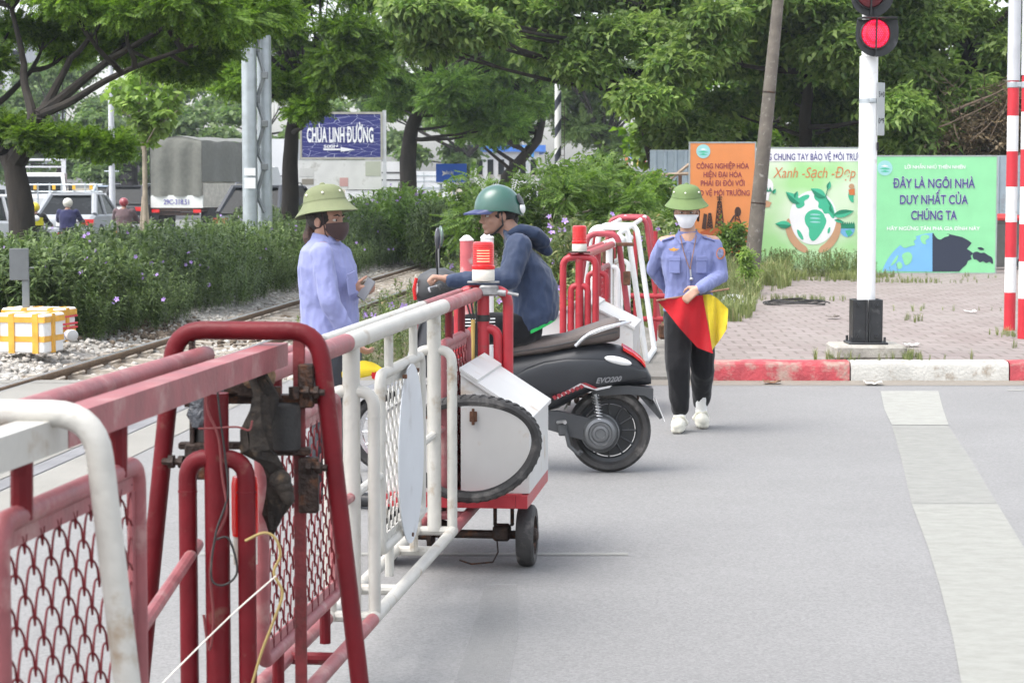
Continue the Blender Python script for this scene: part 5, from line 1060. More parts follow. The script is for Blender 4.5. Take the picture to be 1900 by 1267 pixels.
def lamp(px, py, lit=True):
    c = Q(px, py) + Vector((0, -.20, 0)); b = MB(); prof = [(-.155, .125), (.195, .125), (.205, .06)] + [(.02 + .185 * math.cos(R(-k)), -.02 + .175 * math.sin(R(-k))) for k in range(0, 181, 9)] + [(-.163, .06)]
    b.prism([c + Vector((x, .05, z)) for x, z in prof], (0, .012, 0)); b.prism([c + Vector((x, y, .130)) for x, y in ((-.15, .06), (.19, .06), (.17, -.10), (-.13, -.10))], (0, 0, .008)); part('backboard', b, M['black'], sg, smooth=False)
    b = MB(); b.lathe([(.132, .045), (.134, -.0), (.128, -.004), (.124, .0), (.124, .04)], c, (0, 1, 0), 36, False); b.lathe([(.12, .06), (.11, .16), (.05, .20), (0, .20)], c, (0, 1, 0), 28)
    b.prism([c + Vector((x, y, z)) for x, y, z in ((-.005, -.024, .14), (-.005, -.07, .14), (-.005, -.05, 0), (-.005, -.035, -.19), (-.005, .04, -.19))], (.010, 0, 0)); part('lamp_housing', b, M['black'], sg, smooth=False)
    ln = MB(); rg = [[c + Vector((r * math.cos(a), y, r * math.sin(a))) for a in [2 * math.pi * k / 32 for k in range(32)]] for r, y in ((.125, .03), (.115, .012), (.08, .0), (.03, -.004))]; ln.loft(rg, False, True); part('lamp_lens', ln, M['lamplens'] if lit else M['redlens_dark'], sg)
    if not lit: return
    dots = MB()
    for i in range(-7, 8):
        for j in range(-7, 8):
            x, z = i * .0155 + (j % 2) * .0077, j * .0150
            if x * x + z * z < .112 ** 2: dots.ell(c + Vector((x, -.004 + .016 * (x * x + z * z) / .0125, z)), (.0062, .004, .0062), None, 6, 4)
    part('lamp_led', dots, M['lampled'], sg)
M['lamplens'] = mat('signal_lens', (.45, .006, .02), .25, var=.1, scale=20, emit=(1, .008, .05), estr=.22); M['lampled'] = mat('signal_led', (.6, .02, .06), .3, emit=(1, .03, .12), estr=.75); M['redlens_dark'] = mat('unlit_signal_lens', (.10, .01, .015), .2)
lamp(1618, 66); lamp(1609, -8, False)
b = MB(); c = Q(1618, 30) + Vector((0, -.12, 0)); b.cyl(c + Vector((0, 0, -.03)), c + Vector((0, 0, .06)), .035, seg=16); b.bbox(c + Vector((0, .03, 0)), (.10, .10, .04), .01); b.bbox(c + Vector((.0, .0, .07)), (.05, .07, .03), .008); part('lamp_bracket', b, M['black'], sg)
b = MB(); b.bbox((mx_ + .079, SMY - .03, Q(1620, 272).z), (.012, .05, .07), .002); part('small_plate', b, M['black'], sg)
# number plate writing
def plate_text(t, dz):
    rr_ = Matrix.Rotation(R(-48), 3, 'Z'); rt = rr_ @ Vector((0, -1, 0)); o = Vector((mx_ + .105, SMY - .02, zc_ + dz)) ; rt = -(rr_ @ Vector((0, 1, 0))); rt = Vector((abs(rt.x), rt.y if rt.x > 0 else -rt.y, 0)); nr = rt.cross(Vector((0, 0, 1)))
    lettering('lettering', t, o, rt, (0, 0, 1), .05, .075, M['black'], sg, .01, lift=.0085)
plate_text('5+0', .13); plate_text('049', -.10)

def striped_pole(px, by, Y, label, rpx, topgrey_py, first_red, seed):
    base = P(px, by, Y); base.z = .15; t = thing('striped_pole', label, 'pole', base, 'red and white height-limit poles'); sc = FPX / Y; r = rpx / sc / 2
    z = .15; L = .365; k = 0; ztop = P(px, topgrey_py, Y).z
    while z < ztop - .05:
        z1 = min(z + L + (.03 if k == 0 else 0), ztop); part('band', MB().cyl((base.x, Y, z + (.0 if k == 0 else .0005)), (base.x, Y, z1), r, seg=22), M['polered'] if k % 2 == 0 else M['polewhite'], t); z = z1; k += 1
    part('pole_top', MB().cyl((base.x, Y, z), (base.x, Y, z + 3.4), r * 1.12, r * 1.05, 22), M['galvlight'], t)
    b = MB(); zz = P(px, 158, Y).z; b.lathe([(r * 1.03, -.03), (r * 1.1, -.025), (r * 1.1, .025), (r * 1.03, .03)], (base.x, Y, zz)); b.bbox((base.x + r, Y - r * .7, zz), (.10, .04, .05), .006); part('pole_clamp', b, M['galv'], t); return t
M['polered'] = mat('pole_red_paint', (.52, .022, .035), .4, var=.1, scale=5, dirt=(.5, .2, .18), dirt_amt=.05, dirt_scale=6); M['polewhite'] = mat('pole_white_paint', (.72, .72, .71), .4, var=.05, scale=5, dirt=(.45, .42, .38), dirt_amt=.1, dirt_scale=7); M['galvlight'] = mat('pale_galvanised', (.52, .53, .55), .45, .2, var=.06)
striped_pole(1873, 612, 22.4, 'red and white striped pole standing right of the signal mast, left of a twin pole', 21, 150, True, 1)
striped_pole(1899, 628, 21.2, 'red and white striped pole cut by the right edge of the photo', 22, 140, True, 2)
# leaning pole
b = MB(); a_, c_ = P(1391, 478, 33), P(1450, -60, 33); a_.z = .0; b.tube([a_, a_.lerp(c_, .5), c_], [.125, .105, .08], 14)
lp = thing('leaning_pole', 'grey weathered concrete pole leaning to the right in front of the orange board', 'utility pole', a_); part('shaft', b, mat('old_pole_concrete', (.135, .118, .098), .9, var=.2, scale=5, bump=.5, bscale=30, dirt=(.30, .28, .25), dirt_amt=.12, dirt_scale=12), lp)
for t in (.28, .62): p = a_.lerp(c_, t); part('pole_band', MB().lathe([(.118 - .03 * t, -.012), (.124 - .03 * t, -.010), (.124 - .03 * t, .010), (.118 - .03 * t, .012)], p, c_ - a_), M['iron'], lp)
# ---- boards
def flat(pts, root_Y, m_, parent, name, lift, thick=.002):
    if name in ('globe_land', 'earth_drawing', 'hands_drawing') and len(pts) < 30:       # rounded outline
        for _ in range(2): pts = [q for i in range(len(pts)) for q in ((pts[i - 1][0] * .25 + pts[i][0] * .75, pts[i - 1][1] * .25 + pts[i][1] * .75), (pts[i][0] * .75 + pts[(i + 1) % len(pts)][0] * .25, pts[i][1] * .75 + pts[(i + 1) % len(pts)][1] * .25))]
    b = MB(); b.prism([P(x, y, root_Y - lift) for x, y in pts], (0, thick, 0)); return part(name, b, m_, parent, smooth=False)
def arc_pts(cx, cy, rx, ry, a0=0, a1=360, n=40): return [(cx + rx * math.cos(R(a0 + (a1 - a0) * k / n)), cy - ry * math.sin(R(a0 + (a1 - a0) * k / n))) for k in range(n + (0 if a1 - a0 >= 360 else 1))]
def board(name, label, x0, y0, x1, y1, Y, m_, frame_m):
    a_, c_ = P(x0, y0, Y), P(x1, y1, Y); t = thing(name, label, 'sign board', ((a_.x + c_.x) / 2, Y, min(a_.z, c_.z)))
    cx, cz, w, h = (a_.x + c_.x) / 2, (a_.z + c_.z) / 2, c_.x - a_.x, a_.z - c_.z
    b = MB(); b.box((cx, Y + .015, cz), (w, .03, h)); part('panel', b, m_, t, smooth=False)
    b = MB()
    for s in (-1, 1): b.box((cx + s * (w / 2 + .012), Y + .02, cz), (.024, .05, h + .048))
    for s in (-1, 1): b.box((cx, Y + .02, cz + s * (h / 2 + .012)), (w, .05, .024))
    part('frame', b, frame_m, t, smooth=False)
    b = MB()
    for s in (-.42, .42): b.box((cx + s * w, Y + .075, cz - .2), (.05, .05, h + .3))
    part('support', b, M['rust'], t, smooth=False); return t
def btext(t, body, cx, cy, h, w, Y, m_, lift, bold=0.0, outline=None, shear=0, ob=.03, nm='lettering'):
    sc = FPX / Y
    if outline: lettering(nm, body, P(cx, cy, Y - lift), (1, 0, 0), (0, 0, 1), h / sc * 1.0, w / sc * 1.0, outline, t, bold + ob, shear)
    return lettering(nm, body, P(cx, cy, Y - lift - (.004 if outline else 0)), (1, 0, 0), (0, 0, 1), h / sc, w / sc, m_, t, bold, shear)
def flatmat(name, c, r=.5, var=.04): return mat(name, c, r, var=var, scale=3)
GRN = flatmat('board_green', (.24, .62, .31)); NAVY = flatmat('board_navy_ink', (.06, .05, .22)); WHT = flatmat('board_white_ink', (.78, .78, .78)); LBLUE = flatmat('board_blue_ink', (.17, .42, .68)); DKNAVY = flatmat('board_dark_ink', (.022, .03, .055))
ORG = flatmat('board_orange', (.66, .23, .07)); DRED = flatmat('board_wine_ink', (.24, .03, .05)); OINK = flatmat('board_dark_orange_ink', (.62, .17, .05)); TEAL = flatmat('board_teal_ink', (.05, .45, .26)); DTEAL = flatmat('board_deep_green_ink', (.01, .22, .12)); BLKINK = flatmat('board_brown_ink', (.055, .022, .014)); PALEG = flatmat('board_pale_ink', (.42, .70, .42))
SKININK = flatmat('board_hand_ink', (.52, .30, .17)); SKYINK = flatmat('board_cyan_ink', (.30, .58, .58))
M['boardframe'] = mat('board_frame', (.3, .33, .33), .6)
def emblem(t, cx, cy, r, Y):
    flat(arc_pts(cx, cy, r, r), Y, SKYINK, t, 'emblem', .006)
    for k, (o, w) in enumerate(((.25, .55), (-.1, .8), (-.45, .6))): flat([(cx - r * w, cy - r * o), (cx, cy - r * (o + .16)), (cx + r * w, cy - r * o + r * .05), (cx, cy - r * (o - .10))], Y, TEAL if k else WHT, t, 'emblem', .009)
BY = 37.0
g1 = board('billboard', 'bright green board with a half blue half black globe', 1620, 291, 1846, 506, BY, GRN, M['boardframe'])
for tx, cy, w in (('ĐÂY LÀ NGÔI NHÀ', 340, 152), ('DUY NHẤT CỦA', 370, 126), ('CHÚNG TA', 399, 85)): btext(g1, tx, 1733, cy, 17, w, BY, NAVY, .006, .022, WHT, ob=.014)
btext(g1, 'LỜI NHẮN NHỦ THIÊN NHIÊN', 1735, 310, 6.5, 112, BY, WHT, .006, .02); btext(g1, 'HÃY NGỪNG TÀN PHÁ GIA ĐÌNH NÀY', 1732, 424, 6.5, 172, BY, WHT, .006, .02)
emblem(g1, 1642, 312, 14, BY)
GX, GY, GR = 1738, 530, 98
def gl(a0, a1, n=30): return [(GX + GR * 1.07 * math.cos(R(a0 + (a1 - a0) * k / n)), GY - GR * math.sin(R(a0 + (a1 - a0) * k / n))) for k in range(n + 1)]
flat([(1730, 504), (1730, 433)] + [p for p in gl(93, 164) if p[1] < 504], BY, LBLUE, g1, 'globe_half', .006)
flat([(1780, 504), (1730, 504), (1730, 433)] + [(1745, 433), (1760, 434), (1772, 437), (1785, 440), (1795, 445), (1803, 451), (1799, 456), (1794, 462), (1799, 465), (1806, 470), (1801, 475), (1803, 481), (1796, 484), (1793, 491), (1787, 496)], BY, DKNAVY, g1, 'globe_half', .006)
for pts in ([(1804, 470), (1812, 466), (1820, 470), (1826, 468), (1834, 474), (1842, 478), (1843, 492), (1836, 485), (1830, 489), (1824, 484), (1818, 488), (1812, 481), (1806, 482)], [(1812, 460), (1820, 458), (1828, 463), (1820, 465)]): flat(pts, BY, DKNAVY, g1, 'globe_land', .0062)
for pts in ([(1668, 452), (1680, 442), (1695, 438), (1703, 442), (1694, 448), (1700, 455), (1688, 457), (1678, 462)], [(1706, 437), (1722, 435), (1726, 441), (1716, 446), (1720, 454), (1710, 452)], [(1672, 472), (1686, 466), (1694, 474), (1690, 488), (1680, 494), (1676, 484)], [(1662, 490), (1670, 484), (1676, 494), (1668, 502)], [(1731, 431), (1744, 433), (1760, 434), (1762, 438), (1752, 440), (1744, 446), (1736, 440)], [(1650, 496), (1660, 480), (1668, 470), (1664, 486)]): flat(pts, BY, GRN, g1, 'globe_land', .010)
# middle board: pale green, written name and an earth held by two hands
m, n, l, bb_ = M_new('board_pale_green'); tc = n.new('ShaderNodeTexCoord'); nz = n.new('ShaderNodeTexNoise'); nz.inputs['Scale'].default_value = .9; nz.inputs['Detail'].default_value = 2; l.new(tc.outputs['Object'], nz.inputs['Vector']); rp = n.new('ShaderNodeValToRGB'); rp.color_ramp.elements[0].position = .38; rp.color_ramp.elements[0].color = (.36, .66, .28, 1); rp.color_ramp.elements[1].position = .62; rp.color_ramp.elements[1].color = (.70, .78, .62, 1); l.new(nz.outputs[0], rp.inputs[0]); l.new(rp.outputs[0], bb_.inputs['Base Color']); bb_.inputs['Roughness'].default_value = .5
MY = 37.6
g2 = board('billboard', 'pale green board with an earth held in two hands, behind the signal mast', 1396, 276, 1618, 500, MY, m, M['boardframe'])
flat([(1397, 277), (1617, 277), (1617, 300), (1397, 300)], MY, WHT, g2, 'title_strip', .005)
btext(g2, 'CÙNG CHUNG TAY BẢO VỆ MÔI TRƯỜNG', 1508, 291, 12, 215, MY, NAVY, .010, .012)
btext(g2, 'Xanh -Sạch -Đẹp', 1511, 320, 20, 152, MY, OINK, .006, -.004, None, .25)
flat(arc_pts(1509, 404, 44, 50), MY, WHT, g2, 'earth_drawing', .006)
for pts in ([(1476, 374), (1484, 366), (1496, 361), (1503, 362), (1500, 369), (1491, 373), (1494, 381), (1485, 387), (1477, 386)], [(1510, 359), (1528, 363), (1541, 374), (1548, 390), (1549, 406), (1542, 404), (1538, 395), (1529, 398), (1526, 388), (1517, 386), (1520, 375), (1511, 370)], [(1494, 400), (1508, 393), (1526, 398), (1535, 408), (1529, 424), (1519, 440), (1508, 450), (1500, 438), (1502, 425), (1493, 414)], [(1478, 424), (1486, 430), (1492, 444), (1488, 446), (1480, 436)], [(1536, 424), (1541, 420), (1540, 432), (1535, 434)]): flat(pts, MY, TEAL, g2, 'earth_drawing', .009)
flat(arc_pts(1512, 406, 19, 17), MY, TEAL, g2, 'earth_drawing', .0115)
for k in range(3): flat([(1500, 398 + 7 * k), (1512, 396 + 7 * k), (1526, 399 + 7 * k), (1512, 400 + 7 * k)], MY, SKYINK, g2, 'earth_drawing', .0135)
for s in (1, -1):
    pts = [(1509 + s * x, y) for x, y in ((44, 404), (50, 408), (52, 424), (47, 442), (36, 458), (22, 468), (8, 470), (12, 458), (22, 452), (32, 440), (40, 424))]; flat(pts, MY, SKININK, g2, 'hands_drawing', .0105 if s > 0 else .0100)
def leaf2d(t, x, y, L, W, ang_, m1, m2, Y, nm='leaf_drawing', lift=.009):
    c, s = math.cos(R(ang_)), math.sin(R(ang_)); up_ = [(x + c * L * t_ - s * W * math.sin(math.pi * t_ ** .8), y - s * L * t_ - c * W * math.sin(math.pi * t_ ** .8)) for t_ in np.linspace(0, 1, 12)]; dn = [(x + c * L * t_ + s * W * math.sin(math.pi * t_ ** .8), y - s * L * t_ + c * W * math.sin(math.pi * t_ ** .8)) for t_ in np.linspace(1, 0, 12)]
    flat(up_ + dn[1:-1], Y, m1, t, nm, lift); flat(up_ + [(x + c * L * t_, y - s * L * t_) for t_ in np.linspace(1, 0, 5)][1:-1], Y, m2, t, nm, lift + .0025)
for i, (x, y, L, W, a) in enumerate(((1484, 378, 34, 8, 140), (1475, 368, 14, 4, 70), (1532, 366, 32, 8, 150), (1536, 352, 16, 4, 75), (1546, 400, 40, 7, 12), (1543, 394, 16, 4, 95), (1548, 408, 20, 3, -15), (1468, 418, 30, 7, 175))): leaf2d(g2, x, y, L, W, a, TEAL, DTEAL, MY, lift=.012 + .0008 * i)
b = MB(); b.tube([P(x, y, MY - .012) for x, y in ((1546, 396), (1540, 380), (1532, 364), (1536, 350))], .008, 6); part('stem_drawing', b, DTEAL, g2)
flat(arc_pts(1422, 346, 13, 15), MY, WHT, g2, 'bulb_drawing', .006); flat([(1416, 360), (1428, 360), (1426, 372), (1418, 372)], MY, WHT, g2, 'bulb_drawing', .0075)
for k, (x, h) in enumerate(((1415, 10), (1422, 16), (1429, 9))): flat([(x - 4, 356), (x + 4, 356), (x, 356 - h)], MY, DTEAL, g2, 'bulb_drawing', .0095 + .0004 * k)
leaf2d(g2, 1434, 360, 11, 3, 60, TEAL, DTEAL, MY, lift=.011); flat([(1408, 378), (1420, 372), (1432, 376), (1428, 384), (1410, 386)], MY, SKININK, g2, 'bulb_drawing', .007)
flat(arc_pts(1572, 424, 14, 16, 180, 360), MY, LBLUE, g2, 'island_drawing', .006); flat([(1558, 424)] + [(1558 + 2 * k, 418 - (7 if k % 2 else 2)) for k in range(15)] + [(1586, 424)], MY, DTEAL, g2, 'island_drawing', .0085)
flat([(1568, 428), (1578, 426), (1582, 432), (1574, 440)], MY, TEAL, g2, 'island_drawing', .0085)
flat(arc_pts(1584, 362, 10, 14, 90, 270), MY, TEAL, g2, 'child_drawing', .006); flat(arc_pts(1580, 346, 5, 5), MY, SKININK, g2, 'child_drawing', .009); flat([(1574, 352), (1586, 350), (1586, 362), (1576, 362)], MY, OINK, g2, 'child_drawing', .0085)
# orange board
OY = 36.4
g3 = board('billboard', 'orange board reading CONG NGHIEP HOA with an oil derrick, behind the leaning pole', 1281, 266, 1399, 470, OY, ORG, M['boardframe'])
for tx, cy, w in (('CÔNG NGHIỆP HÓA', 308, 97), ('HIỆN ĐẠI HÓA', 324, 71), ('PHẢI ĐI ĐÔI VỚI', 340, 81), ('BẢO VỆ MÔI TRƯỜNG', 358, 106)): btext(g3, tx, 1341 if w < 100 else 1338, cy, 10, w, OY, DRED, .006, .016)
emblem(g3, 1305, 281, 13, OY)
def bars(segs, Y, t, nm, w=1.0, lift=.01):
    b = MB(); sc = FPX / Y
    for (x0, y0, x1, y1) in segs: b.tube([P(x0, y0, Y - lift), P(x1, y1, Y - lift)], w / sc / 1.6, 5)
    part(nm, b, BLKINK, t)
sg_ = []
for x, w0, yt, yb in ((1335, 3, 374, 422), (1317, 2, 396, 424)):
    for s in (-1, 1): sg_.append((x + s * w0, yt, x + s * w0 * 2.6, yb))
    for k in range(5): y0_ = yt + (yb - yt) * k / 5; y1_ = yt + (yb - yt) * (k + 1) / 5; f0, f1 = 1 + 1.6 * k / 5, 1 + 1.6 * (k + 1) / 5; sg_ += [(x - w0 * f0, y0_, x + w0 * f1, y1_), (x + w0 * f0, y0_, x - w0 * f1, y1_), (x - w0 * f0, y0_, x + w0 * f0, y0_)]
sg_ += [(1330, 366, 1340, 366), (1335, 362, 1335, 376), (1331, 370, 1339, 370), (1356, 412, 1368, 392), (1366, 390, 1378, 424), (1366, 394, 1362, 426), (1352, 416, 1362, 400), (1364, 404, 1374, 410)]
bars(sg_, OY, g3, 'derrick_drawing', 1.5)
flat(arc_pts(1369, 393, 6, 9), OY, BLKINK, g3, 'derrick_drawing', .0115)
flat([(1302, 424), (1306, 396), (1312, 398), (1310, 426)], OY, BLKINK, g3, 'derrick_drawing', .008); flat([(1296, 470), (1300, 430), (1318, 424), (1346, 420), (1372, 424), (1392, 430), (1396, 470)], OY, flatmat('board_burnt_ink', (.45, .10, .03)), g3, 'ground_drawing', .006)
# corrugated fences behind
def corr(name, label, x0, x1, yt, Y, zb, m_):
    a_, c_ = P(x0, yt, Y), P(x1, yt, Y); b = MB(); t = thing(name, label, 'fence', ((a_.x + c_.x) / 2, Y, zb)); pts = []; x = a_.x; k = 0
    while x < c_.x: pts += [(x, Y), (x + .05, Y), (x + .075, Y - .03), (x + .115, Y - .03), (x + .14, Y)]; x += .19
    b.loft([[(x, y, zb) for x, y in pts], [(x, y, a_.z) for x, y in pts]], closed=False); part('corrugated_sheet', b, m_, t, smooth=False)
    b = MB(); b.box(((a_.x + c_.x) / 2, Y + .03, a_.z - .01), (c_.x - a_.x, .04, .05)); b.box(((a_.x + c_.x) / 2, Y + .03, a_.z - .9), (c_.x - a_.x, .04, .05)); part('fence_rail', b, M['galv'], t, smooth=False); return t
M['corr'] = mat('grey_corrugated_paint', (.30, .36, .40), .5, .1, var=.06, dirt=(.22, .2, .18), dirt_amt=.15, dirt_scale=2)
corr('corrugated_fence', 'grey corrugated metal fence left of the orange board', 1206, 1300, 280, 40, 0, M['corr']); corr('corrugated_fence', 'grey corrugated metal fence behind the green board at the right edge', 1560, 2100, 290, 40.5, .1, M['corr'])
b = MB(); t = thing('timber_fence', 'weathered timber rail fence in front of the grey corrugated sheets', 'fence', P(1240, 340, 38.5))
for (x0, y0, x1, y1, m_) in ((1165, 327, 1290, 322, 0), (1222, 350, 1290, 296, 0), (1195, 352, 1285, 350, 0)): part('rail', MB().tube([P(x0, y0, 38.5), P(x1, y1, 38.45)], .032, 6), mat('weathered_timber', (.34, .26, .19), .9, var=.2, stretch=(1, 1, 8)), t)
for x in (1214, 1262): a_ = P(x, 318, 38.55); part('post', MB().tube([(a_.x, a_.y, 0), a_], .035, 6), M['wood'], t)
# wheelie bin half hidden behind the green board
bx, byy = P(1862, 440, 38.8).x, 38.8
wbn = thing('wheelie_bin', 'grey wheeled bin with a red lid beside the green board', 'bin', (bx, byy, .15))
b = MB(); b.loft([[(bx + x * k, byy + y * k, z) for x, y in ((-.24, -.28), (.24, -.28), (.24, .28), (-.24, .28))] for z, k in ((.2, .8), (.98, 1.0), (1.0, 1.06), (1.03, 1.06))], True, True); part('bin_body', b, mat('grey_bin', (.11, .11, .105), .6), wbn)
b = MB(); b.loft([[(bx + x * k, byy + y * k, z) for x, y in ((-.24, -.28), (.24, -.28), (.24, .28), (-.24, .28))] for z, k in ((1.035, 1.1), (1.08, 1.1), (1.13, .9), (1.15, .5))], True, True); part('bin_lid', b, mat('red_bin_lid', (.42, .03, .03), .5), wbn)
for s in (-1, 1): part('wheel', MB().lathe([(.03, -.03), (.1, -.03), (.1, .03), (.03, .03)], (bx + s * .26, byy - .2, .25), (1, 0, 0), 20), M['rubber'], wbn)

# bollards behind the rider
for px, pyt, Y, m1, lab in ((866, 436, 16.6, 'polefade', 'pinkish red round bollard with a white cone tip behind the rider'), (904, 432, 17.2, 'polewhite', 'white round bollard with a cone tip behind the flashing beacon')):
    c = P(px, pyt, Y); t = thing('bollard', lab, 'bollard', (c.x, Y, 0), 'bollards beside the track')
    if m1 == 'polefade': M['polefade'] = mat('faded_bollard_red', (.48, .10, .11), .55, var=.15, scale=6, dirt=(.5, .35, .33), dirt_amt=.3, dirt_scale=8)
    part('bollard_post', MB().lathe([(.052, 0), (.052, c.z - .045)], (c.x, Y, 0), seg=24), M[m1], t); part('bollard_cone', MB().lathe([(.055, c.z - .044), (.055, c.z - .035), (.02, c.z - .004), (.0, c.z)], (c.x, Y, 0), seg=24), M['polewhite'], t)
# grey marker plate in front of the hedge
c = P(42, 560, 21.6); mp = thing('marker_post', 'short grey metal marker post with a plate standing before the hedge', 'marker', (c.x, 21.6, -.05))
b = MB(); p0, p1 = P(17, 461, 21.6), P(54, 520, 21.6); b.bbox(((p0.x + p1.x) / 2, 21.6, (p0.z + p1.z) / 2), (p1.x - p0.x, .012, p0.z - p1.z), .004); part('plate', b, mat('grey_marker', (.12, .13, .135), .5, .2, var=.1), mp)
b = MB(); q = P(48, 570, 21.62); b.bbox((q.x, 21.63, (p0.z - .05) / 2), (.07, .03, p0.z + .05), .005); b.bbox((q.x - .01, 21.612, P(40, 497, 21.6).z), (.2, .012, .014), .002); part('post', b, mat('grey_post', (.17, .185, .19), .5, .3, var=.1), mp)
# foam boxes with orange tape
M['foam'] = mat('white_foam', (.74, .74, .73), .8, var=.04, scale=30, bump=.1, bscale=150); M['tape'] = mat('orange_tape', (.70, .36, .045), .35, var=.15, scale=8, coat=.2); M['redprint'] = mat('red_print', (.6, .04, .07), .5)
def foam_box(label, x0, x1, yt, yb, Y, dep, red=False):
    a_, c_ = P(x0, yt, Y), P(x1, yb, Y); zb = c_.z; zt_ = a_.z; w = c_.x - a_.x; cx = (a_.x + c_.x) / 2; rz = Matrix.Rotation(R(-14), 3, 'Z'); o = Vector((cx, Y + dep / 2, zb)); t = thing('foam_box', label, 'box', o, 'taped foam boxes by the track')
    h = zt_ - zb; part('box_body', MB().bbox(o + Vector((0, 0, h * .43)), (w, dep, h * .86), .012, rz), M['foam'], t); part('lid', MB().bbox(o + Vector((0, 0, h * .93)), (w + .02, dep + .02, h * .135), .012, rz), M['foam'], t)
    b = MB(); e = .004
    b.box(o + Vector((0, 0, h * .86)), (w + .026, dep + .026, .055), rz)
    b.box(o + Vector((0, 0, h * .36)), (w + 2 * e, dep + 2 * e, .055), rz)
    for f in (-.12, .34): b.box(o + rz @ Vector((f * w, 0, h * .5)), (.06, dep + .034, h * 1.012), rz)
    b.box(o + rz @ Vector((-.40 * w, -.002, h * .62)), (.05, dep + .031, h * .45), rz); b.box(o + rz @ Vector((.0, -.06 * dep, h * .5)), (w + .033, .06, h * 1.009), rz); part('tape', b, M['tape'], t, smooth=False)
    if red:
        b = MB()
        for f in (.40, .52, .74): b.box(o + Vector((0, 0, h * f)), (w + .036, dep + .036, .018), rz)
        part('red_print', b, M['redprint'], t, smooth=False)
    return t
foam_box('white foam box strapped with orange tape, in front of its twin by the track', -10, 96, 583, 655, 20.6, .42); foam_box('white foam box with orange tape and red stripes, behind another foam box', 8, 124, 572, 634, 21.5, .35, True)
b = MB(); q = P(132, 622, 21.2); rz = Matrix.Rotation(R(-35), 3, 'Z'); cn = thing('paint_can', 'dented white and blue can lying on the stones beside the foam boxes', 'can', q)
part('can_body', MB().lathe([(.052, -.10), (.056, -.095), (.056, .08), (.052, .085)], q, rz @ Vector((.75, -.5, .05)), 22), M['whiteclean'], cn); part('can_end', MB().lathe([(.03, .086), (.05, .088), (.052, .094), (.04, .095)], q, rz @ Vector((.75, -.5, .05)), 22), M['steel'], cn); part('can_label', MB().lathe([(.0567, -.06), (.0567, -.02)], q, rz @ Vector((.75, -.5, .05)), 22, False), flatmat('can_blue', (.05, .12, .4)), cn)
# bag and wires on the pavement
b = MB(); q = P(1362, 556, 27.0); q.z = .20; b.ell(q, (.20, .14, .085), None, 30, 16); b.ell(q + Vector((.08, -.05, -.01)), (.13, .1, .07), None, 20, 10); b.v = [tuple(Vector(v) + mnoise.noise_vector(Vector(v) * 14) * .035 + mnoise.noise_vector(Vector(v) * 34) * .014) for v in b.v]; solo('plastic_bag', b, mat('white_plastic_bag', (.70, .71, .73), .35, var=.08, bump=.5, bscale=40), 'crumpled white plastic bag lying by the weeds behind the walking woman', 'plastic bag', loc=q)
b = MB(); q = P(1478, 556, 27.2); q.z = .175
for k in range(5): b.tube([q + Vector((math.cos(a) * (.42 - .03 * k), math.sin(a) * (.33 - .02 * k), .01 * k + .01 * math.sin(3 * a + k))) for a in np.linspace(.3 * k, 5.6 + .2 * k, 26)], .008, 6)
solo('wire_coil', b, M['rubber'], 'loose coil of black wire lying on the brick pavement', 'wire', loc=q)
for i, (px, py, z, cn_, lab) in enumerate(((1620, 714, .004, (.55, .53, .48), 'pale crumpled paper scrap in the gutter below the kerb'), (1432, 712, .004, (.16, .08, .04), 'dry brown leaf in the gutter below the red kerb'), (1800, 580, .16, (.62, .6, .56), 'pale paper scrap on the bricks left of the striped pole'), (1545, 590, .16, (.14, .12, .1), 'dark scrap on the bricks left of the signal mast'), (1690, 642, .16, (.62, .62, .6), 'white paper scrap on the bricks right of the concrete block'))):
    q = G(px, py, z); b = MB(); rows = [[q + Vector((-.07 + .14 * i2 / 6, -.06 + .12 * j / 5, .006 + .03 * abs(mnoise.noise(Vector((i2 * .9, j * .9, i * 5)))) + .015 * abs(i2 - 3) / 3)) for i2 in range(7)] for j in range(6)]
    b.loft(rows + [[p - Vector((0, 0, .003)) for p in r] for r in reversed(rows)] + [rows[0]], closed=False); solo('litter', b, mat('scrap_%d' % 0, cn_, .8), lab, 'litter', loc=q, group='scraps of litter')

# ------------------------------------------------------------------ far left: gantry posts, lamp post, street name board
GYd = 38.0
gm = thing('lattice_mast', 'twin galvanised tubes joined by zigzag braces, rising out of the hedge', 'mast', (P(478, 400, GYd).x, GYd, 0))
for px, w, dY in ((464, 27, 0), (492, 27, .35)):
    a_ = P(px, 400, GYd + dY); part('tube_leg', MB().cyl((a_.x, a_.y, 0), (a_.x, a_.y, P(px, -80, GYd).z), w / FPX * GYd / 2, seg=22), M['galv'], gm)
b = MB(); xl, xr = P(476, 200, GYd).x, P(482, 200, GYd).x; ys = [-60, -10, 40, 90, 140, 185, 230, 280, 310, 360, 395]
for i in range(len(ys) - 1):
    A = P(476 if i % 2 else 491, ys[i], GYd + .08); B_ = P(491 if i % 2 else 476, ys[i + 1], GYd + .08); b.tube([A, B_], .038, 6); b.bbox(A, (.12, .10, .12), .01)
part('brace', b, mat('grey_brace', (.20, .215, .22), .5, .3, var=.1), gm)
b = MB(); 
for y0_, y1_ in ((312, 326), (330, 350)): p0, p1 = P(453, y0_, GYd - .145), P(474, y1_, GYd - .145); b.box(((p0.x + p1.x) / 2, GYd - .14, (p0.z + p1.z) / 2), (p1.x - p0.x, .008, p0.z - p1.z))
part('pasted_notice', b, WHT, gm, smooth=False)
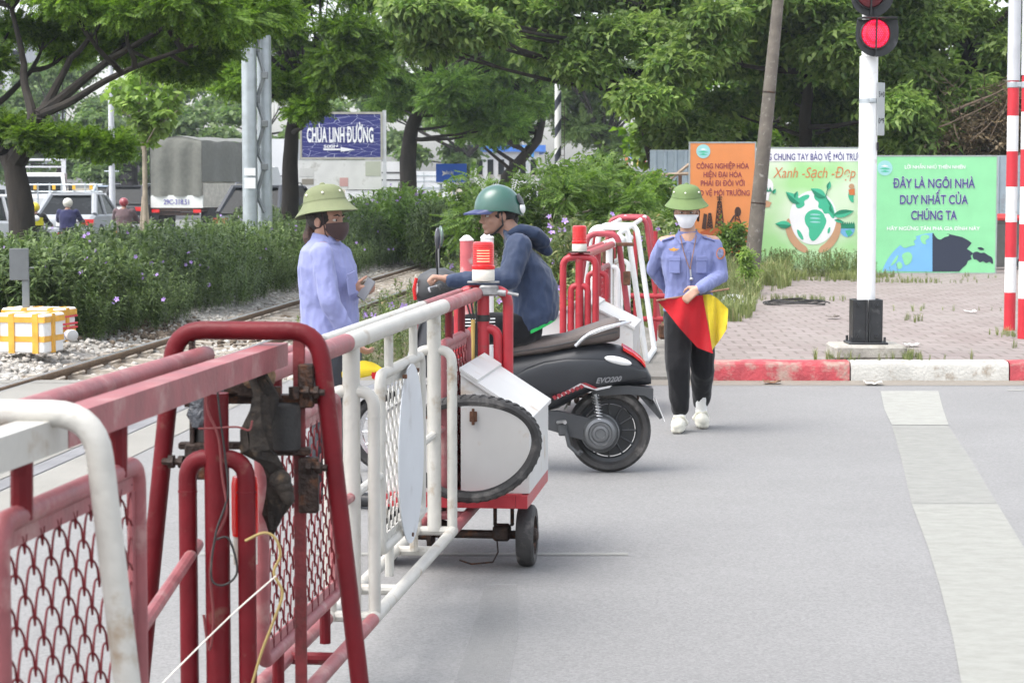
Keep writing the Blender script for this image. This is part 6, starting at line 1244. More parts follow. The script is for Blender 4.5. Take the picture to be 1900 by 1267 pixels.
lpY = 62.0; a_ = P(208, 345, lpY); lpp = thing('street_lamp', 'thin pale grey lamp post standing among the traffic', 'street lamp', (a_.x, lpY, 0)); part('post', MB().cyl((a_.x, lpY, 0), (a_.x, lpY, P(208, -60, lpY).z), .095, .07, 14), M['galvlight'], lpp); b = MB(); z = P(208, 318, lpY).z; b.cyl((a_.x - .22, lpY, z), (a_.x + .2, lpY, z), .02, seg=8); part('cross_arm', b, M['galv'], lpp)
# street name board
NBY = 55.0
nb = thing('street_sign_board', 'dark blue board reading CHUA LINH DUONG above a white panel on two posts', 'sign board', (P(632, 400, NBY).x, NBY, 0))
def pbox(x0, y0, x1, y1, Y, d): p0, p1 = P(x0, y0, Y), P(x1, y1, Y); return MB().box(((p0.x + p1.x) / 2, Y + d / 2, (p0.z + p1.z) / 2), (p1.x - p0.x, d, p0.z - p1.z))
m, n, l, bb_ = M_new('cracked_navy_sign'); tc = n.new('ShaderNodeTexCoord'); mp_ = n.new('ShaderNodeMapping'); mp_.inputs['Scale'].default_value = (1.6, 1, 6); l.new(tc.outputs['Object'], mp_.inputs[0]); vo = n.new('ShaderNodeTexVoronoi'); vo.feature = 'DISTANCE_TO_EDGE'; vo.inputs['Scale'].default_value = 1.6; l.new(mp_.outputs[0], vo.inputs['Vector']); mr = n.new('ShaderNodeMapRange'); mr.inputs[1].default_value = .008; mr.inputs[2].default_value = .02; l.new(vo.outputs[0], mr.inputs[0]); mx = n.new('ShaderNodeMix'); mx.data_type = 'RGBA'; mx.inputs[6].default_value = (.45, .47, .6, 1); mx.inputs[7].default_value = (.028, .032, .17, 1); l.new(mr.outputs[0], mx.inputs[0]); l.new(mx.outputs[2], bb_.inputs['Base Color']); bb_.inputs['Roughness'].default_value = .4
part('name_panel', pbox(560, 212, 706, 292, NBY, .06), m, nb, smooth=False)
b = MB()
for r_ in ((556, 208, 710, 212), (556, 292, 710, 296), (556, 212, 560, 292), (706, 212, 710, 292)): p0, p1 = P(r_[0], r_[1], NBY - .01), P(r_[2], r_[3], NBY - .01); b.box(((p0.x + p1.x) / 2, NBY + .035, (p0.z + p1.z) / 2), (p1.x - p0.x, .10, p0.z - p1.z))
part('frame', b, mat('board_trim', (.34, .33, .29), .6), nb, smooth=False)
part('white_panel', pbox(550, 297, 708, 352, NBY, .08), mat('grubby_white_panel', (.60, .60, .58), .6, var=.08, scale=2, dirt=(.35, .34, .31), dirt_amt=.25, dirt_scale=2), nb, smooth=False)
for px, y0_ in ((548, 300), (713, 205)): q = P(px, y0_, NBY); part('post', MB().box((q.x, NBY + .05, q.z / 2), (.09, .09, q.z)), M['galvlight'], nb, smooth=False)
for r_, c_ in (((556, 312, 582, 328), (.52, .52, .5)), ((560, 332, 582, 343), (.24, .22, .18)), ((630, 330, 646, 346), (.5, .3, .28)), ((678, 300, 706, 327), (.40, .42, .34))): part('pasted_notice', pbox(*r_, NBY - .006, .004), flatmat('notice', c_), nb, smooth=False)
SW = flatmat('sign_white', (.75, .76, .78))
btext(nb, 'CHÙA LINH ĐƯỜNG', 631, 250, 27, 123, NBY, SW, .012, .03); btext(nb, '500M', 614, 272, 6, 26, NBY, SW, .012, .02)
flat([(600, 276), (632, 276), (632, 273), (659, 278), (632, 282), (632, 279), (600, 279)], NBY, SW, nb, 'arrow', .012)
# blue direction signs
BLU = flatmat('sign_blue', (.03, .12, .55)); DBLU = flatmat('sign_dark_blue', (.025, .08, .28))
def road_sign(label, x0, y0, x1, y1, Y, m_, lines=(), posts=None, arrow=None, pm=None):
    t = thing('road_sign', label, 'road sign', (P((x0 + x1) / 2, 350, Y).x, Y, 0), 'blue direction signs'); part('sign_panel', pbox(x0, y0, x1, y1, Y, .05), m_, t, smooth=False)
    for k in (posts or [(x0 + x1) / 2]): q = P(k, (y0 + y1) / 2, Y + .06); part('post', MB().cyl((q.x, Y + .1, 0), (q.x, Y + .1, q.z), .045, seg=10), pm or M['galv'], t)
    for tx, cx, cy, h, w in lines: btext(t, tx, cx, cy, h, w, Y, SW, .006, .02)
    if arrow: flat(arrow, Y, SW, t, 'arrow', .006)
    return t
t = road_sign('bright blue direction sign on an orange and white post behind the hedge', 809, 304, 866, 341, 62, BLU, (('PHÂN LÀN', 832, 321, 6, 18),), [818, 842], [(820, 317), (829, 322), (820, 327), (822, 322)], M['galv'])
b = MB(); q = P(816, 345, 62.05)
for k in range(4): part('post_band', MB().cyl((q.x, 62.1, q.z - .2 - .25 * k), (q.x, 62.1, q.z - .43 - .25 * k), .06, seg=10), M['polewhite'] if k % 2 else mat('post_orange', (.6, .17, .05), .6), t)
b = MB(); b.box((0, 0, 0), (0, 0, 0))
part('sign_border', pbox(809, 338, 866, 341, 61.98, .02), SW, t, smooth=False)
road_sign('blue sign reading TO with a white arrow beyond the far shrubs', 1165, 270, 1207, 296, 75, BLU, (('Ô TÔ', 1190, 277, 9, 30),), None, [(1170, 288), (1196, 286), (1196, 284), (1203, 289), (1196, 293), (1170, 291)]); road_sign('narrow dark blue sign in front of the far trees', 1097, 290, 1133, 302, 82, DBLU, (('QUỐC LỘ 1A', 1115, 296, 4, 28),)); road_sign('small white notice sign with a blue edge among far trees', 967, 271, 991, 292, 90, flatmat('notice_blue', (.06, .22, .5)), ()); 
part('notice_panel', pbox(970, 274, 988, 285, 89.97, .02), SW, bpy.data.objects['road_sign.003'], smooth=False)
# small flags near the blue sign
for i, (px, py, c_) in enumerate(((1157, 300, (.6, .22, .08)), (1176, 300, (.7, .55, .1)), (1190, 298, (.65, .12, .08)), (1166, 304, (.75, .7, .62)))):
    q = P(px, py, 68); t = thing('street_flag', ['orange street flag beyond the shrubs', 'yellow street flag beyond the shrubs', 'red street flag beyond the shrubs', 'cream street flag beyond the shrubs'][i], 'flag', (q.x, 68, 0), 'small street flags'); part('flag_pole', MB().cyl((q.x, 68, 0), (q.x, 68, q.z + .25), .012, seg=6), M['steel'], t)
    part('flag_cloth', MB().loft([[(q.x + .012, 68, q.z + .22), (q.x + .05, 67.97, q.z + .1), (q.x + .04, 68.02, q.z - .12)], [(q.x + .14, 68.03, q.z + .12), (q.x + .15, 68.0, q.z + .0), (q.x + .13, 67.98, q.z - .16)]], closed=False), flatmat('street_flag_cloth', c_), t)
# black and white signal post in the distance
spY = 50; sp = thing('striped_signal_post', 'tall black and white spiral striped signal post with a dark target plate', 'signal post', (P(1035, 350, spY).x, spY, 0)); x0_ = sp.location.x
m, n, l, bb_ = M_new('spiral_paint'); tc = n.new('ShaderNodeTexCoord'); sx = n.new('ShaderNodeSeparateXYZ'); l.new(tc.outputs['Object'], sx.inputs[0]); am = n.new('ShaderNodeMath'); am.operation = 'MULTIPLY_ADD'; am.inputs[1].default_value = -1.6; l.new(sx.outputs[0], am.inputs[0]); l.new(sx.outputs[2], am.inputs[2]); dv = n.new('ShaderNodeMath'); dv.operation = 'DIVIDE'; dv.inputs[1].default_value = .62; l.new(am.outputs[0], dv.inputs[0]); fr = n.new('ShaderNodeMath'); fr.operation = 'FRACT'; l.new(dv.outputs[0], fr.inputs[0]); gt = n.new('ShaderNodeMath'); gt.operation = 'GREATER_THAN'; gt.inputs[1].default_value = .6; l.new(fr.outputs[0], gt.inputs[0]); mx = n.new('ShaderNodeMix'); mx.data_type = 'RGBA'; mx.inputs[6].default_value = (.75, .75, .74, 1); mx.inputs[7].default_value = (.03, .035, .05, 1); l.new(gt.outputs[0], mx.inputs[0]); l.new(mx.outputs[2], bb_.inputs['Base Color'])
part('post', MB().cyl((x0_, spY, 0), (x0_, spY, P(1035, 150, spY).z), .075, seg=18), m, sp)
part('target_plate', MB().prism([P(x, y, spY - .1) for x, y in ((1027, 132), (1035, 128), (1044, 128), (1058, 128), (1043, 150), (1030, 150))], (0, .04, 0)), DKNAVY, sp, smooth=False)
b = MB()
for s in (-1, 1): b.tube([(x0_ + .11 + s * .04, spY, 1.6), (x0_ + .11 + s * .04, spY, 3.6)], .008, 5)
for k in range(14): b.tube([(x0_ + .07, spY, 1.65 + .14 * k), (x0_ + .15, spY, 1.65 + .14 * k)], .007, 5)
part('ladder', b, M['iron'], sp)
# ------------------------------------------------------------------ traffic on the street behind the hedge
M['carglass'] = mat('tinted_window', (.012, .014, .015), .25, var=.2, scale=1.5, spec=.12); M['plate'] = mat('white_plate', (.7, .7, .68), .4)
def paint(name, c): return mat(name, c, .5, .0, var=.03, spec=.3, dirt=tuple(k * .8 for k in c), dirt_amt=.08, dirt_scale=2)
def car(label, px, Y, col, suv=False, turn=0.0, plate=True, toward=False, roof_rail=False):
    x0 = P(px, 400, Y).x; t = thing('car', label, 'car', (x0, Y, 0), 'cars in the street traffic'); Rz = Matrix.Rotation(R(turn) + (math.pi if toward else 0), 3, 'Z'); o = Vector((x0, Y, 0))
    W = lambda w, l, z: o + Rz @ Vector((w, l, z)); L = 4.4; hw = .9 if suv else .86; belt = 1.0 if suv else .90; roof = 1.66 if suv else 1.45; pm = paint(label.split()[0] + '_car_paint', col)
    def ring(l, k, zt, zb): return [W(w * hw * k, l, z) for w, z in ((-.86, zb), (-.97, zb + .10), (-1, (zb + zt) / 2), (-.97, zt - .06), (-.88, zt), (.88, zt), (.97, zt - .06), (1, (zb + zt) / 2), (.97, zb + .10), (.86, zb))]
    part('body', MB().loft([ring(0, .86, belt - .18, .34), ring(.05, .93, belt - .10, .28), ring(.25, .985, belt - .01, .24), ring(.9, 1, belt, .22), ring(2.9, 1, belt - .01, .22), ring(3.5, .985, belt - .10, .22), ring(4.15, .93, belt - .20, .26), ring(4.4, .82, belt - .34, .34)], True, True), pm, t)
    r0 = .12 if suv else .35; r1 = .75 if suv else 1.15
    def cab(l, k, z): return [W(s * hw * k, l, z) for s in (-1, 1)]
    b = MB(); A = [(-.90, r0, belt - .02), (.90, r0, belt - .02), (.90, 3.15, belt - .03), (-.90, 3.15, belt - .03)]; B_ = [(-.70, r1, roof - .04), (.70, r1, roof - .04), (.70, 2.35, roof - .04), (-.70, 2.35, roof - .04)]
    b.loft([[W(w * hw, l, z) for w, l, z in A], [W(w * hw, l, z) for w, l, z in B_]], False, True); part('windows', b, M['carglass'], t, smooth=False)
    b = MB(); b.loft([[W(w * hw * k, l, z) for w, l in ((-.72, r1 - .06), (-.5, r1 - .10), (.5, r1 - .10), (.72, r1 - .06), (.73, 1.7), (.70, 2.38), (-.70, 2.38), (-.73, 1.7))] for k, z in ((1.0, roof - .055), (1.0, roof - .02), (.9, roof), (.5, roof + .012))], True, True); part('roof', b, pm, t)
    for s in (-1, 1):
        for a_, c_, r_ in (((.88, r0 + .05, belt - .02), (.69, r1, roof - .04), .085), ((.90, 3.12, belt - .03), (.70, 2.35, roof - .04), .05), ((.91, 1.55, belt - .02), (.715, 1.65, roof - .04), .05)): part('pillar', MB().tube([W(s * a_[0] * hw, a_[1], a_[2]), W(s * c_[0] * hw, c_[1], c_[2])], r_, 7), pm, t)
    for s in (-1, 1):
        b = MB(); b.prism([W(s * hw * .96, -.012, belt - .13), W(s * hw * .55, -.022, belt - .13), W(s * hw * .60, -.022, belt - .27), W(s * hw * .93, -.012, belt - .30)], Rz @ Vector((0, .12, 0))); part('headlight' if toward else 'tail_light', b, M['clearlens'] if toward else M['redlens'], t, smooth=False)
        part('mirror', MB().ell(W(s * (hw + .10), 2.75, belt + .02), (.10, .05, .07), Rz, 10, 8), pm, t)
    b = MB(); b.bbox(W(0, -.02, .46), (hw * 1.75, .10, .20), .04, Rz); part('bumper', b, pm if not suv else M['scgrey'], t)
    if plate: part('number_plate', MB().box(W(0, -.05, belt - .22), (.33, .03, .18), Rz), M['plate'], t, smooth=False)
    for s in (-1, 1):
        for l in (.78, 3.55):
            w_ = part('wheel', MB().lathe([(.20, -.1), (.29, -.10), (.32, -.07), (.32, .07), (.29, .10), (.20, .1)], W(s * (hw - .08), l, .32), Rz @ Vector((1, 0, 0)), 28, False), M['rubber'], t); r_ = part('rim', MB().lathe([(0, s * .07), (.08, s * .09), (.19, s * .095), (.21, s * .1), (.21, s * -.05)], W(s * (hw - .08), l, .32), Rz @ Vector((1, 0, 0)), 20), M['steel'], t); r_.parent = w_
    if roof_rail:
        b = MB(); 
        for s in (-1, 1): b.tube([W(s * hw * .66, r1, roof + .0), W(s * hw * .66, r1 + .1, roof + .06), W(s * hw * .66, 2.2, roof + .06), W(s * hw * .66, 2.3, roof)], .018, 6)
        part('roof_rail', b, M['steel'], t)
    return t
car('silver hatchback seen from behind in the traffic, beside the white-helmeted motorcyclist', 116, 57, (.30, .315, .33), False, -2)
car('black sport utility car seen from behind with red tail lights and a white plate', 226, 80, (.02, .021, .024), True, -4, roof_rail=True)
car('dark grey sport utility car seen from behind, right of the canvas truck', 458, 52, (.045, .05, .06), True, -14, roof_rail=True)
car('white car seen in part at the left edge beyond the tree trunk', -100, 46, (.62, .63, .64), False, -8)
car('white sedan far off behind the second tree trunk', 762, 88, (.66, .66, .66), False, 20)
car('pale blue car far off behind the lamp post', 196, 104, (.35, .42, .50), True, 0)
def truck_canvas(label, px, Y, w, h, L, col, gate=True, turn=-6, ztail=1.05):
    x0 = P(px, 400, Y).x; t = thing('truck', label, 'truck', (x0, Y, 0), 'trucks in the street traffic'); Rz = Matrix.Rotation(R(turn), 3, 'Z'); o = Vector((x0, Y, 0)); W = lambda x, l, z: o + Rz @ Vector((x, l, z)); hw = w / 2
    cm = cloth('canvas_' + label.split()[0], col, .1, .9, .15, 12); b = MB(); n = 40; rows = []
    def fold_(u, z, k): return .06 * math.sin(u * 17 + k) * (1 - (z - ztail) / (h - ztail) * .5) + .05 * mnoise.noise(Vector((u * 4, z * 1.3, k * 7)))
    zs = np.linspace(ztail + .22, h - .16, 10)
    rows = [[W(-hw + w * u, -.03 + fold_(u, z, 1), z) for u in np.linspace(0, 1, n)] for z in zs]; rows.append([W((-hw + w * u) * .95, .03, h - .08 + .10 * math.sin(math.pi * u)) for u in np.linspace(0, 1, n)]); rows.append([W((-hw + w * u) * .80, .08, h - .02 + .14 * math.sin(math.pi * u)) for u in np.linspace(0, 1, n)])
    b.loft(rows, closed=False)
    for s in (1, -1):
        zs2 = np.linspace(ztail + .75, h - .16, 8); b.loft([[W(s * (hw + fold_(u * 1.4, z, 3 + s) * .7), u * L, z) for u in np.linspace(0, 1, n)] for z in zs2] + [[W(s * hw * .97, u * L, h - .05 + .02 * math.sin(u * 20)) for u in np.linspace(0, 1, n)]], closed=False)
    b.loft([[W((-hw + w * u) * .95, .04 + v * L, h - .06 + .17 * math.sin(math.pi * u) + .03 * math.sin(v * 16)) for u in np.linspace(0, 1, 12)] for v in np.linspace(0, 1, 20)], closed=False)
    part('canvas_cover', b, cm, t, ang=80)
    b = MB(); b.box(W(0, .03, ztail + .02), (w, .06, .46), Rz); part('tailgate', b, paint('tailgate_white', (.58, .60, .56)), t, smooth=False)
    b = MB()
    for s in (-1, 1): b.box(W(s * (hw - .03), L / 2, ztail + .25), (.06, L - .1, .9), Rz); b.box(W(s * (hw - .1), L / 2, ztail + .9), (.03, L - .1, .5), Rz)
    part('side_board', b, mat('weathered_side_board', (.42, .40, .34), .8, var=.15), t, smooth=False)
    b = MB(); b.box(W(0, L / 2, ztail - .28), (w * .9, L, .14), Rz); b.box(W(0, .1, .62), (w * .8, .1, .12), Rz); part('chassis', b, M['iron'], t, smooth=False)
    for s in (-1, 1):
        part('tail_light', MB().box(W(s * hw * .8, -.03, ztail - .33), (.3, .06, .12), Rz), M['redlens'], t, smooth=False)
        for l in (.9, L + .9): part('wheel', MB().lathe([(.2, -.13), (.42, -.13), (.45, -.09), (.45, .09), (.42, .13), (.2, .13)], W(s * (hw - .2), l, .45), Rz @ Vector((1, 0, 0)), 24), M['rubber'], t)
    b = MB(); b.loft([[W(x * hw * .95 * k, l, z) for x, z in ((-1, .6), (1, .6), (1, zt_), (-1, zt_))] for l, zt_, k in ((L + .15, 2.35, .98), (L + 1.2, 2.4, 1), (L + 1.75, 1.6, 1), (L + 1.8, .9, .98))], True, True); part('cab', b, paint('cab_paint', (.5, .52, .52)), t, smooth=False); return t, W
tc_, W_ = truck_canvas('grey canvas-covered truck with a white tailgate seen from behind', 328, 80, 2.15, 3.36, 5.4, (.125, .128, .11), True, -19)
lettering('lettering', '29C-318.51', W_(0, -.025, 1.06), (math.cos(R(-19)), math.sin(R(-19)), 0), (0, 0, 1), .19, 1.05, flatmat('plate_ink', (.12, .11, .30)), tc_, .02)
truck_canvas('dark canvas-covered truck far off behind the thin lamp post', 232, 118, 2.4, 2.8, 5.5, (.06, .055, .06), True, -25)
# oncoming lorry with a rail body
def oncoming(label, px, Y):
    x0 = P(px, 400, Y).x; t = thing('truck', label, 'truck', (x0, Y, 0), 'trucks in the street traffic'); Rz = Matrix.Rotation(R(14), 3, 'Z'); o = Vector((x0, Y, 0)); W = lambda x, l, z: o + Rz @ Vector((x, l, z)); pw = paint('white_lorry_paint', (.62, .63, .62))
    b = MB(); b.loft([[W(x * k, l, z) for x, z in ((-.95, .55), (.95, .55), (.95, zt_), (-.95, zt_))] for l, zt_, k in ((0, 1.15, .97), (.06, 1.3, 1), (.45, 2.15, .93), (1.7, 2.2, .95))], True, True); part('cab', b, pw, t, ang=20)
    part('windscreen', MB().prism([W(-.80, .085, 1.34), W(.80, .085, 1.34), W(.74, .40, 2.02), W(-.74, .40, 2.02)], Rz @ Vector((0, -.03, .012))), M['carglass'], t, smooth=False)
    part('side_window', MB().prism([W(.94, .5, 1.35), W(.95, 1.2, 1.35), W(.92, 1.2, 2.0), W(.90, .62, 2.0)], Rz @ Vector((.03, 0, 0))), M['carglass'], t, smooth=False)
    for s in (-1, 1): part('headlight', MB().ell(W(s * .68, -.01, .82), (.17, .06, .12), Rz, 14, 8), M['clearlens'], t); part('mirror', MB().bbox(W(s * 1.12, .25, 1.6), (.16, .1, .34), .03, Rz), M['rubber'], t)
    part('bumper', MB().bbox(W(0, -.06, .52), (1.9, .14, .25), .04, Rz), M['scgrey'], t); part('number_plate', MB().box(W(0, -.15, .58), (.4, .02, .16), Rz), M['plate'], t, smooth=False)
    b = MB(); b.box(W(0, 3.8, 1.5), (2.1, 4.0, 1.35), Rz); part('cargo_body', b, mat('lorry_side_panels', (.34, .29, .28), .6, var=.15, scale=2), t, smooth=False)
    b = MB()
    for s in (-1, 1):
        b.tube([W(s * 1.0, 1.8, 2.75), W(s * 1.0, 5.8, 2.75)], .03, 6)
        for l in np.linspace(1.8, 5.8, 7): b.tube([W(s * 1.0, l, 2.15), W(s * 1.0, l, 2.75)], .022, 6)
    for l in (1.8, 5.8): b.tube([W(-1, l, 2.75), W(1, l, 2.75)], .03, 6); b.tube([W(-1, l, 2.45), W(1, l, 2.45)], .02, 6)
    part('cargo_rails', b, M['galvlight'], t)
    for s in (-1, 1):
        for l in (.75, 4.6): part('wheel', MB().lathe([(.15, -.11), (.36, -.11), (.39, -.07), (.39, .07), (.36, .11), (.15, .11)], W(s * .82, l, .39), Rz @ Vector((1, 0, 0)), 22), M['rubber'], t)
    return t
oncoming('white rail-bodied lorry coming the other way behind the left tree trunk', 80, 88)
def box_truck(label, px0, px1, yt, Y, L=6.5, stripes=True):
    a_, c_ = P(px0, yt, Y), P(px1, yt, Y); w = c_.x - a_.x; cx = (a_.x + c_.x) / 2; t = thing('truck', label, 'truck', (cx, Y, 0), 'trucks in the street traffic'); o = Vector((cx, Y, 0)); h = a_.z
    part('cargo_box', MB().box(o + Vector((0, L / 2, (h + .9) / 2)), (w, L, h - .9)), mat('box_truck_white', (.56, .57, .58), .5, var=.06, scale=1), t, smooth=False)
    b = MB()
    for z in (1.55, 1.85, 2.1): b.box(o + Vector((0, -.012, z)), (w * .98, .02, .05 if z > 1.6 else .09))
    b.tube([o + Vector((0, -.02, .95)), o + Vector((0, -.02, h - .05))], .02, 6); part('door_bars', b, M['scgrey'] if stripes else M['galv'], t)
    part('bumper', MB().bbox(o + Vector((0, -.03, .62)), (w * .95, .16, .22), .03), M['scgrey'], t)
    for s in (-1, 1):
        part('tail_light', MB().box(o + Vector((s * w * .38, -.06, .80)), (.28, .06, .14)), M['redlens'], t, smooth=False)
        for l in (1.2, L - .4): part('wheel', MB().lathe([(.15, -.12), (.42, -.12), (.45, -.08), (.45, .08), (.42, .12), (.15, .12)], o + Vector((s * (w / 2 - .2), l, .45)), (1, 0, 0), 22), M['rubber'], t)
    return t
box_truck('white box lorry seen between the twin galvanised tubes and the dark tree trunk', 504, 552, 258, 100, 7)
box_truck('pale box lorry half hidden behind the street name board', 640, 745, 300, 74, 6)
box_truck('white box van far off left of the blue sign', 742, 830, 318, 96, 5, False)

# motorcyclists passing behind the hedge
def street_rider(label, px, py_head, Y, jm, hm, back=True, stripe=None):
    hc_ = P(px, py_head, Y); zb = hc_.z; x0 = hc_.x; t = thing('person', label, 'person', (x0, Y, 0), 'motorcyclists in the traffic'); o = Vector((x0, Y, 0)); k = zb / 1.52
    W = lambda x, l, z: o + Vector((x, l, z * k)); b = MB(); head_mb(b, W(0, 0, 1.50), basis((0, 1, 0)), 1.0); b.chain([(W(0, -.02, 1.42), .05), (W(0, -.03, 1.3), .06)]); b.chain([(W(0, -.03, 1.28), .1), (W(0, -.08, .80), .12)])
    for s in (-1, 1): b.chain([(W(s * .19, -.02, 1.28), .045), (W(s * .26, .16, 1.05), .038), (W(s * .27, .42, 1.02), .03)]); hand_mb(b, W(s * .27, .43, 1.02), (0, 1, -.1), (0, 0, -1), 1.1, 1, s); b.chain([(W(s * .1, -.08, .78), .085), (W(s * .18, .36, .72), .06), (W(s * .15, .20, .32), .045)])
    part('body', shift(remeshed(b, .012, 2), t.location), M['skin2'], t)
    b = MB(); b.loft([[W(math.cos(a) * w, -.04 + math.sin(a) * d, z) for a in [2 * math.pi * i / 18 for i in range(18)]] for z, w, d in ((1.36, .08, .07), (1.30, .19, .10), (1.15, .21, .14), (.95, .19, .14), (.74, .21, .17))], True, True)
    for s in (-1, 1): b.chain([(W(s * .19, -.02, 1.28), .075), (W(s * .26, .16, 1.05), .062), (W(s * .27, .40, 1.02), .045)])
    part('jacket', shift(remeshed(b, .014, 3, folds(px, .01, 10)), t.location), jm, t)
    b = MB(); b.loft([[W(math.cos(a) * .19, -.06 + math.sin(a) * .15, z) for a in [2 * math.pi * i / 18 for i in range(18)]] for z in (.72, .84)], True, True)
    for s in (-1, 1): b.chain([(W(s * .1, -.06, .78), .10), (W(s * .18, .36, .72), .075), (W(s * .15, .20, .32), .06)])
    part('trousers', shift(remeshed(b, .016, 3), t.location), M['blacktrousers'], t)
    b = MB(); b.ell(W(0, -.01, 1.545), (.112, .132, .112), None, 22, 14); part('helmet', b, hm, t)
    if stripe: b = MB(); b.loft([[W(math.cos(a) * .205, -.05 + math.sin(a) * .155, z) for a in [2 * math.pi * i / 18 for i in range(18)]] for z in (1.0, 1.24)]); part('reflective_vest', b, stripe, t)
    mt = thing('motorbike', label.split(' in ')[0].replace('motorcyclist', 'motorbike') + ' ridden behind the hedge', 'motorbike', (x0, Y, 0), 'motorbikes in the traffic')
    for l in (-.55, .68): part('wheel', MB().lathe([(.20, -.035), (.26, -.04), (.29, 0), (.26, .04), (.20, .035)], W(0, l, .29 / k), (1, 0, 0), 24, False), M['rubber'], mt)
    part('frame', MB().loft([[W(math.cos(a) * w, l, z + math.sin(a) * h_) for a in [2 * math.pi * i / 14 for i in range(14)]] for l, w, z, h_ in ((-.85, .04, .68, .04), (-.5, .12, .62, .10), (-.1, .13, .55, .13), (.2, .10, .42, .10), (.45, .12, .60, .22), (.55, .08, .85, .12))], True, True), M['scgrey'], mt)
    part('seat', MB().bbox(W(0, -.25, .72), (.24, .75, .07), .03), M['rubber'], mt); part('tail_light', MB().bbox(W(0, -.87, .68), (.13, .04, .06), .01), M['redlens'], mt)
    part('handlebar', MB().tube([W(-.30, .42, 1.0), W(-.1, .5, .98), W(.1, .5, .98), W(.30, .42, 1.0)], .014, 8), M['iron'], mt); return t
street_rider('yellow-helmeted motorcyclist in a black and yellow jacket beyond the hedge', 65, 386, 49, cloth('black_jacket', (.02, .02, .022)), mat('yellow_helmet', (.70, .55, .03), .3, coat=.4), True, cloth('yellow_vest', (.60, .55, .03)))
street_rider('white-helmeted motorcyclist in a navy jacket beyond the hedge', 126, 378, 50, cloth('navy_jacket', (.03, .032, .085)), mat('cream_helmet', (.60, .58, .50), .35, coat=.3))
street_rider('red-helmeted motorcyclist in a dusty pink jacket beyond the hedge', 230, 377, 52, cloth('dusty_jacket', (.12, .08, .085)), mat('red_helmet', (.25, .03, .04), .3, coat=.4))
# traffic railing with yellow reflectors on the left
b = MB(); t = thing('median_railing', 'low grey median railing with yellow reflectors in front of the white lorry', 'railing', P(110, 400, 72))
y_ = 72.0
for py in (343, 356): b.tube([P(40, py, y_), P(190, py, y_)], .03, 6)
for px in range(48, 190, 22): a_ = P(px, 340, y_); b.tube([a_, (a_.x, a_.y, 0)], .03, 6)
part('rail', b, M['galv'], t)
for px in (65, 100, 137, 169): a_, c_ = P(px - 3, 344, y_ - .05), P(px + 3, 352, y_ - .05); part('reflector', MB().box(((a_.x + c_.x) / 2, a_.y, (a_.z + c_.z) / 2), (c_.x - a_.x, .03, a_.z - c_.z)), mat('yellow_reflector', (.75, .42, .03), .4), t, smooth=False)
# distant buildings
def building(label, px0, px1, yt, Y, col, floors, cols, roofc=None, D=12):
    a_, c_ = P(px0, yt, Y), P(px1, yt, Y); w = c_.x - a_.x; cx = (a_.x + c_.x) / 2; t = thing('building', label, 'building', (cx, Y, 0), 'far buildings'); part('wall', MB().box((cx, Y + D / 2, a_.z / 2), (w, D, a_.z)), mat('wall_' + label.split()[0], col, .8, var=.08, scale=.6), t, smooth=False)
    part('roof', MB().box((cx, Y + D / 2, a_.z + .2), (w + .8, D + .8, .4)), mat('roof_' + label.split()[0], roofc or tuple(k * .7 for k in col), .7), t, smooth=False); fh = a_.z / floors; ww = w / cols
    for f in range(floors):
        for k in range(cols):
            x, z = a_.x + (k + .5) * ww, (f + .5) * fh; wd = part('window', MB().box((x, Y - .03, z), (ww * .55, .10, fh * .5)), M['carglass'], t, smooth=False); s_ = part('sill', MB().box((x, Y - .12, z - fh * .27), (ww * .65, .16, .10)), M['concrete'], t, smooth=False); s_.parent = wd
    return t
building('pale grey apartment block beyond the left tree', -160, 46, 40, 170, (.45, .46, .48), 8, 6, D=15)
building('white low building with a blue roof behind the far trees', 880, 1000, 282, 130, (.62, .62, .62), 2, 6, (.05, .16, .50))

# ------------------------------------------------------------------ vegetation
def tmpl_quads(q): return np.array(q, np.float32)            # (k,4,3): x along the leaf, y across, z out of its plane
def leaf_quad(o, ang_, L, W, dz=-.1, fold=.25):
    c, s = math.cos(ang_), math.sin(ang_); ax = np.array([c, s, dz]); la = np.array([-s, c, 0]); o = np.array(o, float); m_ = o + ax * L * .45
    return [o, m_ + la * W + np.array([0, 0, W * fold]), o + ax * L + np.array([0, 0, -.12 * L]), m_ - la * W + np.array([0, 0, W * fold])]
def t_fern(n=7, L=.34, l=.10, w=.022):
    q = []
    for i in range(n):
        x = L * (.18 + .82 * i / (n - 1)); z = -.16 * (x / L) ** 2 * L; k = 1 - .35 * abs(i / (n - 1) - .45)
        for s in (-1, 1): q.append(leaf_quad((x, 0, z), s * (1.15 - .3 * i / n), l * k, w * k * 1.1, -.15))
    q.append(leaf_quad((L, 0, -.16 * L), 0, l * .8, w, -.2)); return tmpl_quads(q)
def t_whorl(n=7, l=.15, w=.036):
    q = []
    for i in range(n):
        a = 2.2 * i; x = .05 * i - .1; q.append(leaf_quad((x, 0, -.02 * abs(i - n / 2)), a, l * random.uniform(.7, 1.15), w * random.uniform(.8, 1.1), random.uniform(-.75, .1), .35))
    return tmpl_quads(q)
def t_simple(n=5, l=.3, w=.12):
    return tmpl_quads([leaf_quad((random.uniform(-.2, .2), random.uniform(-.2, .2), random.uniform(-.08, .08)), random.uniform(0, 6.28), l * random.uniform(.6, 1.1), w * random.uniform(.7, 1.1), random.uniform(-.5, .3)) for _ in range(n)])
def frames(xaxis, zaxis):
    x = xaxis / np.linalg.norm(xaxis, axis=1, keepdims=True); z = zaxis - (zaxis * x).sum(1, keepdims=True) * x; z = z / np.linalg.norm(z, axis=1, keepdims=True); return np.stack([x, np.cross(z, x), z], -1)
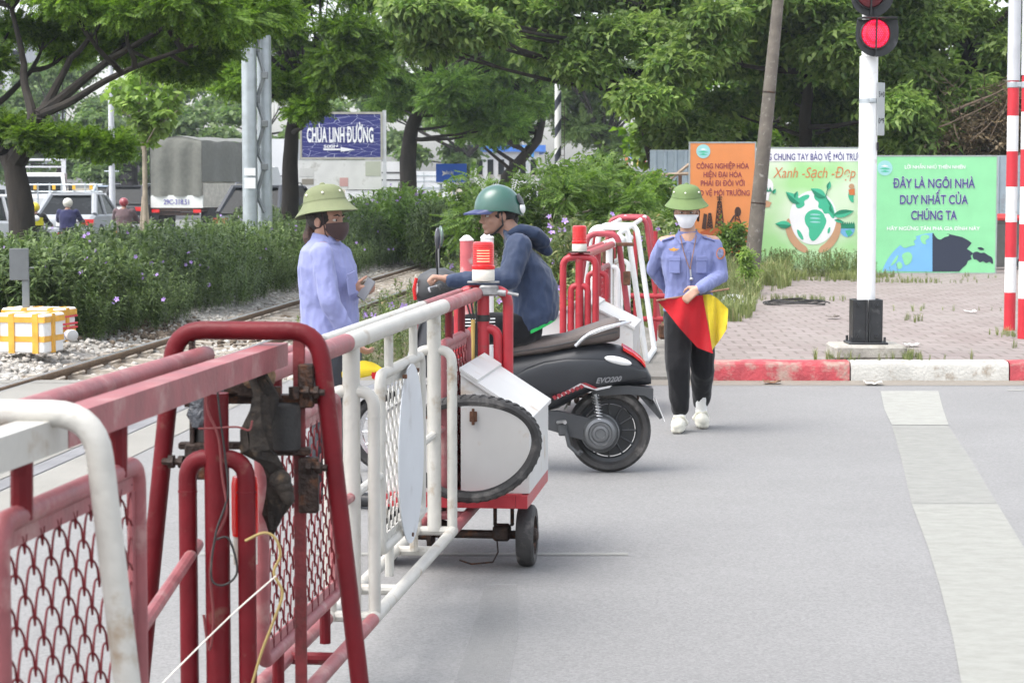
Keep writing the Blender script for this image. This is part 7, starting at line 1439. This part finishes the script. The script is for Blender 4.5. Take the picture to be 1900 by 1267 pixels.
def instance_quads(tmps, pos, Rm, sc, name):
    V = []
    which = rng.integers(0, len(tmps), len(pos))
    for i, t in enumerate(tmps):
        s = which == i
        if not s.any(): continue
        v = np.einsum('nij,kqj->nkqi', Rm[s], t) * sc[s][:, None, None, None] + pos[s][:, None, None, :]; V.append(v.reshape(-1, 3))
    V = np.concatenate(V); return raw_mesh(name, V, np.arange(len(V)).reshape(-1, 4))
def pad_points(pads, per):
    pos, nx, up = [], [], []
    for c, r, k in pads:
        n = int(per * k); d = rng.standard_normal((n, 3)); d /= np.linalg.norm(d, axis=1, keepdims=True); rad = rng.random((n, 1)) ** .45; rad *= 1 + .25 * rng.standard_normal((n, 1)).clip(-1, 1.2)
        p = np.array(c) + d * rad * np.array(r); out = d.copy(); out[:, 2] *= .25; out += rng.standard_normal((n, 3)) * .55; out[:, 2] -= .12; pos.append(p); nx.append(out); u = rng.standard_normal((n, 3)) * .45 + np.array([0, 0, 1.0]) + d * .5; up.append(u)
    return np.concatenate(pos), frames(np.concatenate(nx), np.concatenate(up))
M['bark'] = mat('dark_bark', (.026, .021, .017), .9, var=.35, scale=6, bump=.8, bscale=22, stretch=(1, 1, .35)); M['palebark'] = mat('pale_bark', (.30, .25, .19), .85, var=.15, scale=8, bump=.3)
LM = {'dark': leaf_mat('rain_tree_leaf', (.046, .105, .012), (.185, .295, .045), .5), 'mid': leaf_mat('flame_tree_leaf', (.05, .12, .022), (.18, .29, .06), .45), 'light': leaf_mat('broad_tree_leaf', (.085, .165, .034), (.27, .37, .105), .48), 'far': leaf_mat('far_tree_leaf', (.055, .11, .03), (.16, .23, .07), .4), 'sap': leaf_mat('sapling_leaf', (.14, .24, .045), (.32, .44, .12), .5), 'bush': leaf_mat('legume_bush_leaf', (.055, .115, .02), (.16, .25, .05), .4), 'hedge': leaf_mat('hedge_leaf', (.032, .064, .017), (.165, .228, .080), .3), 'weed': leaf_mat('weed_leaf', (.07, .11, .03), (.20, .25, .09), .35, brown=(.30, .24, .12))}
FERN = [t_fern(), t_fern(8, .38, .10, .020), t_fern(6, .28, .09, .022)]; WHORL = [t_whorl() for _ in range(4)]; SIMPLE = [t_simple() for _ in range(4)]
def limb(b, a, c, r0, r1, bow=.15, seg=8, n=7, wob=.05):
    a, c = Vector(a), Vector(c); d = c - a; L = d.length; mid = a.lerp(c, .5) + Vector((random.uniform(-.3, .3), random.uniform(-.3, .3), -bow)) * L * .35; pts = []
    for i in range(n + 1):
        t = i / n; p = a * (1 - t) ** 2 + mid * 2 * t * (1 - t) + c * t * t; pts.append(p + mnoise.noise_vector(p * 1.3) * wob * min(1, L) * (1 if 0 < i < n else 0))
    b.tube(pts, [r0 + (r1 - r0) * (i / n) for i in range(n + 1)], seg); return pts
def tree(label, base, forks, pads, per, leaf, tmps, size=1.0, trunk_r=.2, bark='bark', group='trees along the railway', twigs=3, limbs=None):
    t = thing('tree', label, 'tree', base, group); b = MB(); base = Vector(base); pts = [base + Vector((0, 0, -.2))] + [Vector(f) for f in forks]
    n = len(pts); fine = []
    for i in range(n - 1):
        for k in range(6): q = k / 6; p = pts[i].lerp(pts[i + 1], q); fine.append(p + mnoise.noise_vector(p * 1.1) * .06)
    fine.append(pts[-1]); m_ = len(fine); b.tube(fine, [trunk_r * (1.25 if i < 2 else 1) * (1 - .45 * i / m_) for i in range(m_)], 14)
    nodes = fine[m_ // 3:] if not limbs else []
    for a_, c_, r0, r1 in (limbs or []): lp_ = limb(b, a_, c_, r0, r1); nodes += lp_[3:]
    for c, r, k in pads:
        c = Vector(c); src = min(nodes, key=lambda q: (q - c).length + 1.2 * max(0, q.z - c.z + .3)); L = (c - src).length; pl_ = limb(b, src, c - Vector((0, 0, r[2] * .3)), min(trunk_r * .42, .022 + .014 * L), .012)
        for _ in range(twigs): q = pl_[random.randint(3, len(pl_) - 2)]; e = c + Vector((random.uniform(-1, 1) * r[0], random.uniform(-1, 1) * r[1], random.uniform(-.5, .6) * r[2])) * .8; limb(b, q, e, .018, .006, .1, 5, 4)
    part('trunk', b, M[bark], t); pos, Rm = pad_points(pads, per); sc = size * rng.uniform(.75, 1.25, len(pos)); me = instance_quads(tmps, pos, Rm, sc, 'crown'); me.transform(Matrix.Translation(-base)); part('crown', me, LM[leaf], t); return t
def pads_px(lst, Y, flat=.45, jit=1.0):
    out = []
    for px, py, dY, rpx, *k in lst:
        c = P(px, py, Y + dY); r = rpx / FPX * (Y + dY); out.append((tuple(c), (r, r * jit, r * flat), (k[0] if k else 1.0)))
    return out
def region(n, poly, Y, dY, r0, r1, flat=.45, k=1.0, seed=1):
    rs = random.Random(seed); xs = [p[0] for p in poly]; ys = [p[1] for p in poly]; out = []; tries = 0
    def inside(x, y):
        c = False; j = len(poly) - 1
        for i in range(len(poly)):
            if (poly[i][1] > y) != (poly[j][1] > y) and x < (poly[j][0] - poly[i][0]) * (y - poly[i][1]) / (poly[j][1] - poly[i][1]) + poly[i][0]: c = not c
            j = i
        return c
    while len(out) < n and tries < 5000:
        tries += 1; x, y = rs.uniform(min(xs), max(xs)), rs.uniform(min(ys), max(ys))
        if inside(x, y): out.append((x, y, rs.uniform(*dY), rs.uniform(r0, r1), k))
    return pads_px(out, Y, flat)
GP = lambda px, Y: tuple(Vector((P(px, 400, Y).x, Y, 0)))
# left tree with spreading limbs
T1Y = 29
p1 = region(30, [(-160, -160), (420, -160), (500, 5), (420, 30), (300, 20), (150, -20), (-160, -10)], T1Y, (-1.5, 3.5), 62, 105, .34, 1.0, 3) + pads_px([(490, 22, -.5, 56), (430, 40, .2, 56), (340, 60, .8, 46, .8), (250, 50, 1, 42, .8), (60, 250, -.6, 20, .4), (110, 256, -.4, 22, .45), (165, 262, -.3, 20, .45), (212, 270, -.3, 14, .5), (15, 236, 0, 16, .5), (160, 40, 1.5, 50, .8), (390, 85, 1, 46, .8), (-40, 110, .5, 50), (240, 20, -1.5, 50), (340, 0, -1.8, 56), (130, 0, -1.5, 50), (310, 118, .5, 30, .6), (220, 85, 1.2, 38, .7), (90, 60, 1.5, 40, .6), (20, 50, 1.2, 40, .6), (270, 100, 1.6, 40, .6), (360, 125, .6, 30, .6), (130, 95, 2, 30, .45)], T1Y, .28)
lim = lambda pts, Y: [(P(a[0], a[1], Y + a[2]), P(c[0], c[1], Y + c[2]), r0, r1) for a, c, r0, r1 in pts]
# limbs fan out from the fork
tree('dark spreading tree with a thick forked trunk at the left edge of the photo', GP(48, T1Y), [P(42, 380, T1Y), P(30, 310, T1Y), P(12, 285, T1Y)], p1, 620, 'dark', FERN, .62, .20, limbs=lim([((28, 300, 0), (70, 215, -.3), .15, .11), ((70, 215, -.3), (180, 130, .2), .09, .05), ((180, 130, .2), (330, 40, .5), .05, .03), ((70, 215, -.3), (130, 110, .4), .07, .04), ((130, 110, .4), (200, 20, .8), .04, .025), ((60, 225, -.3), (45, 120, .3), .07, .045), ((45, 120, .3), (20, 10, .5), .045, .03), ((70, 215, -.3), (250, 125, -.4), .06, .035), ((12, 285, 0), (-40, 220, .4), .12, .08), ((-40, 220, .4), (-20, 100, .5), .07, .04), ((-40, 220, .4), (60, 130, .8), .05, .03), ((250, 125, -.4), (420, 60, -.2), .035, .02), ((28, 300, 0), (100, 262, -.4), .04, .02), ((180, 130, .2), (260, 60, 1), .035, .02)], T1Y))
# second and third trees of the row
T2Y = 45
p2 = region(24, [(400, -80), (700, -80), (715, 90), (680, 140), (600, 155), (450, 145), (410, 90)], T2Y, (-2.5, 2.5), 44, 68, .40, 1.0, 5) + pads_px([(430, 150, -1, 36), (395, 120, -1, 34), (620, 150, -2, 40), (560, 165, -1, 34), (650, 50, -2.5, 56), (640, 100, -2.5, 50), (560, 205, -2.2, 18, .4), (580, 196, -2.4, 18, .4), (460, 160, 0, 30)], T2Y, .36)
tree('dark tree whose trunk stands between the galvanised mast and the name board', GP(536, T2Y), [P(537, 330, T2Y), P(540, 250, T2Y), P(560, 160, T2Y)], p2, 600, 'dark', FERN, .75, .20)
T3Y = 60
p3 = region(30, [(640, -60), (940, -60), (1000, 110), (1010, 200), (960, 240), (860, 250), (770, 205), (690, 160), (650, 100)], T3Y, (-3, 3), 36, 60, .36, 1.0, 6)
tree('layered green tree with a dark trunk right of the name board', GP(757, T3Y), [P(757, 300, T3Y), P(765, 240, T3Y), P(790, 160, T3Y)], p3, 560, 'mid', FERN, .92, .27)
tree('leaning green tree with a dark slanting trunk above the rider', GP(925, 72), [P(940, 330, 72), P(1000, 260, 72), P(1010, 200, 72)], region(22, [(820, 80), (1010, 60), (1015, 200), (980, 245), (900, 250), (820, 210)], 72, (-3, 3), 34, 50, .36, 1.0, 7), 320, 'mid', FERN, 1.35, .22)
tree('hazy green tree far along the line behind the striped signal post', GP(1110, 95), [P(1112, 330, 95), P(1120, 260, 95)], region(26, [(980, -20), (1250, -20), (1250, 220), (1180, 270), (1060, 270), (1000, 200)], 95, (-1, 6), 30, 46, .36, 1.0, 8), 300, 'far', FERN, 1.7, .25)
tree('low hazy tree far behind the blue direction sign', GP(865, 110), [P(865, 330, 110), P(868, 290, 110)], region(14, [(680, 160), (960, 160), (980, 300), (900, 320), (740, 320)], 112, (-4, 4), 26, 40, .4, 1.0, 9), 220, 'far', SIMPLE, 1.0, .25)
# row far behind the traffic at the left
for i, (px, yt, Y, sd, lab) in enumerate(((110, 120, 118, 11, 'far green tree behind the white rail-bodied lorry'), (250, 190, 112, 12, 'far green tree behind the sapling'), (390, 200, 108, 13, 'far green tree above the grey canvas truck'), (480, 150, 125, 14, 'far green tree behind the twin galvanised tubes'), (-20, 150, 125, 15, 'far green tree at the left edge behind the forked trunk'), (650, 190, 120, 16, 'far green tree behind the street name board'), (60, 70, 135, 17, 'tall far tree rising over the far lorry at the left'), (185, 60, 140, 18, 'tall far tree behind the thin lamp post'), (320, 90, 138, 19, 'tall far tree rising above the sapling'))):
    tree(lab, GP(px, Y), [P(px, 320, Y), P(px + 6, 250, Y)], region(15, [(px - 95, yt + 40), (px - 40, yt), (px + 50, yt), (px + 100, yt + 50), (px + 100, 310), (px + 40, 335), (px - 60, 335), (px - 100, 300)], Y, (-3, 3), 28, 42, .42, 1.0, sd), 230, 'far', SIMPLE, .95, .2, group='far trees behind the traffic')
# broad-leaved trees on the right
T8Y = 43
p8 = region(34, [(770, -120), (1330, -120), (1330, 240), (1270, 262), (1180, 190), (1080, 120), (960, 60), (790, 60)], T8Y, (-3, 2), 42, 70, .5, 1.0, 21) + region(6, [(760, 0), (1000, 0), (1000, 110), (780, 90)], T8Y - 3.5, (-1, 1), 36, 50, .45, 1.1, 31)
tree('broad-leaved tree arching over the railway from the right', GP(1225, T8Y), [P(1222, 330, T8Y), P(1195, 230, T8Y), P(1215, 120, T8Y), P(1230, 20, T8Y)], p8, 620, 'light', WHORL, .95, .16)
p9 = region(40, [(1280, -120), (1700, -120), (1700, 215), (1640, 262), (1450, 262), (1300, 230)], T8Y, (-2.5, 3), 44, 72, .5, 1.0, 22)
tree('dense broad-leaved tree standing behind the middle board', GP(1500, T8Y + 1.5), [P(1500, 320, T8Y + 1), P(1490, 220, T8Y), P(1510, 90, T8Y)], p9, 580, 'light', WHORL, .95, .17)
p10 = region(34, [(1640, -120), (2080, -120), (2080, 250), (1860, 262), (1650, 255)], T8Y + .5, (-2.5, 3), 44, 72, .5, 1.0, 23)
tree('dense broad-leaved tree standing behind the green board at the right', GP(1790, T8Y + 2), [P(1790, 320, T8Y + 2), P(1770, 220, T8Y + 1), P(1800, 90, T8Y)], p10, 560, 'light', WHORL, .95, .17)
tree('shadowed tree filling the gap behind the leaning pole', GP(1370, 50), [P(1370, 330, 50), P(1350, 240, 50)], region(30, [(1190, 60), (1950, 60), (1950, 300), (1190, 290)], 50, (-1, 4), 50, 75, .5, 1.0, 24), 300, 'dark', SIMPLE, .8, .2)
# dead branches and dry creeper at the right
b = MB(); t = thing('dry_creeper', 'tangle of dead brown branches and dry creeper above the green board', 'dead branches', P(1850, 270, 41)); rs = random.Random(4)
for s, e, r0 in (((1765, 208), (1862, 166), .035), ((1742, 236), (1850, 186), .022), ((1800, 262), (1900, 150), .018), ((1835, 262), (1890, 120), .015), ((1770, 230), (1780, 262), .02)): limb(b, P(*s, 40.6), P(*e, 40.6), r0, r0 * .4, .1, 7)
for _ in range(110):
    a_ = (rs.uniform(1720, 1930), rs.uniform(150, 262)); limb(b, P(*a_, 41 + rs.uniform(-.5, .5)), P(a_[0] + rs.uniform(-45, 45), a_[1] + rs.uniform(-40, 40), 41 + rs.uniform(-.5, .5)), .011, .004, .3, 4, 4)
part('branches', b, mat('dead_wood', (.12, .088, .06), .9, var=.3, scale=8), t)
pos, Rm = pad_points(pads_px([(1800, 250, 0, 40), (1850, 220, 0, 50), (1890, 180, 0, 50), (1860, 262, 0, 40), (1740, 262, 0, 26), (1910, 250, 0, 40)], 41, .8), 230); me = instance_quads(WHORL, pos, Rm, rng.uniform(.4, .8, len(pos)), 'dry_leaves'); me.transform(Matrix.Translation(-wloc(t))); part('dry_leaves', me, leaf_mat('dry_leaf', (.07, .055, .03), (.26, .20, .12), .25), t)
# sapling with stakes
SYp = 41; t = thing('sapling', 'young pale green tree propped by wooden stakes in the hedge', 'sapling', GP(268, SYp)); b = MB(); ln_ = [P(268, 420, SYp), P(269, 340, SYp), P(268, 280, SYp), P(262, 250, SYp)]; ln_[0].z = 0; b.tube(ln_, [.055, .05, .045, .035], 9)
for a_, c_, r0 in (((268, 285), (256, 235), .03), ((256, 240), (262, 130), .022), ((266, 282), (292, 230), .022), ((290, 235), (340, 160), .014), ((262, 200), (225, 150), .013), ((262, 180), (300, 120), .013), ((285, 240), (330, 205), .012), ((256, 230), (225, 205), .012), ((262, 150), (275, 100), .012), ((292, 228), (300, 190), .012)): limb(b, P(*a_, SYp), P(*c_, SYp + random.uniform(-.4, .4)), r0, r0 * .4, .1, 6, 5)
part('trunk', b, M['palebark'], t); pos, Rm = pad_points(pads_px([(262, 130, 0, 26), (230, 155, 0, 26), (300, 130, .3, 26), (335, 160, 0, 26), (350, 150, 0, 20), (270, 170, -.2, 26), (310, 190, 0, 24), (240, 195, 0, 24), (275, 205, .2, 26), (258, 228, 0, 18), (300, 215, -.2, 22), (275, 245, 0, 20), (295, 235, 0, 16), (225, 180, 0, 18)], SYp, .8), 27); LEAFR = [tmpl_quads([leaf_quad((0, 0, 0), a, .17, .062, -.3), leaf_quad((.06, 0, 0), a + 1.5, .15, .055, -.5), leaf_quad((.1, 0, .02), a - 1.3, .16, .058, -.4)]) for a in (0, .5)]; me = instance_quads(LEAFR, pos, Rm, rng.uniform(.8, 1.2, len(pos)), 'crown'); me.transform(Matrix.Translation(-wloc(t))); part('crown', me, LM['sap'], t)
b = MB()
for dx in (-14, -7, 9, 15): a_ = P(268 + dx, 402, SYp); c_ = P(268 + dx * .22, 365, SYp); a_.z = 0; b.tube([a_, c_], .022, 6)
part('stake', b, M['palebark'], t)

# flowering hedge: stems with narrow drooping leaves
def t_stem(nl, H, L, W, seed, spread=1.0):
    rs = random.Random(seed); q = []; lean = (rs.uniform(-.2, .2), rs.uniform(-.2, .2))
    for i in range(nl):
        h = H * (.12 + .88 * (i / nl) ** .8); a = rs.uniform(0, 6.28); l = L * rs.uniform(.7, 1.15) * (1 - .35 * (i / nl)); el = rs.uniform(.15, .85) + .5 * (i / nl) ** 3; o = np.array([lean[0] * h, lean[1] * h, h]); d = np.array([math.cos(a), math.sin(a), 0]); s = np.array([-math.sin(a), math.cos(a), 0]); z = np.array([0, 0, 1.])
        m1 = o + d * l * .5 * math.cos(el) * spread + z * l * .5 * math.sin(el); e = m1 + d * l * .5 * spread + z * l * (.5 * math.sin(el) - .42); w = W * rs.uniform(.8, 1.2)
        q.append([o - s * w * .25, o + s * w * .25, m1 + s * w, m1 - s * w]); q.append([m1 - s * w, m1 + s * w, e + s * w * .08, e - s * w * .08])
    q.append([np.array([-.006, 0, 0]), np.array([.006, 0, 0]), np.array([lean[0] * H + .004, lean[1] * H, H]), np.array([lean[0] * H - .004, lean[1] * H, H])]); return tmpl_quads(q)
STEMS = [t_stem(40, 1.0, .21, .0185, s, 1.15) for s in range(7)]
def flower_t():
    q = []
    for k in range(5):
        a = 1.2566 * k; c, s = math.cos(a), math.sin(a); c2, s2 = math.cos(a + .5), math.sin(a + .5); c3, s3 = math.cos(a - .5), math.sin(a - .5); q.append([(0, 0, -.012), (.022 * c3, .022 * s3, .004), (.034 * c, .034 * s, -.002), (.022 * c2, .022 * s2, .004)])
    return tmpl_quads(q)
FLOW = [flower_t()]; M['violet'] = leafy('violet_petal', [(.34, .20, .55), (.52, .38, .72), (.42, .28, .64)])
def stem_bed(name, label, cat, spots, heights, nf, fl_size=1.0, lm='hedge', kind=None, fl_low=.75, group=None):
    pos = np.array(spots, float); N = len(pos); a = rng.uniform(0, 6.28, N); tx, ty = rng.normal(0, .14, N), rng.normal(0, .14, N); Z = np.stack([tx, ty, np.ones(N)], 1); Rm = frames(np.stack([np.cos(a), np.sin(a), -tx * np.cos(a) - ty * np.sin(a)], 1), Z); sc = np.array(heights)
    me = instance_quads(STEMS, pos, Rm, sc, name); o0 = Vector(pos.mean(0)); o0.z = 0; me.transform(Matrix.Translation(-o0)); t = solo(name, me, LM[lm], label, cat, loc=o0, kind=kind, group=group)
    if nf:
        idx = rng.integers(0, N, nf); p = pos[idx] + np.stack([rng.normal(0, .1, nf), rng.normal(0, .1, nf), sc[idx] * rng.uniform(fl_low, 1.08, nf)], 1); p[:, 0] += tx[idx] * sc[idx]; p[:, 1] += ty[idx] * sc[idx] - .05
        nr = rng.normal(0, .5, (nf, 3)) + np.array([0, -.9, .5]); x = np.cross(nr, rng.normal(0, 1, (nf, 3))); f = instance_quads(FLOW, p, frames(x, nr), fl_size * rng.uniform(.7, 1.2, nf), 'flowers'); f.transform(Matrix.Translation(-o0)); fo_ = part('flowers', f, M['violet'], t); fo_['kind'] = 'stuff'
    return t
sp, hs = [], []
for _ in range(9000):
    Y = 23.0 + 39 * random.random() ** 1.5; front = -6.22 + .08 * math.sin(Y * 1.3) + .1 * mnoise.noise(Vector((Y * 2.1, 0, 0))); k = random.random() ** 1.35 * 3.6; X = rail_x(front - k, Y) if True else 0
    if len(sp) >= 3900: break
    edge = min(1, k / .7); sp.append((X, Y, -.02)); hs.append((.42 + .50 * edge) * random.uniform(.80, 1.18) * (1.0 if Y < 45 else 1.12))
for _ in range(420): sp.append((random.uniform(-9.2, -4.4), random.uniform(23.1, 25.5), -.02)); hs.append(random.uniform(.6, 1.0))
stem_bed('flowering_hedge', 'long dark green hedge of narrow-leaved plants with small violet flowers beside the railway', 'hedge', sp, hs, 260, .9, kind='stuff')
sp, hs = [], []
for _ in range(420):
    px = random.uniform(640, 850); Y = random.uniform(46, 58); q = P(px, 400, Y); sp.append((q.x, Y, 0)); hs.append((1.55 - .0035 * abs(px - 745)) * random.uniform(.75, 1.1))
stem_bed('flowering_shrub', 'rounded shrub with violet flowers in the middle, right of the hedge', 'shrub', sp, hs, 90, 1.3, 'bush')
sp, hs = [], []
for _ in range(260):
    px = random.gauss(812, 20); Y = random.uniform(43, 47); q = P(px, 400, Y); sp.append((q.x, Y, 0)); hs.append((1.35 - .010 * abs(px - 812)) * random.uniform(.75, 1.05))
stem_bed('dark_shrub', 'small dark green shrub at the end of the hedge, left of the helmeted rider', 'shrub', sp, hs, 0, 1, 'hedge')
# weeds between the track and the far barrier
sp, hs = [], []
for _ in range(1100):
    Y = 19.3 + 15 * random.random() ** 1.2; x0, x1 = rail_x(-3.55, Y), .15 + .1165 * (Y - 15.25); X = x0 + (x1 - x0) * random.random(); sp.append((X, Y, -.02)); hs.append(random.uniform(.25, .62) * (1.25 if X > -.8 else .9))
stem_bed('flowering_weeds', 'pale green weeds with violet flowers between the track and the far barrier', 'weeds', sp, hs, 130, 1.35, 'weed', kind='stuff')
sp, hs = [], []
for _ in range(460):
    px = random.uniform(1010, 1300); Y = random.uniform(26, 30); q = P(px, 430, Y); sp.append((q.x, Y, 0)); hs.append(random.uniform(.6, 1.25) * (1.0 if px < 1240 else .75))
stem_bed('flowering_shrub', 'tall weedy shrub with violet flowers behind the far barrier hoops', 'shrub', sp, hs, 70, 1.4, 'weed')
# feathery bush behind
tree('feathery light green bush behind the rider and the far barrier', GP(1000, 33), [P(1000, 380, 33), P(1010, 340, 33)], region(34, [(860, 345), (930, 310), (1010, 312), (1090, 322), (1180, 340), (1230, 370), (1240, 440), (860, 440)], 33, (-1.2, 1.2), 30, 46, .8, 1.0, 41), 100, 'bush', FERN, .72, .05, 'palebark', 'bushes behind the barrier', 2)
tree('feathery light green bush left of the corrugated fence', GP(1120, 36), [P(1120, 380, 36), P(1110, 340, 36)], region(24, [(1040, 320), (1130, 300), (1215, 335), (1240, 420), (1040, 430)], 36, (-1, 1), 28, 42, .8, 1.0, 42), 100, 'bush', WHORL, .75, .05, 'palebark', 'bushes behind the barrier', 2)
# grass in front of the boards and along the kerb
def t_tuft(seed, nb=12, H=1.0):
    rs = random.Random(seed); q = []
    for _ in range(nb):
        a = rs.uniform(0, 6.28); d = np.array([math.cos(a), math.sin(a), 0]); s = np.array([-math.sin(a), math.cos(a), 0]); h = H * rs.uniform(.5, 1.1); o = np.array([rs.uniform(-.12, .12), rs.uniform(-.12, .12), 0]); b_ = rs.uniform(.1, .5); m1 = o + d * b_ * .3 * h + np.array([0, 0, h * .6]); e = o + d * b_ * h + np.array([0, 0, h * (1 - b_ * .5)]); w = .018
        q.append([o - s * w, o + s * w, m1 + s * w * .8, m1 - s * w * .8]); q.append([m1 - s * w * .8, m1 + s * w * .8, e + s * w * .1, e - s * w * .1])
    return tmpl_quads(q)
TUFT = [t_tuft(s) for s in range(5)]; LM['grass'] = leaf_mat('dry_green_grass', (.10, .14, .04), (.27, .30, .12), .3, brown=(.36, .30, .17))
def grass(name, label, spots, hs, lm='grass'):
    pos = np.array(spots); N = len(pos); a = rng.uniform(0, 6.28, N); Rm = frames(np.stack([np.cos(a), np.sin(a), np.zeros(N)], 1), np.tile([0, 0, 1.], (N, 1))); me = instance_quads(TUFT, pos, Rm, np.array(hs), name); return solo(name, me, LM[lm], label, 'grass', kind='stuff')
sp, hs = [], []
for _ in range(900):
    px = random.uniform(1340, 1660 if random.random() < .93 else 1850); Y = random.uniform(34.6, 36.4) - (random.random() ** 2) * 4 * (1 if px < 1470 else .25); q = P(px, 480, Y); h_ = .5 if px < 1460 else (.28 if px < 1600 else .16); cl = mnoise.noise(Vector((q.x * 1.1, Y * .9, 2)))
    if cl < -.22: continue
    sp.append((q.x, Y, .14)); hs.append(h_ * random.uniform(.3, 1.0) * (.75 + .9 * max(0, cl)))
for _ in range(700):
    t_ = .3 + .7 * random.random(); Y = 19.5 + 14 * t_; x = 1.72 + (Y - 18.6) * .115; sp.append((x + random.uniform(-.9, .25 + .2 * t_), Y, .08)); hs.append(random.uniform(.12, .45))
grass('tall_grass', 'tall pale weeds and grass in front of the boards and along the pavement edge', sp, hs)
sp, hs = [], []
for cx, cy, r_, n_ in ((mx_ - .2, SMY - .36, .34, 26), (mx_ + .32, SMY - .34, .34, 36), (5.1, 19.9, .4, 60), (5.15, 21.6, .35, 50), (3.9, 28.2, .5, 60), (4.6, 24, .5, 8), (5.2, 26, .6, 12), (6.3, 33.5, .8, 60)):
    for _ in range(n_): sp.append((cx + random.gauss(0, r_ * .5), cy + random.gauss(0, .16), .15)); hs.append(random.uniform(.05, .13))
grass('low_grass', 'low grass tufts growing between the bricks of the pavement', sp, hs)
sp, hs = [], []
for _ in range(420):
    px = random.choice((random.gauss(1430, 30), random.gauss(1545, 45), random.uniform(1400, 1610))); Y = random.uniform(35.3, 36.7); q = P(px, 480, Y); sp.append((q.x, Y, .14)); hs.append(random.uniform(.14, .46) * (1 if px < 1600 else .6))
stem_bed('flowering_weeds', 'leafy pale weeds growing before the middle board', 'weeds', sp, hs, 0, 1, 'weed', kind='stuff')
# creeper on the leaves at the board foot
tree('leafy weed growing up the foot of the orange board', GP(1362, 35.8), [P(1362, 440, 35.8), P(1362, 420, 35.8)], pads_px([(1350, 430, 0, 16), (1370, 424, 0, 14), (1340, 444, 0, 16), (1365, 448, 0, 18), (1385, 460, -.2, 16), (1335, 462, -.3, 20)], 35.8, .8), 60, 'bush', WHORL, .5, .012, 'palebark', 'weeds at the boards', 1)
tree('bright green weed stem on the pavement edge right of the walking woman', GP(1388, 30), [P(1388, 470, 30), P(1388, 450, 30)], pads_px([(1388, 470, 0, 10), (1386, 485, 0, 12), (1390, 500, 0, 12), (1387, 515, 0, 10)], 30, 1), 45, 'sap', WHORL, .4, .01, 'palebark', 'weeds at the boards', 1)

# ------------------------------------------------------------------ haze
m = bpy.data.materials.new('thin_haze'); m.use_nodes = True; n = m.node_tree.nodes; l = m.node_tree.links; n.remove(n['Principled BSDF']); vp = n.new('ShaderNodeVolumePrincipled'); vp.inputs['Color'].default_value = (.86, .93, 1, 1); vp.inputs['Density'].default_value = HAZE; vp.inputs['Anisotropy'].default_value = .3; l.new(vp.outputs[0], n['Material Output'].inputs['Volume'])
if HAZE > 0:
    b = MB(); b.box((0, 150, 14.3), (500, 420, 31)); hz = struct('haze', b, m); hz['kind'] = 'stuff'; hz['label'] = 'thin pale haze in the air over the street'; hz['category'] = 'haze'
